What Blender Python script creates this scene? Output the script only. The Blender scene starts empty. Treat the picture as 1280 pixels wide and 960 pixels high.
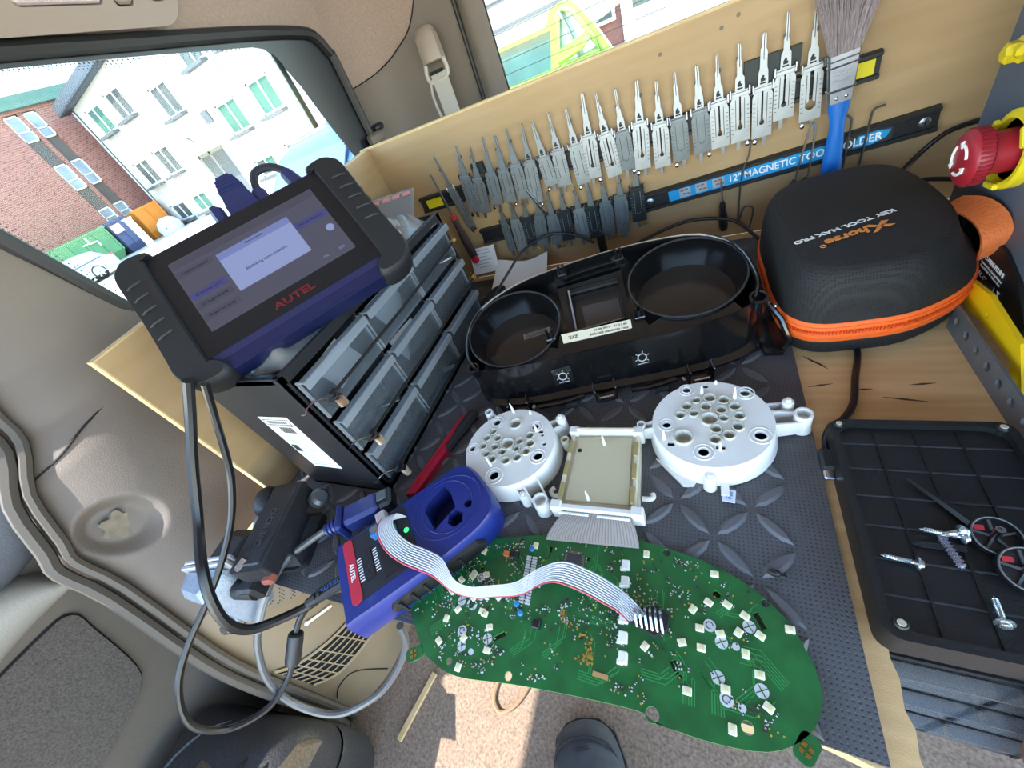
import bpy, bmesh, math, random
from mathutils import Vector, Matrix, Euler
from mathutils.geometry import tessellate_polygon
random.seed(7)
C = bpy.context.scene
COL = C.collection
PI = math.pi
# ------------------------------------------------------------------ camera (world: bench top z=0, x right along the back board, y to the rear of the van)
cam = bpy.data.cameras.new('camera')
cam.sensor_width = 36.0
cam.lens = 485.0 / 1280.0 * 36.0
cam.clip_start = 0.02
cam.clip_end = 300
camo = bpy.data.objects.new('camera', cam)
COL.objects.link(camo)
camo.matrix_world = Matrix(((0.8914751, 0.0180427, 0.4527103, 0.0),
                            (0.3026765, 0.7198026, -0.6247169, 0.0),
                            (-0.3371336, 0.6939443, 0.6362250, 0.33),
                            (0, 0, 0, 1)))
C.camera = camo
# ------------------------------------------------------------------ sky, sun, exposure
SUN_DIR = Vector((-0.44, -0.5, 0.79)).normalized()      # towards the sun, high and behind the left shoulder
SUN_POWER = 6.0
SKY_POWER = 0.52
EXPOSURE = 1.2
w = bpy.data.worlds.new('sky')
C.world = w
w.use_nodes = True
nt = w.node_tree
sky = nt.nodes.new('ShaderNodeTexSky')
sky.sky_type = 'NISHITA'
sky.sun_disc = False
sky.sun_elevation = math.asin(SUN_DIR.z)
sky.sun_rotation = math.atan2(SUN_DIR.x, SUN_DIR.y)
sky.air_density = 1.3
sky.dust_density = 0.1
sky.ozone_density = 1.5
nt.nodes['Background'].inputs['Strength'].default_value = SKY_POWER
nt.links.new(sky.outputs[0], nt.nodes['Background'].inputs[0])
sl = bpy.data.lights.new('sun', 'SUN')
sl.energy = SUN_POWER
sl.angle = math.radians(0.6)
sl.color = (1.0, 0.95, 0.88)
so = bpy.data.objects.new('sun', sl)
COL.objects.link(so)
so.location = (-3, -5, 8)
so.rotation_euler = SUN_DIR.to_track_quat('Z', 'Y').to_euler()
C.view_settings.view_transform = 'Standard'
C.view_settings.look = 'None'
C.view_settings.gamma = 1
C.view_settings.use_curve_mapping = False
C.view_settings.exposure = EXPOSURE


# ------------------------------------------------------------------ materials
def lin(h):
    if not isinstance(h, str):
        return tuple(h) + (1.0,)
    h = h.lstrip('#')
    o = []
    for i in (0, 2, 4):
        v = int(h[i:i + 2], 16) / 255
        o.append(v / 12.92 if v <= 0.04045 else ((v + 0.055) / 1.055) ** 2.4)
    return tuple(o) + (1.0,)


def nd(m, t, **k):
    n = m.node_tree.nodes.new(t)
    for a, v in k.items():
        setattr(n, a, v)
    return n


def M(name, col, rough=0.5, metal=0.0, col2=None, nscale=60, namt=0.5, bump=0, bscale=400, stretch=None, spec=0.5, emit=None, coat=0):
    m = bpy.data.materials.new(name)
    m.use_nodes = True
    L = m.node_tree.links
    b = m.node_tree.nodes['Principled BSDF']
    b.inputs['Base Color'].default_value = lin(col)
    b.inputs['Roughness'].default_value = rough
    b.inputs['Metallic'].default_value = metal
    b.inputs['Specular IOR Level'].default_value = spec
    b.inputs['Coat Weight'].default_value = coat
    if emit:
        b.inputs['Emission Color'].default_value = lin(emit[0])
        b.inputs['Emission Strength'].default_value = emit[1]
    if col2 or bump:
        tc = nd(m, 'ShaderNodeTexCoord')
        src = tc.outputs['Object']
        if stretch:
            mp = nd(m, 'ShaderNodeMapping')
            mp.inputs['Scale'].default_value = stretch
            L.new(src, mp.inputs[0])
            src = mp.outputs[0]
    if col2:
        n = nd(m, 'ShaderNodeTexNoise')
        n.inputs['Scale'].default_value = nscale
        n.inputs['Detail'].default_value = 5
        L.new(src, n.inputs['Vector'])
        r = nd(m, 'ShaderNodeMapRange')
        r.inputs['From Min'].default_value = 0.5 - namt / 2
        r.inputs['From Max'].default_value = 0.5 + namt / 2
        L.new(n.outputs['Fac'], r.inputs['Value'])
        x = nd(m, 'ShaderNodeMix', data_type='RGBA')
        x.inputs[6].default_value = lin(col)
        x.inputs[7].default_value = lin(col2)
        L.new(r.outputs[0], x.inputs[0])
        L.new(x.outputs[2], b.inputs['Base Color'])
    if bump:
        n2 = nd(m, 'ShaderNodeTexNoise')
        n2.inputs['Scale'].default_value = bscale
        n2.inputs['Detail'].default_value = 3
        L.new(src, n2.inputs['Vector'])
        bp = nd(m, 'ShaderNodeBump')
        bp.inputs['Strength'].default_value = bump
        bp.inputs['Distance'].default_value = 0.001
        L.new(n2.outputs['Fac'], bp.inputs['Height'])
        L.new(bp.outputs[0], b.inputs['Normal'])
    return m


def clear(name, tint, gloss=0.2, rough=0.08, body=None, bodyamt=0.0):
    """thin see-through plastic or glass: tinted transmission, fresnel gloss, optional milky body"""
    m = bpy.data.materials.new(name)
    m.use_nodes = True
    N = m.node_tree.nodes
    L = m.node_tree.links
    N.remove(N['Principled BSDF'])
    out = N['Material Output']
    tr = nd(m, 'ShaderNodeBsdfTransparent')
    tr.inputs[0].default_value = lin(tint)
    gl = nd(m, 'ShaderNodeBsdfGlossy')
    gl.inputs['Roughness'].default_value = rough
    fr = nd(m, 'ShaderNodeLayerWeight')
    fr.inputs['Blend'].default_value = gloss
    mx = nd(m, 'ShaderNodeMixShader')
    src = tr.outputs[0]
    if body:
        df = nd(m, 'ShaderNodeBsdfDiffuse')
        df.inputs[0].default_value = lin(body)
        m2 = nd(m, 'ShaderNodeMixShader')
        m2.inputs[0].default_value = bodyamt
        L.new(tr.outputs[0], m2.inputs[1])
        L.new(df.outputs[0], m2.inputs[2])
        src = m2.outputs[0]
    L.new(fr.outputs['Fresnel'], mx.inputs[0])
    L.new(src, mx.inputs[1])
    L.new(gl.outputs[0], mx.inputs[2])
    L.new(mx.outputs[0], out.inputs[0])
    return m


def pattern(m, kind, scale, c2, width=0.1, bump=0.0, stretch=(1, 1, 1), amt=1.0):
    """overlay a procedural pattern (bricks, grid of dots) on the base colour"""
    N = m.node_tree.nodes
    L = m.node_tree.links
    b = N['Principled BSDF']
    tc = nd(m, 'ShaderNodeTexCoord')
    mp = nd(m, 'ShaderNodeMapping')
    mp.inputs['Scale'].default_value = stretch
    L.new(tc.outputs['Object'], mp.inputs[0])
    if kind == 'dots':
        t = nd(m, 'ShaderNodeTexVoronoi')
        t.inputs['Scale'].default_value = scale
        t.inputs['Randomness'].default_value = 0
        L.new(mp.outputs[0], t.inputs['Vector'])
        r = nd(m, 'ShaderNodeMapRange')
        r.inputs['From Min'].default_value = width
        r.inputs['From Max'].default_value = width + 0.1
        L.new(t.outputs['Distance'], r.inputs['Value'])
        fac = r.outputs[0]
    elif kind == 'wave':
        t = nd(m, 'ShaderNodeTexWave')
        t.inputs['Scale'].default_value = scale
        t.inputs['Distortion'].default_value = 3.0
        t.inputs['Detail'].default_value = 3.0
        L.new(mp.outputs[0], t.inputs['Vector'])
        fac = t.outputs['Fac']
    x = nd(m, 'ShaderNodeMix', data_type='RGBA')
    if b.inputs['Base Color'].links:
        L.new(b.inputs['Base Color'].links[0].from_socket, x.inputs[7])
    else:
        x.inputs[7].default_value = b.inputs['Base Color'].default_value
    x.inputs[6].default_value = lin(c2)
    if amt < 1:
        mm = nd(m, 'ShaderNodeMapRange')
        mm.inputs['To Min'].default_value = 1 - amt
        L.new(fac, mm.inputs['Value'])
        fac2 = mm.outputs[0]
    else:
        fac2 = fac
    L.new(fac2, x.inputs[0])
    L.new(x.outputs[2], b.inputs['Base Color'])
    if bump:
        bp = nd(m, 'ShaderNodeBump')
        bp.inputs['Strength'].default_value = bump
        bp.inputs['Distance'].default_value = 0.0006
        L.new(fac, bp.inputs['Height'])
        if b.inputs['Normal'].links:
            L.new(b.inputs['Normal'].links[0].from_socket, bp.inputs['Normal'])
        L.new(bp.outputs[0], b.inputs['Normal'])
    return m


# ------------------------------------------------------------------ mesh builder
class MB:
    def __init__(s):
        s.v = []
        s.f = []
        s.mi = []
        s.m = 0

    def add(s, vs, fs, T=None):
        o = len(s.v)
        if T is not None:
            vs = [T @ Vector(p) for p in vs]
        s.v += [tuple(p) for p in vs]
        for f in fs:
            s.f.append(tuple(i + o for i in f))
            s.mi.append(s.m)
        return s

    def box(s, c, d, T=None, bev=0.0):
        x, y, z = (q / 2 for q in d)
        cx, cy, cz = c
        b = min(bev, x * .95, y * .95, z * .95)
        if b <= 0:
            vs = [(cx + i * x, cy + j * y, cz + k * z) for i in (-1, 1) for j in (-1, 1) for k in (-1, 1)]
            fs = [(0, 1, 3, 2), (4, 6, 7, 5), (0, 4, 5, 1), (2, 3, 7, 6), (0, 2, 6, 4), (1, 5, 7, 3)]
            return s.add(vs, fs, T)
        vs = []
        idx = {}
        for i in (-1, 1):
            for j in (-1, 1):
                for k in (-1, 1):
                    for a in range(3):
                        p = [i * x, j * y, k * z]
                        for q in range(3):
                            if q != a:
                                p[q] -= (i, j, k)[q] * b
                        idx[(i, j, k, a)] = len(vs)
                        vs.append((p[0] + cx, p[1] + cy, p[2] + cz))
        fs = []
        for a in range(3):
            u, w_ = (a + 1) % 3, (a + 2) % 3
            for sg in (-1, 1):
                q = []
                for du, dw in ((-1, -1), (1, -1), (1, 1), (-1, 1)):
                    t = [0, 0, 0]
                    t[a] = sg
                    t[u] = du
                    t[w_] = dw
                    q.append(idx[(t[0], t[1], t[2], a)])
                fs.append(tuple(q if sg > 0 else q[::-1]))
            for du in (-1, 1):
                for dw in (-1, 1):
                    t1 = [0, 0, 0]
                    t1[u] = du
                    t1[w_] = dw
                    lo, hi = list(t1), list(t1)
                    lo[a] = -1
                    hi[a] = 1
                    q = [idx[(*lo, u)], idx[(*hi, u)], idx[(*hi, w_)], idx[(*lo, w_)]]
                    fs.append(tuple(q if du * dw < 0 else q[::-1]))
        for i in (-1, 1):
            for j in (-1, 1):
                for k in (-1, 1):
                    q = [idx[(i, j, k, a)] for a in range(3)]
                    fs.append(tuple(q if i * j * k > 0 else q[::-1]))
        return s.add(vs, fs, T)

    def prism(s, poly, z0, z1, holes=(), T=None, top=True, bot=True, wall=True, taper=None):
        loops = [list(poly)] + [list(h) for h in holes]
        flat = [p for l in loops for p in l]
        n = len(flat)
        tri = tessellate_polygon([[Vector((p[0], p[1], 0)) for p in l] for l in loops])
        vs = [(p[0], p[1], z0) for p in flat] + [(p[0], p[1], z1) for p in flat]
        fs = []
        for t in tri:
            a, b, c = (flat[i] for i in t)
            cr = (b[0] - a[0]) * (c[1] - a[1]) - (b[1] - a[1]) * (c[0] - a[0])
            t = tuple(t) if cr > 0 else tuple(t)[::-1]
            if top:
                fs.append(tuple(i + n for i in t))
            if bot:
                fs.append(t[::-1])
        if wall:
            o = 0
            for li, l in enumerate(loops):
                k = len(l)
                ar = sum(l[i][0] * l[(i + 1) % k][1] - l[(i + 1) % k][0] * l[i][1] for i in range(k))
                ccw = (ar > 0) == (li == 0)
                for i in range(k):
                    a, b = o + i, o + (i + 1) % k
                    fs.append((a, b, b + n, a + n) if ccw else (b, a, a + n, b + n))
                o += k
        return s.add(vs, fs, T)

    def tube(s, path, r, n=8, T=None, closed=False, caps=True, flat=1.0):
        P = [Vector(p) for p in path]
        k = len(P)
        R = r if isinstance(r, (list, tuple)) else [r] * k
        tang = []
        for i in range(k):
            if closed:
                t = P[(i + 1) % k] - P[i - 1]
            else:
                t = P[min(i + 1, k - 1)] - P[max(i - 1, 0)]
            tang.append(t.normalized() if t.length > 1e-9 else Vector((0, 0, 1)))
        up = Vector((0, 0, 1)) if abs(tang[0].z) < 0.9 else Vector((1, 0, 0))
        nrm = (up - tang[0] * up.dot(tang[0])).normalized()
        vs = []
        for i in range(k):
            nrm = nrm - tang[i] * nrm.dot(tang[i])
            if nrm.length < 1e-6:
                nrm = tang[i].orthogonal()
            nrm.normalize()
            b = tang[i].cross(nrm)
            for j in range(n):
                a = 2 * PI * j / n
                vs.append(P[i] + nrm * (R[i] * math.cos(a) * flat) + b * (R[i] * math.sin(a)))
        fs = []
        for i in range(k if closed else k - 1):
            i2 = (i + 1) % k
            for j in range(n):
                j2 = (j + 1) % n
                fs.append((i * n + j, i * n + j2, i2 * n + j2, i2 * n + j))
        if caps and not closed:
            fs.append(tuple(range(n - 1, -1, -1)))
            fs.append(tuple((k - 1) * n + j for j in range(n)))
        return s.add(vs, fs, T)

    def cyl(s, p0, p1, r0, r1=None, n=16, T=None):
        return s.tube([p0, p1], [r0, r0 if r1 is None else r1], n, T)

    def lathe(s, prof, n=24, T=None, cap0=True, cap1=True):
        vs = []
        for r, z in prof:
            for j in range(n):
                a = 2 * PI * j / n
                vs.append((r * math.cos(a), r * math.sin(a), z))
        fs = []
        k = len(prof)
        for i in range(k - 1):
            for j in range(n):
                j2 = (j + 1) % n
                fs.append((i * n + j, i * n + j2, (i + 1) * n + j2, (i + 1) * n + j))
        if cap0:
            fs.append(tuple(range(n - 1, -1, -1)))
        if cap1:
            fs.append(tuple((k - 1) * n + j for j in range(n)))
        return s.add(vs, fs, T)

    def loft(s, secs, T=None, closed=True, cap0=True, cap1=True):
        n = len(secs[0])
        vs = [p for q in secs for p in q]
        fs = []
        for i in range(len(secs) - 1):
            for j in range(n if closed else n - 1):
                j2 = (j + 1) % n
                fs.append((i * n + j, i * n + j2, (i + 1) * n + j2, (i + 1) * n + j))
        if cap0:
            fs.append(tuple(range(n - 1, -1, -1)))
        if cap1:
            fs.append(tuple((len(secs) - 1) * n + j for j in range(n)))
        return s.add(vs, fs, T)

    def grid(s, fn, us, vs_, keep=None, T=None):
        vs = [fn(u, v) for v in vs_ for u in us]
        nu = len(us)
        fs = []
        for j in range(len(vs_) - 1):
            for i in range(nu - 1):
                if keep and not keep((us[i] + us[i + 1]) / 2, (vs_[j] + vs_[j + 1]) / 2):
                    continue
                fs.append((j * nu + i, j * nu + i + 1, (j + 1) * nu + i + 1, (j + 1) * nu + i))
        return s.add(vs, fs, T)

    def sphere(s, c, r, n=12, T=None, sz=(1, 1, 1)):
        prof = []
        vs = []
        m = max(5, n // 2)
        for i in range(m + 1):
            a = PI * i / m
            rr = max(math.sin(a), 1e-3)
            for j in range(n):
                b = 2 * PI * j / n
                vs.append((c[0] + r * sz[0] * rr * math.cos(b), c[1] + r * sz[1] * rr * math.sin(b), c[2] - r * sz[2] * math.cos(a)))
        fs = []
        for i in range(m):
            for j in range(n):
                j2 = (j + 1) % n
                fs.append((i * n + j, i * n + j2, (i + 1) * n + j2, (i + 1) * n + j))
        return s.add(vs, fs, T)

    def mesh(s, mb, T=None):
        s.add(mb.v, mb.f, T)
        return s

    def build(s, name, mat, parent=None, local=False, smooth=35, kind=None, label=None):
        me = bpy.data.meshes.new(name)
        vs = s.v
        if parent is not None and not local:
            r = parent
            while r.parent:
                r = r.parent
            inv = r.matrix_basis.inverted()
            vs = [inv @ Vector(p) for p in vs]
        me.from_pydata([tuple(p) for p in vs], [], s.f)
        for m_ in (mat if isinstance(mat, (list, tuple)) else [mat]):
            me.materials.append(m_)
        me.polygons.foreach_set('material_index', s.mi)
        if smooth:
            me.polygons.foreach_set('use_smooth', [True] * len(me.polygons))
            me.set_sharp_from_angle(angle=math.radians(smooth))
        me.update()
        o = bpy.data.objects.new(name, me)
        COL.objects.link(o)
        if parent is not None:
            o.parent = parent
        if kind:
            o['kind'] = kind
        if label:
            o['label'] = label
        return o


def thing(name, label, cat, loc=(0, 0, 0), rotz=0.0, group=None, mat=None):
    o = bpy.data.objects.new(name, None)
    o.empty_display_size = 0.02
    COL.objects.link(o)
    if mat is not None:
        o.matrix_basis = mat
    else:
        o.location = loc
        o.rotation_euler = (0, 0, rotz)
        o.matrix_basis = Matrix.Translation(loc) @ Matrix.Rotation(rotz, 4, 'Z')
    o['label'] = label
    o['category'] = cat
    if group:
        o['group'] = group
    return o


def tag(o, label, cat, group=None):
    o['label'] = label
    o['category'] = cat
    if group:
        o['group'] = group
    return o


def dup(root, mat, label, group=None):
    r = root.copy()
    COL.objects.link(r)
    r.matrix_basis = mat
    r['label'] = label
    if group:
        r['group'] = group
    for ch in list(root.children):
        c = ch.copy()
        COL.objects.link(c)
        c.parent = r
        for g in ch.children:
            d = g.copy()
            COL.objects.link(d)
            d.parent = c
    return r


def text(s, size, mat, parent, name, T, width=None, extrude=0.00015, bold=0.0, squash=None, shear=0.0, align='CENTER'):
    cu = bpy.data.curves.new('t', 'FONT')
    cu.body = s
    cu.size = size
    cu.align_x = align
    cu.align_y = 'CENTER'
    cu.extrude = extrude
    cu.offset = bold
    cu.resolution_u = 3
    cu.shear = shear
    o = bpy.data.objects.new('t', cu)
    COL.objects.link(o)
    dg = bpy.context.evaluated_depsgraph_get()
    me = bpy.data.meshes.new_from_object(o.evaluated_get(dg))
    bpy.data.objects.remove(o)
    bpy.data.curves.remove(cu)
    xs = [v.co.x for v in me.vertices] or [0]
    wd = max(xs) - min(xs)
    sx = width / wd if (width and wd > 0) else 1.0
    mb = MB()
    mb.add([(v.co.x * sx, v.co.y * (squash or 1.0), v.co.z) for v in me.vertices], [tuple(p.vertices) for p in me.polygons], T)
    bpy.data.meshes.remove(me)
    return mb.build(name, mat, parent, local=True, smooth=0)


def FR(o, x, y=None, z=None):
    """matrix with origin o and the given axes as columns (z computed when left out)"""
    x = Vector(x).normalized()
    if y is None:
        z = Vector(z).normalized()
        y = z.cross(x)
    y = Vector(y).normalized()
    z = x.cross(y)
    m = Matrix.Identity(4)
    for i in range(3):
        m[i][0], m[i][1], m[i][2], m[i][3] = x[i], y[i], z[i], o[i]
    return m


def TR(x=0, y=0, z=0):
    return Matrix.Translation((x, y, z))


def RZ(a):
    return Matrix.Rotation(math.radians(a), 4, 'Z')


def RX(a):
    return Matrix.Rotation(math.radians(a), 4, 'X')


def RY(a):
    return Matrix.Rotation(math.radians(a), 4, 'Y')


def circ(cx, cy, r, n=16, ry=None):
    return [(cx + r * math.cos(2 * PI * i / n), cy + (ry or r) * math.sin(2 * PI * i / n)) for i in range(n)]


def rrect(x0, y0, x1, y1, r, n=4):
    o = []
    for cx, cy, a in ((x1 - r, y0 + r, -90), (x1 - r, y1 - r, 0), (x0 + r, y1 - r, 90), (x0 + r, y0 + r, 180)):
        for i in range(n + 1):
            t = math.radians(a + 90 * i / n)
            o.append((cx + r * math.cos(t), cy + r * math.sin(t)))
    return o


def smooth(pts, k=4, closed=False):
    """Catmull-Rom through the points"""
    P = [Vector(p) for p in pts]
    n = len(P)
    o = []
    for i in range(n if closed else n - 1):
        if closed:
            a, b, c, d = P[i - 1], P[i], P[(i + 1) % n], P[(i + 2) % n]
        else:
            a, b, c, d = P[max(i - 1, 0)], P[i], P[i + 1], P[min(i + 2, n - 1)]
        for j in range(k):
            t = j / k
            o.append(0.5 * ((2 * b) + (c - a) * t + (2 * a - 5 * b + 4 * c - d) * t * t + (3 * b - a - 3 * c + d) * t ** 3))
    if not closed:
        o.append(P[-1])
    return o


def frange(a, b, n):
    return [a + (b - a) * i / (n - 1) for i in range(n)]


def lerp(tab, x):
    if x <= tab[0][0]:
        return tab[0][1]
    for (a, p), (b, q) in zip(tab, tab[1:]):
        if x <= b:
            return p + (q - p) * (x - a) / (b - a)
    return tab[-1][1]


# shared materials
PLY = M('plywood', '#b4966f', 0.62, col2='#a08258', nscale=7, namt=0.7, stretch=(1.2, 1.2, 9), bump=0.15, bscale=300)
PLYTOP = M('worn_bench_plywood', '#e6c28c', 0.6, col2='#c09a66', nscale=6, namt=0.6, stretch=(1.5, 16, 1), bump=0.25, bscale=250)
PLYEDGE = M('plywood_edge', '#dcc496', 0.7, col2='#b99561', nscale=30, namt=0.6, stretch=(1, 1, 9))
RUBBER = M('rubber_mat', '#58585b', 0.62, col2='#4b4b4e', nscale=30, bump=0.2, bscale=500)
pattern(RUBBER, 'dots', 330, '#3a3a3c', 0.33, bump=0.5)
BEIGE = M('beige_trim_plastic', '#6a5f56', 0.55, col2='#61574f', nscale=12, bump=0.35, bscale=900)
BEIGE_BOUNCE = M('beige_trim_painted_bounce', '#8b7a62', 0.55, col2='#7b6b55', nscale=10, bump=0.3, bscale=900)  # side trim again, with warm bounce light put into its colour
TAUPE = M('taupe_door_plastic', '#5f574f', 0.6, col2='#564f47', nscale=10, bump=0.3, bscale=900)
CARPETED = M('door_carpet', '#5f5853', 0.95, col2='#403b37', nscale=420, namt=0.4, bump=0.5, bscale=700)
HEADL = M('headliner_cloth', '#978579', 0.95, col2='#857368', nscale=300, namt=0.5, bump=0.35, bscale=900)
BLACKP = M('black_plastic', '#17181b', 0.38, col2='#1f2024', nscale=20)
BLACKM = M('matt_black_plastic', '#1c1c1e', 0.6, col2='#252527', nscale=40, bump=0.2, bscale=700)
BLACKR = M('black_rubber', '#141415', 0.5)
DARKGAP = M('dark_gap', '#0c0c0d', 0.8)
CHROME = M('bright_steel', '#c8ccd2', 0.2, 1.0)
STEEL = M('brushed_steel', '#a7adb2', 0.36, 1.0, col2='#8c9297', nscale=40, stretch=(1, 1, 12))
BRASS = M('brass', '#caa55a', 0.3, 1.0)
WHITEP = M('white_paper', '#e4e2dc', 0.8)
GLASS = clear('window_glass', '#f2f8f6', 0.12, 0.02)
INK = M('black_ink', '#2a2a2c', 0.7)
# ================================================================== the van
SEAM = [(-0.42, -0.088), (-0.37, -0.0835), (-0.21, -0.075), (-0.117, -0.0647), (0.023, -0.036), (0.078, -0.031), (0.101, -0.0195), (0.153, 0.007), (0.194, 0.046), (0.2385, 0.061), (0.36, 0.10), (0.5, 0.13)]
XW = [(-0.42, -0.532), (-0.25, -0.545), (-0.1, -0.565), (0.0, -0.585), (0.1, -0.61), (0.2, -0.645), (0.25, -0.657), (0.36, -0.664), (0.6, -0.664)]
WIN_O = [(0.20, 0.505), (0.345, 0.497), (0.47, 0.487), (0.676, 0.471), (0.80, 0.457), (0.832, 0.445), (0.848, 0.42), (0.853, 0.40), (0.8445, 0.25), (0.84, 0.12), (0.262, 0.12), (0.2355, 0.23), (0.2025, 0.36), (0.175, 0.46), (0.178, 0.49)]
WIN_I = [(0.235, 0.489), (0.345, 0.483), (0.47, 0.473), (0.678, 0.454), (0.700, 0.448), (0.714, 0.436), (0.734, 0.388), (0.752, 0.31), (0.775, 0.24), (0.79, 0.14), (0.282, 0.14), (0.2455, 0.23), (0.2125, 0.36), (0.19, 0.45), (0.20, 0.478)]


def inside(p, poly):
    c = False
    for i in range(len(poly)):
        (x1, y1), (x2, y2) = poly[i - 1], poly[i]
        if (y1 > p[1]) != (y2 > p[1]) and p[0] < (x2 - x1) * (p[1] - y1) / (y2 - y1) + x1:
            c = not c
    return c


def wallx(y, z):
    d = y - lerp(SEAM, z)
    x = lerp(XW, z)
    if d < 0.12:
        x -= 0.055 * ((0.12 - d) / 0.12) ** 2
    # round recess of the cap
    q = math.hypot(y - 0.0275, (z - 0.0762) * 1.0)
    if q < 0.036:
        x -= 0.017 * min(1.0, 1 - max(0, (q - 0.022) / 0.014))
    return x


def wfn(u, z):
    y0 = lerp(SEAM, z)
    y = y0 + u * (0.86 - y0)
    return (wallx(y, z), y, z)


ZLOW = [(-1.0, 0.509), (0.2, 0.509), (0.345, 0.501), (0.47, 0.491), (0.676, 0.475), (0.80, 0.462), (0.832, 0.449), (0.848, 0.425), (0.856, 0.40), (0.862, 0.352)]
mb = MB()
us = frange(0, 0.45, 130) + frange(0.45, 1, 90)[1:]
HOLE = [((y - .53) * 1.006 + .53, (z - .32) * 1.012 + .32) for y, z in WIN_O]
mb.grid(wfn, us, frange(-0.43, 0.505, 300), keep=lambda u, z: z < lerp(ZLOW, wfn(u, z)[1]) and not inside(wfn(u, z)[1:], HOLE))
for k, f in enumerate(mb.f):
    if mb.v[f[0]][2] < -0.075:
        mb.mi[k] = 1  # lower trim: warm bounce light painted in as a tan tone
wall = mb.build('wall_left', [BEIGE, BEIGE_BOUNCE], kind='structure', smooth=60)
wall['label'] = 'beige plastic side trim of the van below the quarter window'
# seams scored in the trim
mb = MB()
mb.tube(smooth([(wallx(y, z) + 0.0006, y, z) for y, z in ((0.165, 0.186), (0.10, 0.178), (0.06, 0.166), (0.02, 0.158))], 6), 0.0013, 5)
mb.build('seam', DARKGAP, wall, kind=None)
# star shaped cap in its round recess
mb = MB()
star = []
for i in range(48):
    a = 2 * PI * i / 48
    star.append((0.0275 + (0.0155 + 0.0028 * math.cos(6 * a)) * math.cos(a), 0.0762 + (0.0155 + 0.0028 * math.cos(6 * a)) * math.sin(a)))
T = Matrix(((0, 0, 1, 0), (1, 0, 0, 0), (0, 1, 0, 0), (0, 0, 0, 1)))     # prism x->y, y->z, z->x
CAPM = M('grimy_cap', '#8f8576', 0.6, col2='#6e6558', nscale=90)
wc = wallx(0.0275, 0.0762)
mb.prism(star, wc - 0.004, wc + 0.004, T=T @ TR(0, 0, 0))
mb.build('cap', CAPM, wall, label='star-edged access cap sunk in a round recess')
# air vent low on the trim
VENTM = M('vent_plastic', '#a39074', 0.5)
mb = MB()


VA = smooth([(0.0341, -0.2602, 0), (-0.0134, -0.2436, 0), (-0.040, -0.2318, 0), (-0.0549, -0.2152, 0)], 5)
VB_ = smooth([(0.0433, -0.3262, 0), (-0.0031, -0.3171, 0), (-0.0325, -0.3119, 0), (-0.0551, -0.2924, 0)], 5)


def ventpt(a, b, o=0.0):
    # a along the slats (0 by the bench .. 1 low end), b across
    i = min(int(a * 15), 14)
    f = a * 15 - i
    p = VA[i].lerp(VA[i + 1], f).lerp(VB_[i].lerp(VB_[i + 1], f), b)
    return (wallx(p.x, p.y) + o, p.x, p.y)


mb.grid(lambda a, b: ventpt(a, b, 0.0015), frange(0, 1, 14), frange(0, 1, 8))
vent = mb.build('vent_opening', DARKGAP, wall)
for j in range(7):
    mb = MB()
    mb.tube([ventpt(a, j / 6, 0.004) for a in frange(0, 1, 14)], 0.0022 if j in (0, 6) else 0.0012, 5)
    mb.build('vent_slat', VENTM, wall)
for a in frange(0, 0.8, 6):
    mb = MB()
    mb.tube([ventpt(a, b, 0.0048) for b in frange(0, 1, 7)], 0.001, 5)
    mb.build('vent_rib', VENTM, wall)
# perforated speaker grille
SPK = M('speaker_grille', '#7d7160', 0.6)
pattern(SPK, 'dots', 250, '#2d2923', 0.28)
mb = MB()
poly = [(0.013, -0.05), (0.042, -0.055), (0.05, -0.10), (0.047, -0.16), (0.02, -0.135), (0.0, -0.10), (0.0, -0.07)]
cy, cz = 0.025, -0.095
mb.add([(wallx(y, z) + 0.006, y, z) for y, z in poly] + [(wallx(y, z), y, z) for y, z in [((y - cy) * 1.1 + cy, (z - cz) * 1.1 + cz) for y, z in poly]],
       [tuple(range(7))] + [(i, i + 7, (i + 1) % 7 + 7, (i + 1) % 7) for i in range(7)])
mb.build('speaker_grille', SPK, wall)
mb = MB()
mb.tube(smooth([(wallx(y, z) + 0.001, y, z) for y, z in ((-0.062, -0.36), (-0.045, -0.34), (-0.02, -0.345), (0.0, -0.41))], 5), 0.001, 5)
mb.build('flap_seam', DARKGAP, wall)

# quarter window
win = thing('window_1', 'van quarter window with black printed border', 'window', (-0.665, 0.2, 0.12))
del win['category'], win['label']
win['kind'] = 'structure'
TW = Matrix(((0, 0, 1, 0), (1, 0, 0, 0), (0, 1, 0, 0), (0, 0, 0, 1)))
mb = MB()
mb.prism(WIN_O, -0.674, -0.670, T=TW)
mb.build('glass', GLASS, win)
FRIT = M('glass_frit', '#1a1c24', 0.35)
mb = MB()
mb.prism(WIN_O, -0.6698, -0.6675, holes=[WIN_I], T=TW)
mb.build('frit', FRIT, win)
mb = MB()
mb.tube([(-0.6655, y, z) for y, z in smooth([(a, b, 0) for a, b in WIN_O], 3, True) for _ in (0,)] if False else [(-0.664, p.x, p.y) for p in smooth([(a, b, 0) for a, b in WIN_O], 3, True)], 0.0095, 8, closed=True)
mb.build('seal', BLACKR, win)
mb = MB()
for lo in range(3):
    ring = smooth([(a, b, 0) for a, b in WIN_I], 24, True)
    cyx = sum(p.x for p in ring) / len(ring)
    czx = sum(p.y for p in ring) / len(ring)
    acc = 0
    pr = ring[0]
    for p in ring:
        acc += (p - pr).length
        pr = p
        if acc > 0.0042:
            acc = 0
            d = Vector((cyx - p.x, czx - p.y, 0)).normalized()
            q = p + d * (0.002 + 0.0036 * lo)
            h = 0.0013 - 0.0003 * lo
            mb.add([(-0.6696, q.x - h, q.y), (-0.6696, q.x, q.y - h), (-0.6696, q.x + h, q.y), (-0.6696, q.x, q.y + h)], [(0, 1, 2, 3)])
o = mb.build('frit_dots', FRIT, win, smooth=0)
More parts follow.
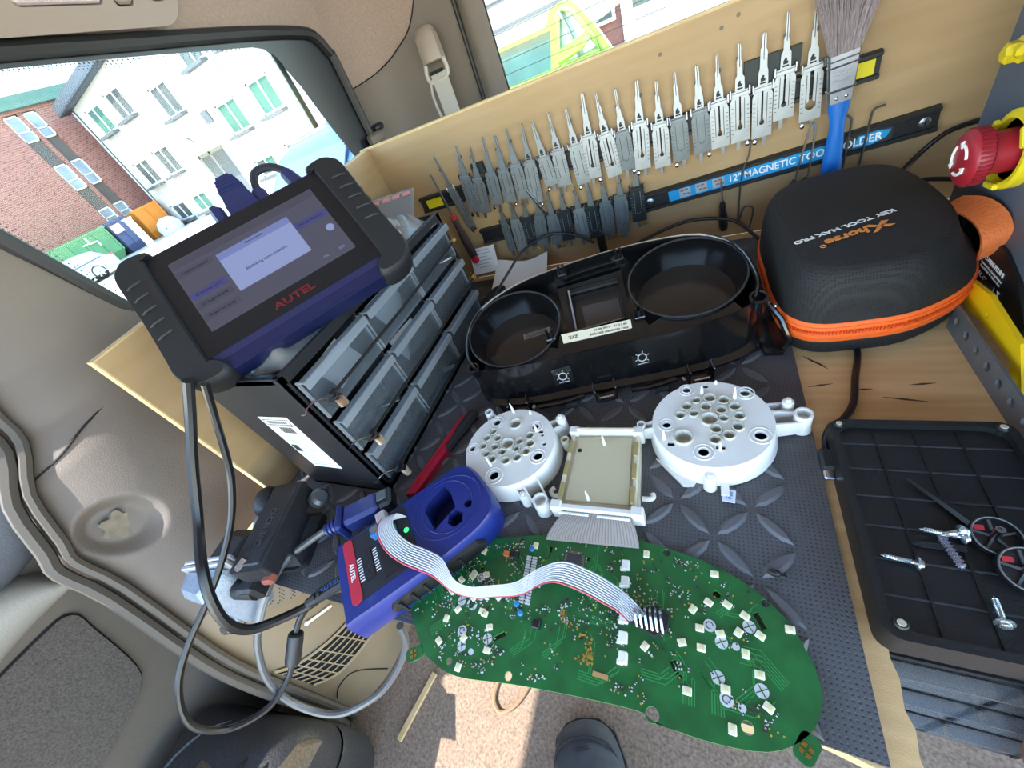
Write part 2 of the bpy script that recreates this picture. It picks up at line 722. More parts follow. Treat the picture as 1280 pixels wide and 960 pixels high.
o['kind'] = 'stuff'
mb = MB()
mb.box((-0.652, 0.845, 0.262), (0.02, 0.05, 0.022), bev=0.005)
mb.build('latch', BEIGE, win, label='beige latch at the lower rear corner')
mb = MB()
mb.box((-0.652, 0.868, 0.278), (0.02, 0.03, 0.014), bev=0.005)
mb.build('latch_pivot', BLACKP, win)

# ceiling
SEC = [(-0.668, 0.0), (-0.655, 0.035), (-0.62, 0.09), (-0.55, 0.15), (-0.42, 0.195), (-0.2, 0.215), (0.1, 0.225), (0.4, 0.215), (0.72, 0.19)]


def cfn(t, y):
    i = min(int(t), len(SEC) - 2)
    f = t - i
    x = SEC[i][0] + (SEC[i + 1][0] - SEC[i][0]) * f
    z = 0.50 + SEC[i][1] + (SEC[i + 1][1] - SEC[i][1]) * f
    if t < 1:
        z = lerp(ZLOW, y) * (1 - t) + 0.535 * t
    return (x, y, z)


mb = MB()
mb.grid(cfn, frange(0, 8, 33), frange(-0.85, 0.2, 6) + frange(0.2, 0.862, 40)[1:])
PATH = [(-0.668, 0.862), (-0.662, 0.905), (-0.64, 0.95), (-0.60, 0.985), (-0.545, 1.01), (-0.452, 1.032)]
ZB = [0.352, 0.355, 0.362, 0.38, 0.42, 0.56]
PS = smooth([(a, b, c) for (a, b), c in zip(PATH, ZB)], 6)
SECZ = [(0.0, -0.668)] + [(0.5 + b, a) for a, b in SEC[:6]]
mb.grid(lambda i, t: (PS[int(i)].x + (lerp(SECZ, PS[int(i)].z + t * (0.716 - PS[int(i)].z)) + 0.668) * (1 if i < 1 else 0.9), PS[int(i)].y, PS[int(i)].z + t * (0.716 - PS[int(i)].z)), list(range(len(PS))), frange(0, 1, 24))
mb.grid(lambda x, y: (x, y, 0.716), frange(-0.6, 0.72, 3), frange(0.86, 1.06, 3))
ceil = mb.build('ceiling', HEADL, kind='structure', smooth=70)
ceil['label'] = 'fawn cloth headliner curving down over the quarter window'
mb = MB()
mb.grid(lambda i, t: (PS[int(i)].x, PS[int(i)].y, t * (PS[int(i)].z + 0.004)), list(range(len(PS))), frange(0, 1, 10))
p = mb.build('trim_1', BEIGE, kind='structure', smooth=70)
p['label'] = 'beige rear corner pillar trim behind the plywood board'
mb = MB()
mb.tube(smooth([(q.x + 0.001, q.y - 0.001, q.z + 0.002) for q in PS], 1), 0.0012, 5)
mb.build('seam', DARKGAP, p)
mb = MB()
mb.tube([(-0.458, 1.028, 0.0), (-0.458, 1.028, 0.24), (-0.455, 1.03, 0.41), (-0.45, 1.035, 0.6)], 0.005, 8)
q = mb.build('trim_2', BLACKR, kind='structure')
q['label'] = 'black rubber tailgate seal'
mb = MB()
mb.grid(lambda t, z: (-0.455 + 0.055 * t, 1.035 + 0.01 * t - 0.014 * math.sin(PI * t), z), frange(0, 1, 9), frange(0, 0.64, 4))
q = mb.build('trim_4', BEIGE, kind='structure', smooth=70)
q['label'] = 'pale tailgate pillar strip beside the rear window'
# rear window with heater lines
w2 = thing('window_2', 'rear', 'w', (-0.4, 1.05, 0.05))
del w2['category'], w2['label']
w2['kind'] = 'structure'
mb = MB()
mb.box((0.25, 1.052, 0.34), (1.30, 0.004, 0.62))
mb.build('glass', GLASS, w2)
for k in range(12):
    mb = MB()
    mb.box((0.25, 1.0495, 0.19 + k * 0.0235), (1.3, 0.0006, 0.0011))
    mb.build('heater_line', M('heater_line', '#5c5348', 0.6) if k == 0 else bpy.data.materials['heater_line'], w2)
mb = MB()
mb.box((-0.4, 1.049, 0.34), (0.004, 0.003, 0.62))
mb.build('edge_strip', BLACKR, w2)

# sliding door at the lower left with its window opening (its panel stands further out than the trim)
DX = -0.74
DSEAM = [(-0.50, -0.0995), (-0.3145, -0.0895), (-0.2035, -0.0772), (-0.0364, -0.043), (0.0292, -0.037), (0.0567, -0.0233), (0.1187, 0.0084), (0.1677, 0.0549), (0.2208, 0.0728), (0.36, 0.10), (0.5, 0.13)]
mb = MB()
mb.grid(lambda u, z: (DX, -1.1 + u * (lerp(DSEAM, z) + 0.012 + 1.1), z), frange(0, 1, 40), frange(-0.43, 0.055, 26))
mb.box((DX - 0.012, -0.64, 0.085), (0.03, 0.92, 0.07))
mb.box((DX - 0.012, -1.02, 0.3), (0.03, 0.12, 0.42))
mb.box((DX - 0.012, -0.5, 0.61), (0.03, 1.2, 0.22))
mb.grid(lambda u, z: (DX, lerp(DSEAM, z) + 0.012 - 0.13 * u, z), frange(0, 1, 4), frange(0.055, 0.52, 16))
door = mb.build('door_1', TAUPE, kind='structure', smooth=60)
door['label'] = 'taupe sliding door panel at the lower left'
ins = [(-0.0734, -0.002), (-0.0812, -0.04), (-0.105, -0.1176), (-0.1253, -0.145), (-0.167, -0.162), (-0.2745, -0.183), (-0.5967, -0.243), (-0.5967, 0.0078), (-0.2387, 0.010), (-0.1074, 0.0078)]
INS = [(p.x, p.y) for p in smooth([(a, b, 0) for a, b in ins], 4, True)]
mb = MB()
mb.prism(INS, DX - .002, DX + .006, T=TW)
mb.build('carpet_insert', CARPETED, door)
mb = MB()
mb.tube([(DX + .002, a, b) for a, b in INS], 0.0018, 5, closed=True)
mb.build('insert_seam', DARKGAP, door)
ARM = M('armrest_plastic', '#96928b', 0.5, bump=0.4, bscale=600)


def roll(path, n=12):
    secs = []
    P = smooth([(y, z, s) for y, z, s in path], 4)
    for p in P:
        secs.append([(DX - 0.004 + 0.05 * max(0.0, math.cos(t)) ** 0.7, p.x, p.y + p.z * math.sin(t)) for t in frange(-PI / 2, PI / 2, n)])
    return secs


mb = MB()
mb.loft(roll(((-0.75, 0.055, .036), (-0.24, 0.055, .036), (-0.10, 0.062, .034), (-0.055, 0.053, .024), (-0.038, 0.036, .006))))
mb.build('armrest', ARM, door)
PADM = M('dark_door_pad', '#5b5f68', 0.7, col2='#4d5058', nscale=30, bump=0.4, bscale=500)
mb = MB()
mb.loft(roll(((-0.30, 0.115, .035), (-0.12, 0.118, .040), (-0.036, 0.125, .043), (0.0, 0.145, .043), (0.033, 0.180, .040), (0.060, 0.247, .036), (0.084, 0.32, .036))))
mb.build('upper_pad', PADM, door)
mb = MB()
mb.grid(lambda t, i: ((lerp(XW, SEAM[int(i)][0]) - 0.052) * (1 - t) + DX * t, SEAM[int(i)][1] * (1 - t) + (lerp(DSEAM, SEAM[int(i)][0]) + 0.004) * t + .003, SEAM[int(i)][0]), frange(0, 1, 4), list(range(len(SEAM))))
q = mb.build('trim_5', M('jamb_dark', '#4a463f', 0.7), kind='structure')
q['label'] = 'dark door jamb between trim and sliding door'
mb = MB()
for off, rr in ((0.0, 0.0075), (0.015, 0.0055)):
    mb.tube(smooth([(lerp(XW, z) - 0.045 + off * 0.6, y - 0.004 + off, z) for z, y in SEAM], 3), rr, 7)
q = mb.build('trim_3', M('weatherstrip', '#524c45', 0.6), kind='structure')
q['label'] = 'grey rubber weatherstrip along the sliding door opening'

# carpeted load floor
FLOORM = M('van_floor_carpet', '#9b8572', 0.95, col2='#6b5a4c', nscale=260, namt=0.4, bump=0.5, bscale=600)
mb = MB()
mb.box((0.12, 0.0, -0.43), (1.78, 2.2, 0.02))
fl = mb.build('floor', FLOORM, kind='structure')
fl['label'] = 'gritty brown load floor of the van'
# bits of dirt on the floor
GR = M('grit', '#cdbfae', 0.9)
for k in range(40):
    pass

# ------------------------------------------------------------------ dome lamp console on the headliner
T = FR((-0.6465, 0.462, 0.513), (0, 1, -0.06), z=(0.86, 0, -0.51))
dl = thing('dome_lamp', 'overhead lamp console with ribbed clear lens and two switches', 'lamp', mat=T)
CONS = M('console_plastic', '#8f8278', 0.5, bump=0.15, bscale=600)
mb = MB()
mb.prism(rrect(-0.2, -0.0165, 0.106, 0.09, 0.03, 6), -0.004, 0.008, holes=[rrect(-0.085, 0.006, 0.008, 0.06, 0.007), rrect(0.02, 0.004, 0.044, 0.05, 0.006), rrect(0.064, 0.008, 0.092, 0.05, 0.01)])
mb.prism(rrect(-0.2, -0.0165, 0.106, 0.09, 0.03, 6), -0.006, -0.004)
mb.build('console', CONS, dl, local=True)
LENS = M('ribbed_lens', '#cfc4c4', 0.15, col2='#b3a5a5', nscale=80)
mb = MB()
mb.box((-0.0385, 0.033, 0.003), (0.09, 0.052, 0.011), bev=0.003)
lens = mb.build('lens', LENS, dl, local=True)
mb = MB()
for k in range(22):
    mb.box((-0.079 + k * 0.0039, 0.033, 0.009), (0.0012, 0.044, 0.0012))
for k in range(11):
    mb.box((-0.0385, 0.013 + k * 0.004, 0.009), (0.084, 0.0012, 0.0012))
o = mb.build('lens_ribs', LENS, lens, local=True)
o['kind'] = 'stuff'
mb = MB()
mb.box((0.032, 0.028, 0.006), (0.021, 0.044, 0.012), bev=0.004)
mb.build('switch', CONS, dl, local=True)
mb = MB()
mb.prism(rrect(0.066, 0.011, 0.091, 0.05, 0.011, 6), -0.002, 0.013)
mb.build('switch', CONS, dl, local=True)

# ------------------------------------------------------------------ seat belt anchor on the rear pillar
T = FR((-0.522, 0.985, 0.30), (0.97, 0.24, 0), z=(0.24, -0.97, 0.1))
sb = thing('seat_belt', 'beige seat belt hanging from its covered anchor on the rear pillar', 'seat belt', mat=T)
BELT = M('belt_webbing', '#a5a29c', 0.8, bump=0.3, bscale=1500)
mb = MB()
mb.loft([[(x * sx, y, z * sz) for x, z in ((-0.026, 0), (-0.022, 0.018), (-0.008, 0.026), (0.010, 0.026), (0.022, 0.02), (0.026, 0))] for y, sx, sz in ((0.098, 0.45, 0.35), (0.092, 0.75, 0.7), (0.078, 0.95, 1.0), (0.05, 1.0, 1.1), (0.036, 1.0, 1.05), (0.034, 0.9, 0.7))])
mb.build('anchor_cover', M('anchor_cover', '#8f8277', 0.45), sb, local=True)
mb = MB()
mb.tube(smooth([(-0.02, 0.036, 0.012), (-0.024, 0.018, 0.014), (-0.018, 0.004, 0.014), (0.018, 0.006, 0.014), (0.025, 0.02, 0.014), (0.022, 0.036, 0.012)], 4), 0.0045, 7)
mb.build('guide_loop', M('guide_loop', '#b2aba2', 0.35), sb, local=True)
mb = MB()
mb.box((0.0, 0.018, 0.017), (0.032, 0.006, 0.006))
mb.build('slot', DARKGAP, sb, local=True)
mb = MB()
mb.box((0.003, -0.05, 0.016), (0.036, 0.132, 0.0025))
mb.tube(smooth([(-0.02, 0.01, 0.012), (-0.028, -0.02, 0.012), (-0.026, -0.06, 0.01), (-0.014, -0.12, 0.008)], 5), 0.0035, 6, flat=2.0)
mb.build('webbing', BELT, sb, local=True)
# ================================================================== outside the windows
GZ = -1.05
mb = MB()
mb.box((-10, 30, GZ - 0.05), (160, 120, 0.1))
gr = mb.build('ground', M('pale_paving', '#cfc6b6', 0.9, col2='#b7ad9c', nscale=1.2, bump=0.2, bscale=20), kind='structure')
gr['label'] = 'pale sunlit paving outside the van'
STUCCO = M('white_render', '#d8d7d4', 0.85, col2='#cfcecb', nscale=2)
UPVC = M('white_window_frame', '#f4f4f2', 0.45)
PANE = M('dark_pane', '#666c6b', 0.15, col2='#4c5352', nscale=1.5)
PANEG = M('green_curtained_pane', '#557d70', 0.2, col2='#456a5e', nscale=1.2)
SILLM = M('grey_sill', '#5d5f62', 0.6)
wb = thing('white_building', 'white rendered house with grey sills and paired sash windows seen through the side window', 'building', (-19, 13.9, GZ))
YF = 13.9
wins = []
for cx0, rows in ((-24.9, ((3.2, 4.2), (0.9, 1.95), (-0.88, -0.1))), (-22.9, ((3.25, 4.24), (0.92, 1.98), (-0.85, -0.08))), (-20.1, ((2.5, 3.58),)), (-17.25, ((3.35, 4.4), (1.1, 2.15), (-0.56, 0.1))), (-15.1, ((3.3, 4.35), (1.15, 2.22), (-0.5, 0.18)))):
    for r in rows:
        wins.append((cx0, r[0], cx0 + 1.26, r[1]))
DOOR = (-20.3, -1.0, -18.35, 1.08)
TF = Matrix(((1, 0, 0, 0), (0, 0, 1, 0), (0, 1, 0, 0), (0, 0, 0, 1)))     # (x, z) polygon extruded along y
mb = MB()
mb.prism([(-25.75, GZ), (-12.9, GZ), (-12.9, 5.6), (-25.75, 4.5)], YF, YF + 0.25, holes=[[(a, b), (c, b), (c, d), (a, d)] for a, b, c, d in wins + [DOOR]], T=TF)
mb.box((-25.62, 18.9, 1.7), (0.26, 10, 5.5))
mb.box((-13.02, 18.9, 1.9), (0.26, 10, 6.0))
mb.box((-19.3, YF + 1.0, 1.7), (12.4, 0.1, 5.4))
mb.build('front_wall', STUCCO, wb)
mb = MB()
mb.prism([(-26.05, 4.42), (-12.8, 5.56), (-12.8, 5.9), (-26.05, 4.85)], YF - 0.35, YF + 10, T=TF)
mb.build('roof', M('slate_roof', '#50555e', 0.6, col2='#42464e', nscale=8), wb)
mb = MB()
mb.tube([(-26.05, YF - 0.38, 4.46), (-12.8, YF - 0.38, 5.6)], 0.07, 6)
mb.build('gutter', M('dark_gutter', '#3b4048', 0.4), wb)
for k, (a, b, c, d) in enumerate(wins):
    mb = MB()
    t = 0.075
    for bx in (((a + c) / 2, d - t / 2, c - a, t), ((a + c) / 2, b + t / 2, c - a, t), (a + t / 2, (b + d) / 2, t, d - b), (c - t / 2, (b + d) / 2, t, d - b), ((a + c) / 2, (b + d) / 2, t * 0.7, d - b)):
        mb.box((bx[0], YF + 0.06, bx[1]), (bx[2], 0.08, bx[3]))
    fr = mb.build('window', UPVC, wb, smooth=0)
    for q, (x0, x1) in enumerate(((a + t, (a + c) / 2 - t * .35), ((a + c) / 2 + t * .35, c - t))):
        mb = MB()
        mb.box(((x0 + x1) / 2, YF + 0.07, (b + d) / 2), (x1 - x0, 0.02, d - b - 2 * t))
        mb.build('pane', PANEG if k in (0, 5, 8, 10, 11) or (k == 9 and q) else PANE, fr, smooth=0)
    mb = MB()
    mb.box(((a + c) / 2, YF - 0.14, b - 0.05), (c - a + 0.12, 0.36, 0.1))
    mb.build('sill', SILLM, fr, smooth=0)
    mb = MB()
    mb.box(((a + c) / 2, YF - 0.02, d + 0.05), (c - a + 0.12, 0.06, 0.08))
    mb.build('lintel', UPVC, fr, smooth=0)
mb = MB()
a, b, c, d = DOOR
for bx in (((a + c) / 2, d - .06, c - a, .12), (a + .06, (b + d) / 2, .12, d - b), (c - .06, (b + d) / 2, .12, d - b), ((a + c) / 2 - .1, (b + d) / 2, .12, d - b)):
    mb.box((bx[0], YF + 0.1, bx[1]), (bx[2], 0.1, bx[3]))
dr = mb.build('door', M('grey_door_frame', '#9c9c98', 0.5), wb, smooth=0)
for x0, x1 in ((a + .12, (a + c) / 2 - .16), ((a + c) / 2 - .04, c - .12)):
    mb = MB()
    mb.box(((x0 + x1) / 2, YF + 0.12, (b + d) / 2), (x1 - x0, 0.03, d - b - .2))
    mb.build('door_leaf', M('door_leaf', '#6e7276', 0.4), dr, smooth=0)
mb = MB()
mb.box(((a + c) / 2, YF - 0.35, d + 0.12), (c - a + 0.5, 0.7, 0.08))
mb.build('canopy', STUCCO, wb, smooth=0)
PIPE = M('grey_downpipe', '#b9bbbb', 0.5)
for x, z0, z1 in ((-25.55, GZ, 4.4), (-15.75, GZ, 5.0), (-13.2, GZ, 5.2)):
    mb = MB()
    mb.tube([(x, YF - 0.06, z0), (x, YF - 0.06, z1)], 0.045, 6)
    mb.build('downpipe', PIPE, wb)
mb = MB()
mb.box((-17.95, YF - 0.04, 2.0), (0.42, 0.08, 0.42))
mb.build('wall_vent', SILLM, wb, smooth=0)
mb = MB()
mb.tube([(-19.6, YF, 1.5), (-19.6, YF - 0.3, 1.75), (-19.3, YF - 0.4, 1.7)], 0.03, 6)
mb.build('lamp_bracket', SILLM, wb)

# brick building to the left
bb = thing('brick_building', 'red brick block with green roof edge and recessed window strip, left of the white house', 'building', (-27, 9, GZ))
BRICK = M('red_brick', '#a8756a', 0.9, col2='#8d5a50', nscale=5, namt=0.6)
N = BRICK.node_tree.nodes
LK = BRICK.node_tree.links
bt = nd(BRICK, 'ShaderNodeTexBrick')
tc = nd(BRICK, 'ShaderNodeTexCoord')
sx = nd(BRICK, 'ShaderNodeSeparateXYZ')
cx_ = nd(BRICK, 'ShaderNodeCombineXYZ')
LK.new(tc.outputs['Object'], sx.inputs[0])
LK.new(sx.outputs[1], cx_.inputs[0])
LK.new(sx.outputs[2], cx_.inputs[1])
LK.new(cx_.outputs[0], bt.inputs['Vector'])
bt.inputs['Scale'].default_value = 3.2
bt.inputs['Mortar Size'].default_value = 0.02
bt.inputs['Color1'].default_value = lin('#b07468')
bt.inputs['Color2'].default_value = lin('#945a4f')
bt.inputs['Mortar'].default_value = lin('#b79c90')
LK.new(bt.outputs[0], N['Principled BSDF'].inputs['Base Color'])
XF = -27.0
TB = Matrix(((0, 0, 1, 0), (1, 0, 0, 0), (0, 1, 0, 0), (0, 0, 0, 1)))
strips = [(12.02, 12.62), (12.8, 13.36)]
rows = [(4.05, 5.04), (1.95, 3.04), (0.3, 0.98)]
mb = MB()
mb.prism([(-4, GZ), (24, GZ), (24, 5.2), (-4, 5.2)], XF - 0.3, XF, holes=[[(a, GZ + 0.2), (b, GZ + 0.2), (b, 5.08), (a, 5.08)] for a, b in strips], T=TB)
mb.build('wall', BRICK, bb, smooth=0)
mb = MB()
mb.box((XF + 0.05, 10, 5.42), (0.5, 28.4, 0.44))
mb.box((XF - 4, 10, 5.5), (8, 28.4, 0.3))
mb.build('roof_edge', M('green_fascia', '#5d7d70', 0.6, col2='#6d8b7d', nscale=3), bb, smooth=0)
for a, b in strips:
    mb = MB()
    mb.box((XF - 0.2, (a + b) / 2, 2.1), (0.1, b - a, 6.2))
    mb.build('spandrel', M('dark_spandrel', '#6a6460', 0.7) if a < 12.5 else bpy.data.materials['dark_spandrel'], bb, smooth=0)
    for z0, z1 in rows:
        mb = MB()
        for bx in (((a + b) / 2, z1 - .03, b - a, .06), ((a + b) / 2, z0 + .03, b - a, .06), (a + .03, (z0 + z1) / 2, .06, z1 - z0), (b - .03, (z0 + z1) / 2, .06, z1 - z0), ((a + b) / 2, z0 + (z1 - z0) * .4, b - a, .05)):
            mb.box((XF - 0.1, bx[0], bx[1]), (0.1, bx[2], bx[3]))
        fr = mb.build('window', UPVC, bb, smooth=0)
        mb = MB()
        mb.box((XF - 0.12, (a + b) / 2, (z0 + z1) / 2), (0.03, b - a - .1, z1 - z0 - .1))
        mb.build('pane', M('pale_pane', '#b9c7d3', 0.2, col2='#7d8790', nscale=1.0) if (a < 12.5 and z0 > 4) else bpy.data.materials['pale_pane'], fr, smooth=0)


def skip(name, label, y0, y1, x0, z1, col, stripe=None):
    t = thing(name, label, 'dumpster', (x0, (y0 + y1) / 2, GZ))
    m = M(name + '_paint', col, 0.6, col2=stripe, nscale=2) if stripe else M(name + '_paint', col, 0.6)
    mb = MB()
    mb.loft([[(x0 + s, y0 + e, z), (x0 + s, y1 - e, z), (x0 - 1.6 - s * 0, y1 - e, z), (x0 - 1.6, y0 + e, z)] for s, e, z in ((-0.25, 0.15, GZ), (0, 0, GZ + 0.35), (0, 0, z1))])
    mb.build('bin_body', m, t, smooth=0)
    mb = MB()
    mb.box((x0 - 0.02, (y0 + y1) / 2, z1), (0.12, y1 - y0 + 0.1, 0.1))
    mb.build('rim', m, t, smooth=0)
    n = max(2, int((y1 - y0) / 0.55))
    for k in range(n + 1):
        mb = MB()
        mb.box((x0 + 0.03, y0 + 0.05 + (y1 - y0 - 0.1) * k / n, (z1 + GZ) / 2 + 0.12), (0.08, 0.07, z1 - GZ - 0.4))
        mb.build('rib', m, t, smooth=0)
    return t


s1 = skip('green_dumpster', 'long green dumpster by the brick wall', 7.9, 10.72, -24.9, 0.34, '#69a172', '#5b9165')
mb = MB()
for y, z, a, b in ((9.6, 0.02, .05, .3), (9.75, 0.12, .3, .05), (9.9, -0.02, .05, .3), (10.05, -.12, .25, .05)):
    mb.box((-24.86, y, z), (0.1, b, a))
mb.build('painted_mark', UPVC, s1, smooth=0)
s2 = skip('blue_dumpster', 'dark blue dumpster with a white notice next to the green one', 10.86, 11.75, -24.9, 0.38, '#4f5a83', '#465077')
mb = MB()
mb.box((-24.8, 11.1, 0.05), (0.06, 0.42, 0.36))
mb.build('notice', UPVC, s2, smooth=0)
skip('orange_skip', 'orange skip at the corner of the white house', 12.3, 13.6, -25.1, 0.35, '#e8923a', '#d9822c')
bt_ = thing('boat_cover', 'white tarpaulin-covered heap beside the orange skip', 'tarpaulin', (-24.6, 12.9, GZ))
mb = MB()
mb.loft([[(-24.3 + 0.55 * r * math.cos(a), 12.85 + 0.55 * r * math.sin(a), z) for a in [2 * PI * i / 14 for i in range(14)]] for r, z in ((1, GZ), (1.05, -0.75), (0.8, -0.5), (0.35, -0.35))])
mb.build('cover', STUCCO, bt_)
mb = MB()
mb.tube([(-23.95, 12.4, -0.8), (-23.75, 12.85, -0.72), (-23.95, 13.3, -0.8)], 0.03, 5)
mb.build('rope', SILLM, bt_)
mb = MB()
mb.box((-20.0, 9.47, -0.42), (0.2, 0.2, 1.26))
mb.box((-20.0, 9.47, 0.24), (0.26, 0.26, 0.06))
po = mb.build('concrete_post', M('pale_post', '#dfe4df', 0.7), smooth=0)
tag(po, 'pale square post standing in front of the dumpsters', 'post')


def car(name, label, M4, L, W, H, paint, lamp=.53, wheel=0.3):
    """hatchback: body lofted across its width from a side profile (x forward)"""
    t = thing(name, label, 'car', mat=M4)
    pm = M(name + '_paint', paint, 0.25, coat=0.6)
    low = [(-L / 2, .2 * H), (-L / 2, .55 * H), (-L / 2 + .03 * L, .62 * H), (L * .2, .62 * H), (L * .47, .5 * H), (L / 2, .38 * H), (L / 2, .18 * H)]
    cab = [(-L / 2 + .02 * L, .6 * H), (-L / 2 + .1 * L, .93 * H), (-L / 2 + .2 * L, H), (L * .02, .99 * H), (L * .12, .9 * H), (L * .27, .6 * H)]
    mb = MB()
    TT = Matrix(((1, 0, 0, 0), (0, 0, 1, 0), (0, 1, 0, 0), (0, 0, 0, 1)))
    for s0, s1, i0, i1 in ((-1, -0.94, .96, 1), (-0.94, .94, 1, 1), (.94, 1, 1, .96)):
        mb.loft([[(x * i, W / 2 * s, z) for x, z in low] for s, i in ((s0, i0), (s1, i1))])
    mb.build('body', pm, t, local=True)
    mb = MB()
    mb.loft([[(x * i, W / 2 * s, .6 * H + (z - .6 * H) * j) for x, z in cab] for s, i, j in ((-.94, 1, .3), (-.8, .98, .97), (0, .98, 1.0), (.8, .98, .97), (.94, 1, .3))])
    mb.build('cabin', pm, t, local=True)
    for s in (-1, 1):
        mb = MB()
        w0 = [(-L / 2 + .09 * L, .64 * H), (-L / 2 + .14 * L, .89 * H), (L * .0, .92 * H), (L * .2, .64 * H)]
        mb.loft([[(x, s * (W / 2 * .945 - (z - .62 * H) * .27 * W / H + d), z) for x, z in w0] for d in (-0.01, 0.02)])
        mb.build('side_window', M('car_glass', '#5d6b78', 0.05, spec=1.0) if 'car_glass' not in bpy.data.materials else bpy.data.materials['car_glass'], t, local=True)
        mb = MB()
        mb.box((-L / 2 + (.02 if lamp < .6 else .06) * L, s * W * (.42 if lamp < .6 else .375), lamp * H), (.05 * L, W * .11, .17 * H), bev=0.02)
        mb.build('tail_lamp', M('tail_lamp_red', '#d8455a', 0.2) if 'tail_lamp_red' not in bpy.data.materials else bpy.data.materials['tail_lamp_red'], t, local=True)
        for x in (-L * .3, L * .31):
            mb = MB()
            mb.lathe([(0.2 * wheel, -.06), (wheel, -.1), (wheel, .08), (.72 * wheel, .11), (.68 * wheel, .08)], 20, TR(x, s * W * .44, wheel) @ RX(-90 * s), cap1=True)
            wh = mb.build('wheel', BLACKR, t, local=True)
            mb = MB()
            for q in range(6):
                a = 2 * PI * q / 6
                mb.box((wheel * .34, 0, .095), (wheel * .6, wheel * .16, .04), TR(x, s * W * .44, wheel) @ RX(-90 * s) @ RZ(q * 60))
            mb.build('spokes', M('alloy', '#d5d9dd', 0.3, 0.6) if 'alloy' not in bpy.data.materials else bpy.data.materials['alloy'], wh, local=True)
    for x, a in ((-L / 2 + .06 * L, 62), (L * .19, -52)):
        mb = MB()
        mb.box((x, 0, .77 * H), (.02, W * .68, .27 * H), TR(x, 0, .77 * H) @ RY(a - 35 if a > 0 else a) @ TR(-x, 0, -.77 * H))
        mb.build('windscreen', bpy.data.materials['car_glass'], t, local=True)
    return t


car('silver_car', 'silver coupe parked in front of the green dumpster', TR(-20.9, 6.15, GZ) @ RZ(-90), 4.1, 1.6, 1.0, '#b9c1cc', wheel=0.27)
car('blue_car', 'dark blue hatchback parked close beside the van behind the tablet', TR(-3.85, 4.42, GZ) @ RZ(-90), 4.0, 1.66, 1.36, '#46628f', wheel=0.3)
pk = thing('pink_building', 'pale pink rendered building behind the white house', 'building', (-10, 19, GZ))
PINK = M('pink_render', '#b59aa3', 0.85)
mb = MB()
mb.box((-8.9, 19, 2), (7.4, 6, 6.2))
mb.build('wall', PINK, pk, smooth=0)
for x, z in ((-12.0, 2.4), (-11.2, 0.9), (-10.0, 2.4)):
    mb = MB()
    mb.box((x, 15.97, z), (0.35, 0.08, 0.3))
    mb.build('wall_vent', M('red_vent', '#b5636a', 0.6) if 'red_vent' not in bpy.data.materials else bpy.data.materials['red_vent'], pk, smooth=0)

# ---- behind the rear window
lv = thing('lime_van', 'lime green van with door mirror parked behind the rear window', 'van', (-0.9, 3.2, GZ))
LIME = M('lime_paint', '#7fae3c', 0.3, coat=0.5)
LIMEP = M('pale_lime_paint', '#a5c860', 0.3, coat=0.5)
TEAL = M('tinted_glass', '#3f6c68', 0.08, col2='#335855', nscale=9, spec=0.8)
mb = MB()
side = [(-2.6, GZ + .25), (-0.1, GZ + .25), (-0.1, -0.25), (-0.46, -0.10), (-0.50, 0.03), (-0.59, 0.19), (-0.69, 0.325), (-0.765, 0.345), (-0.84, 0.325), (-0.875, 0.262), (-2.6, 0.262)]
door_hole = [(-0.83, 0.05), (-0.57, 0.05), (-0.60, 0.12), (-0.70, 0.29), (-0.76, 0.315), (-0.79, 0.29)]
rear_hole = [(-1.9, 0.04), (-0.90, 0.05), (-0.85, 0.24), (-1.9, 0.25)]
mb.prism(side, 3.2, 3.26, holes=[door_hole, rear_hole], T=TF)
mb.prism([(-2.6, GZ + .25), (-0.1, GZ + .25), (-0.1, -0.25), (-0.46, -0.10), (-2.6, -0.10)], 3.26, 4.7, T=TF)
mb.prism([(-0.62, 0.17), (-0.69, 0.325), (-0.765, 0.345), (-0.84, 0.325), (-0.87, 0.262), (-0.85, 0.255), (-0.82, 0.31), (-0.77, 0.33), (-0.70, 0.31), (-0.64, 0.17)], 3.26, 4.7, T=TF)
mb.build('body', LIME, lv)
mb = MB()
mb.prism(rear_hole, 3.225, 3.24, T=TF)
mb.build('rear_side_glass', TEAL, lv, smooth=0)
mb = MB()
mb.prism(door_hole, 3.225, 3.235, T=TF)
mb.build('door_glass', M('pale_door_glass', '#c9d2ca', 0.1), lv, smooth=0)
mb = MB()
mb.tube([(-0.70, 3.19, 0.06), (-0.735, 3.19, 0.2), (-0.775, 3.19, 0.31)], 0.012, 6)
mb.build('quarter_bar', M('grey_rubber_seal', '#7c857c', 0.5), lv)
mb = MB()
mb.tube([(p[0], 3.195, p[1]) for p in door_hole], 0.016, 6, closed=True)
mb.build('door_frame', LIMEP, lv)
mb = MB()
mb.loft([[(x, y, 0.115 + (z - 0.115) * s) for x, z in ((-0.80, 0.06), (-0.64, 0.10), (-0.60, 0.14), (-0.64, 0.165), (-0.78, 0.14), (-0.82, 0.1))] for y, s in ((3.17, 1), (3.07, 1), (3.03, 0.6))])
mr = mb.build('door_mirror', LIME, lv)
mb = MB()
mb.box((-1.4, 3.215, 0.205), (0.09, 0.01, 0.02))
mb.build('sticker', UPVC, lv, smooth=0)
for x in (-0.5, -2.1):
    mb = MB()
    mb.lathe([(0.05, -.08), (.3, -.1), (.3, .08), (.2, .1)], 20, TR(x, 3.25, GZ + 0.3) @ RX(90))
    mb.build('wheel', BLACKR, lv)
fw = thing('siding_house', 'white house with horizontal siding far behind the lime van', 'building', (-3.5, 8, GZ))
mb = MB()
mb.box((-3.9, 8.4, 1.2), (4.2, 0.5, 4.5))
mb.build('wall', STUCCO, fw, smooth=0)
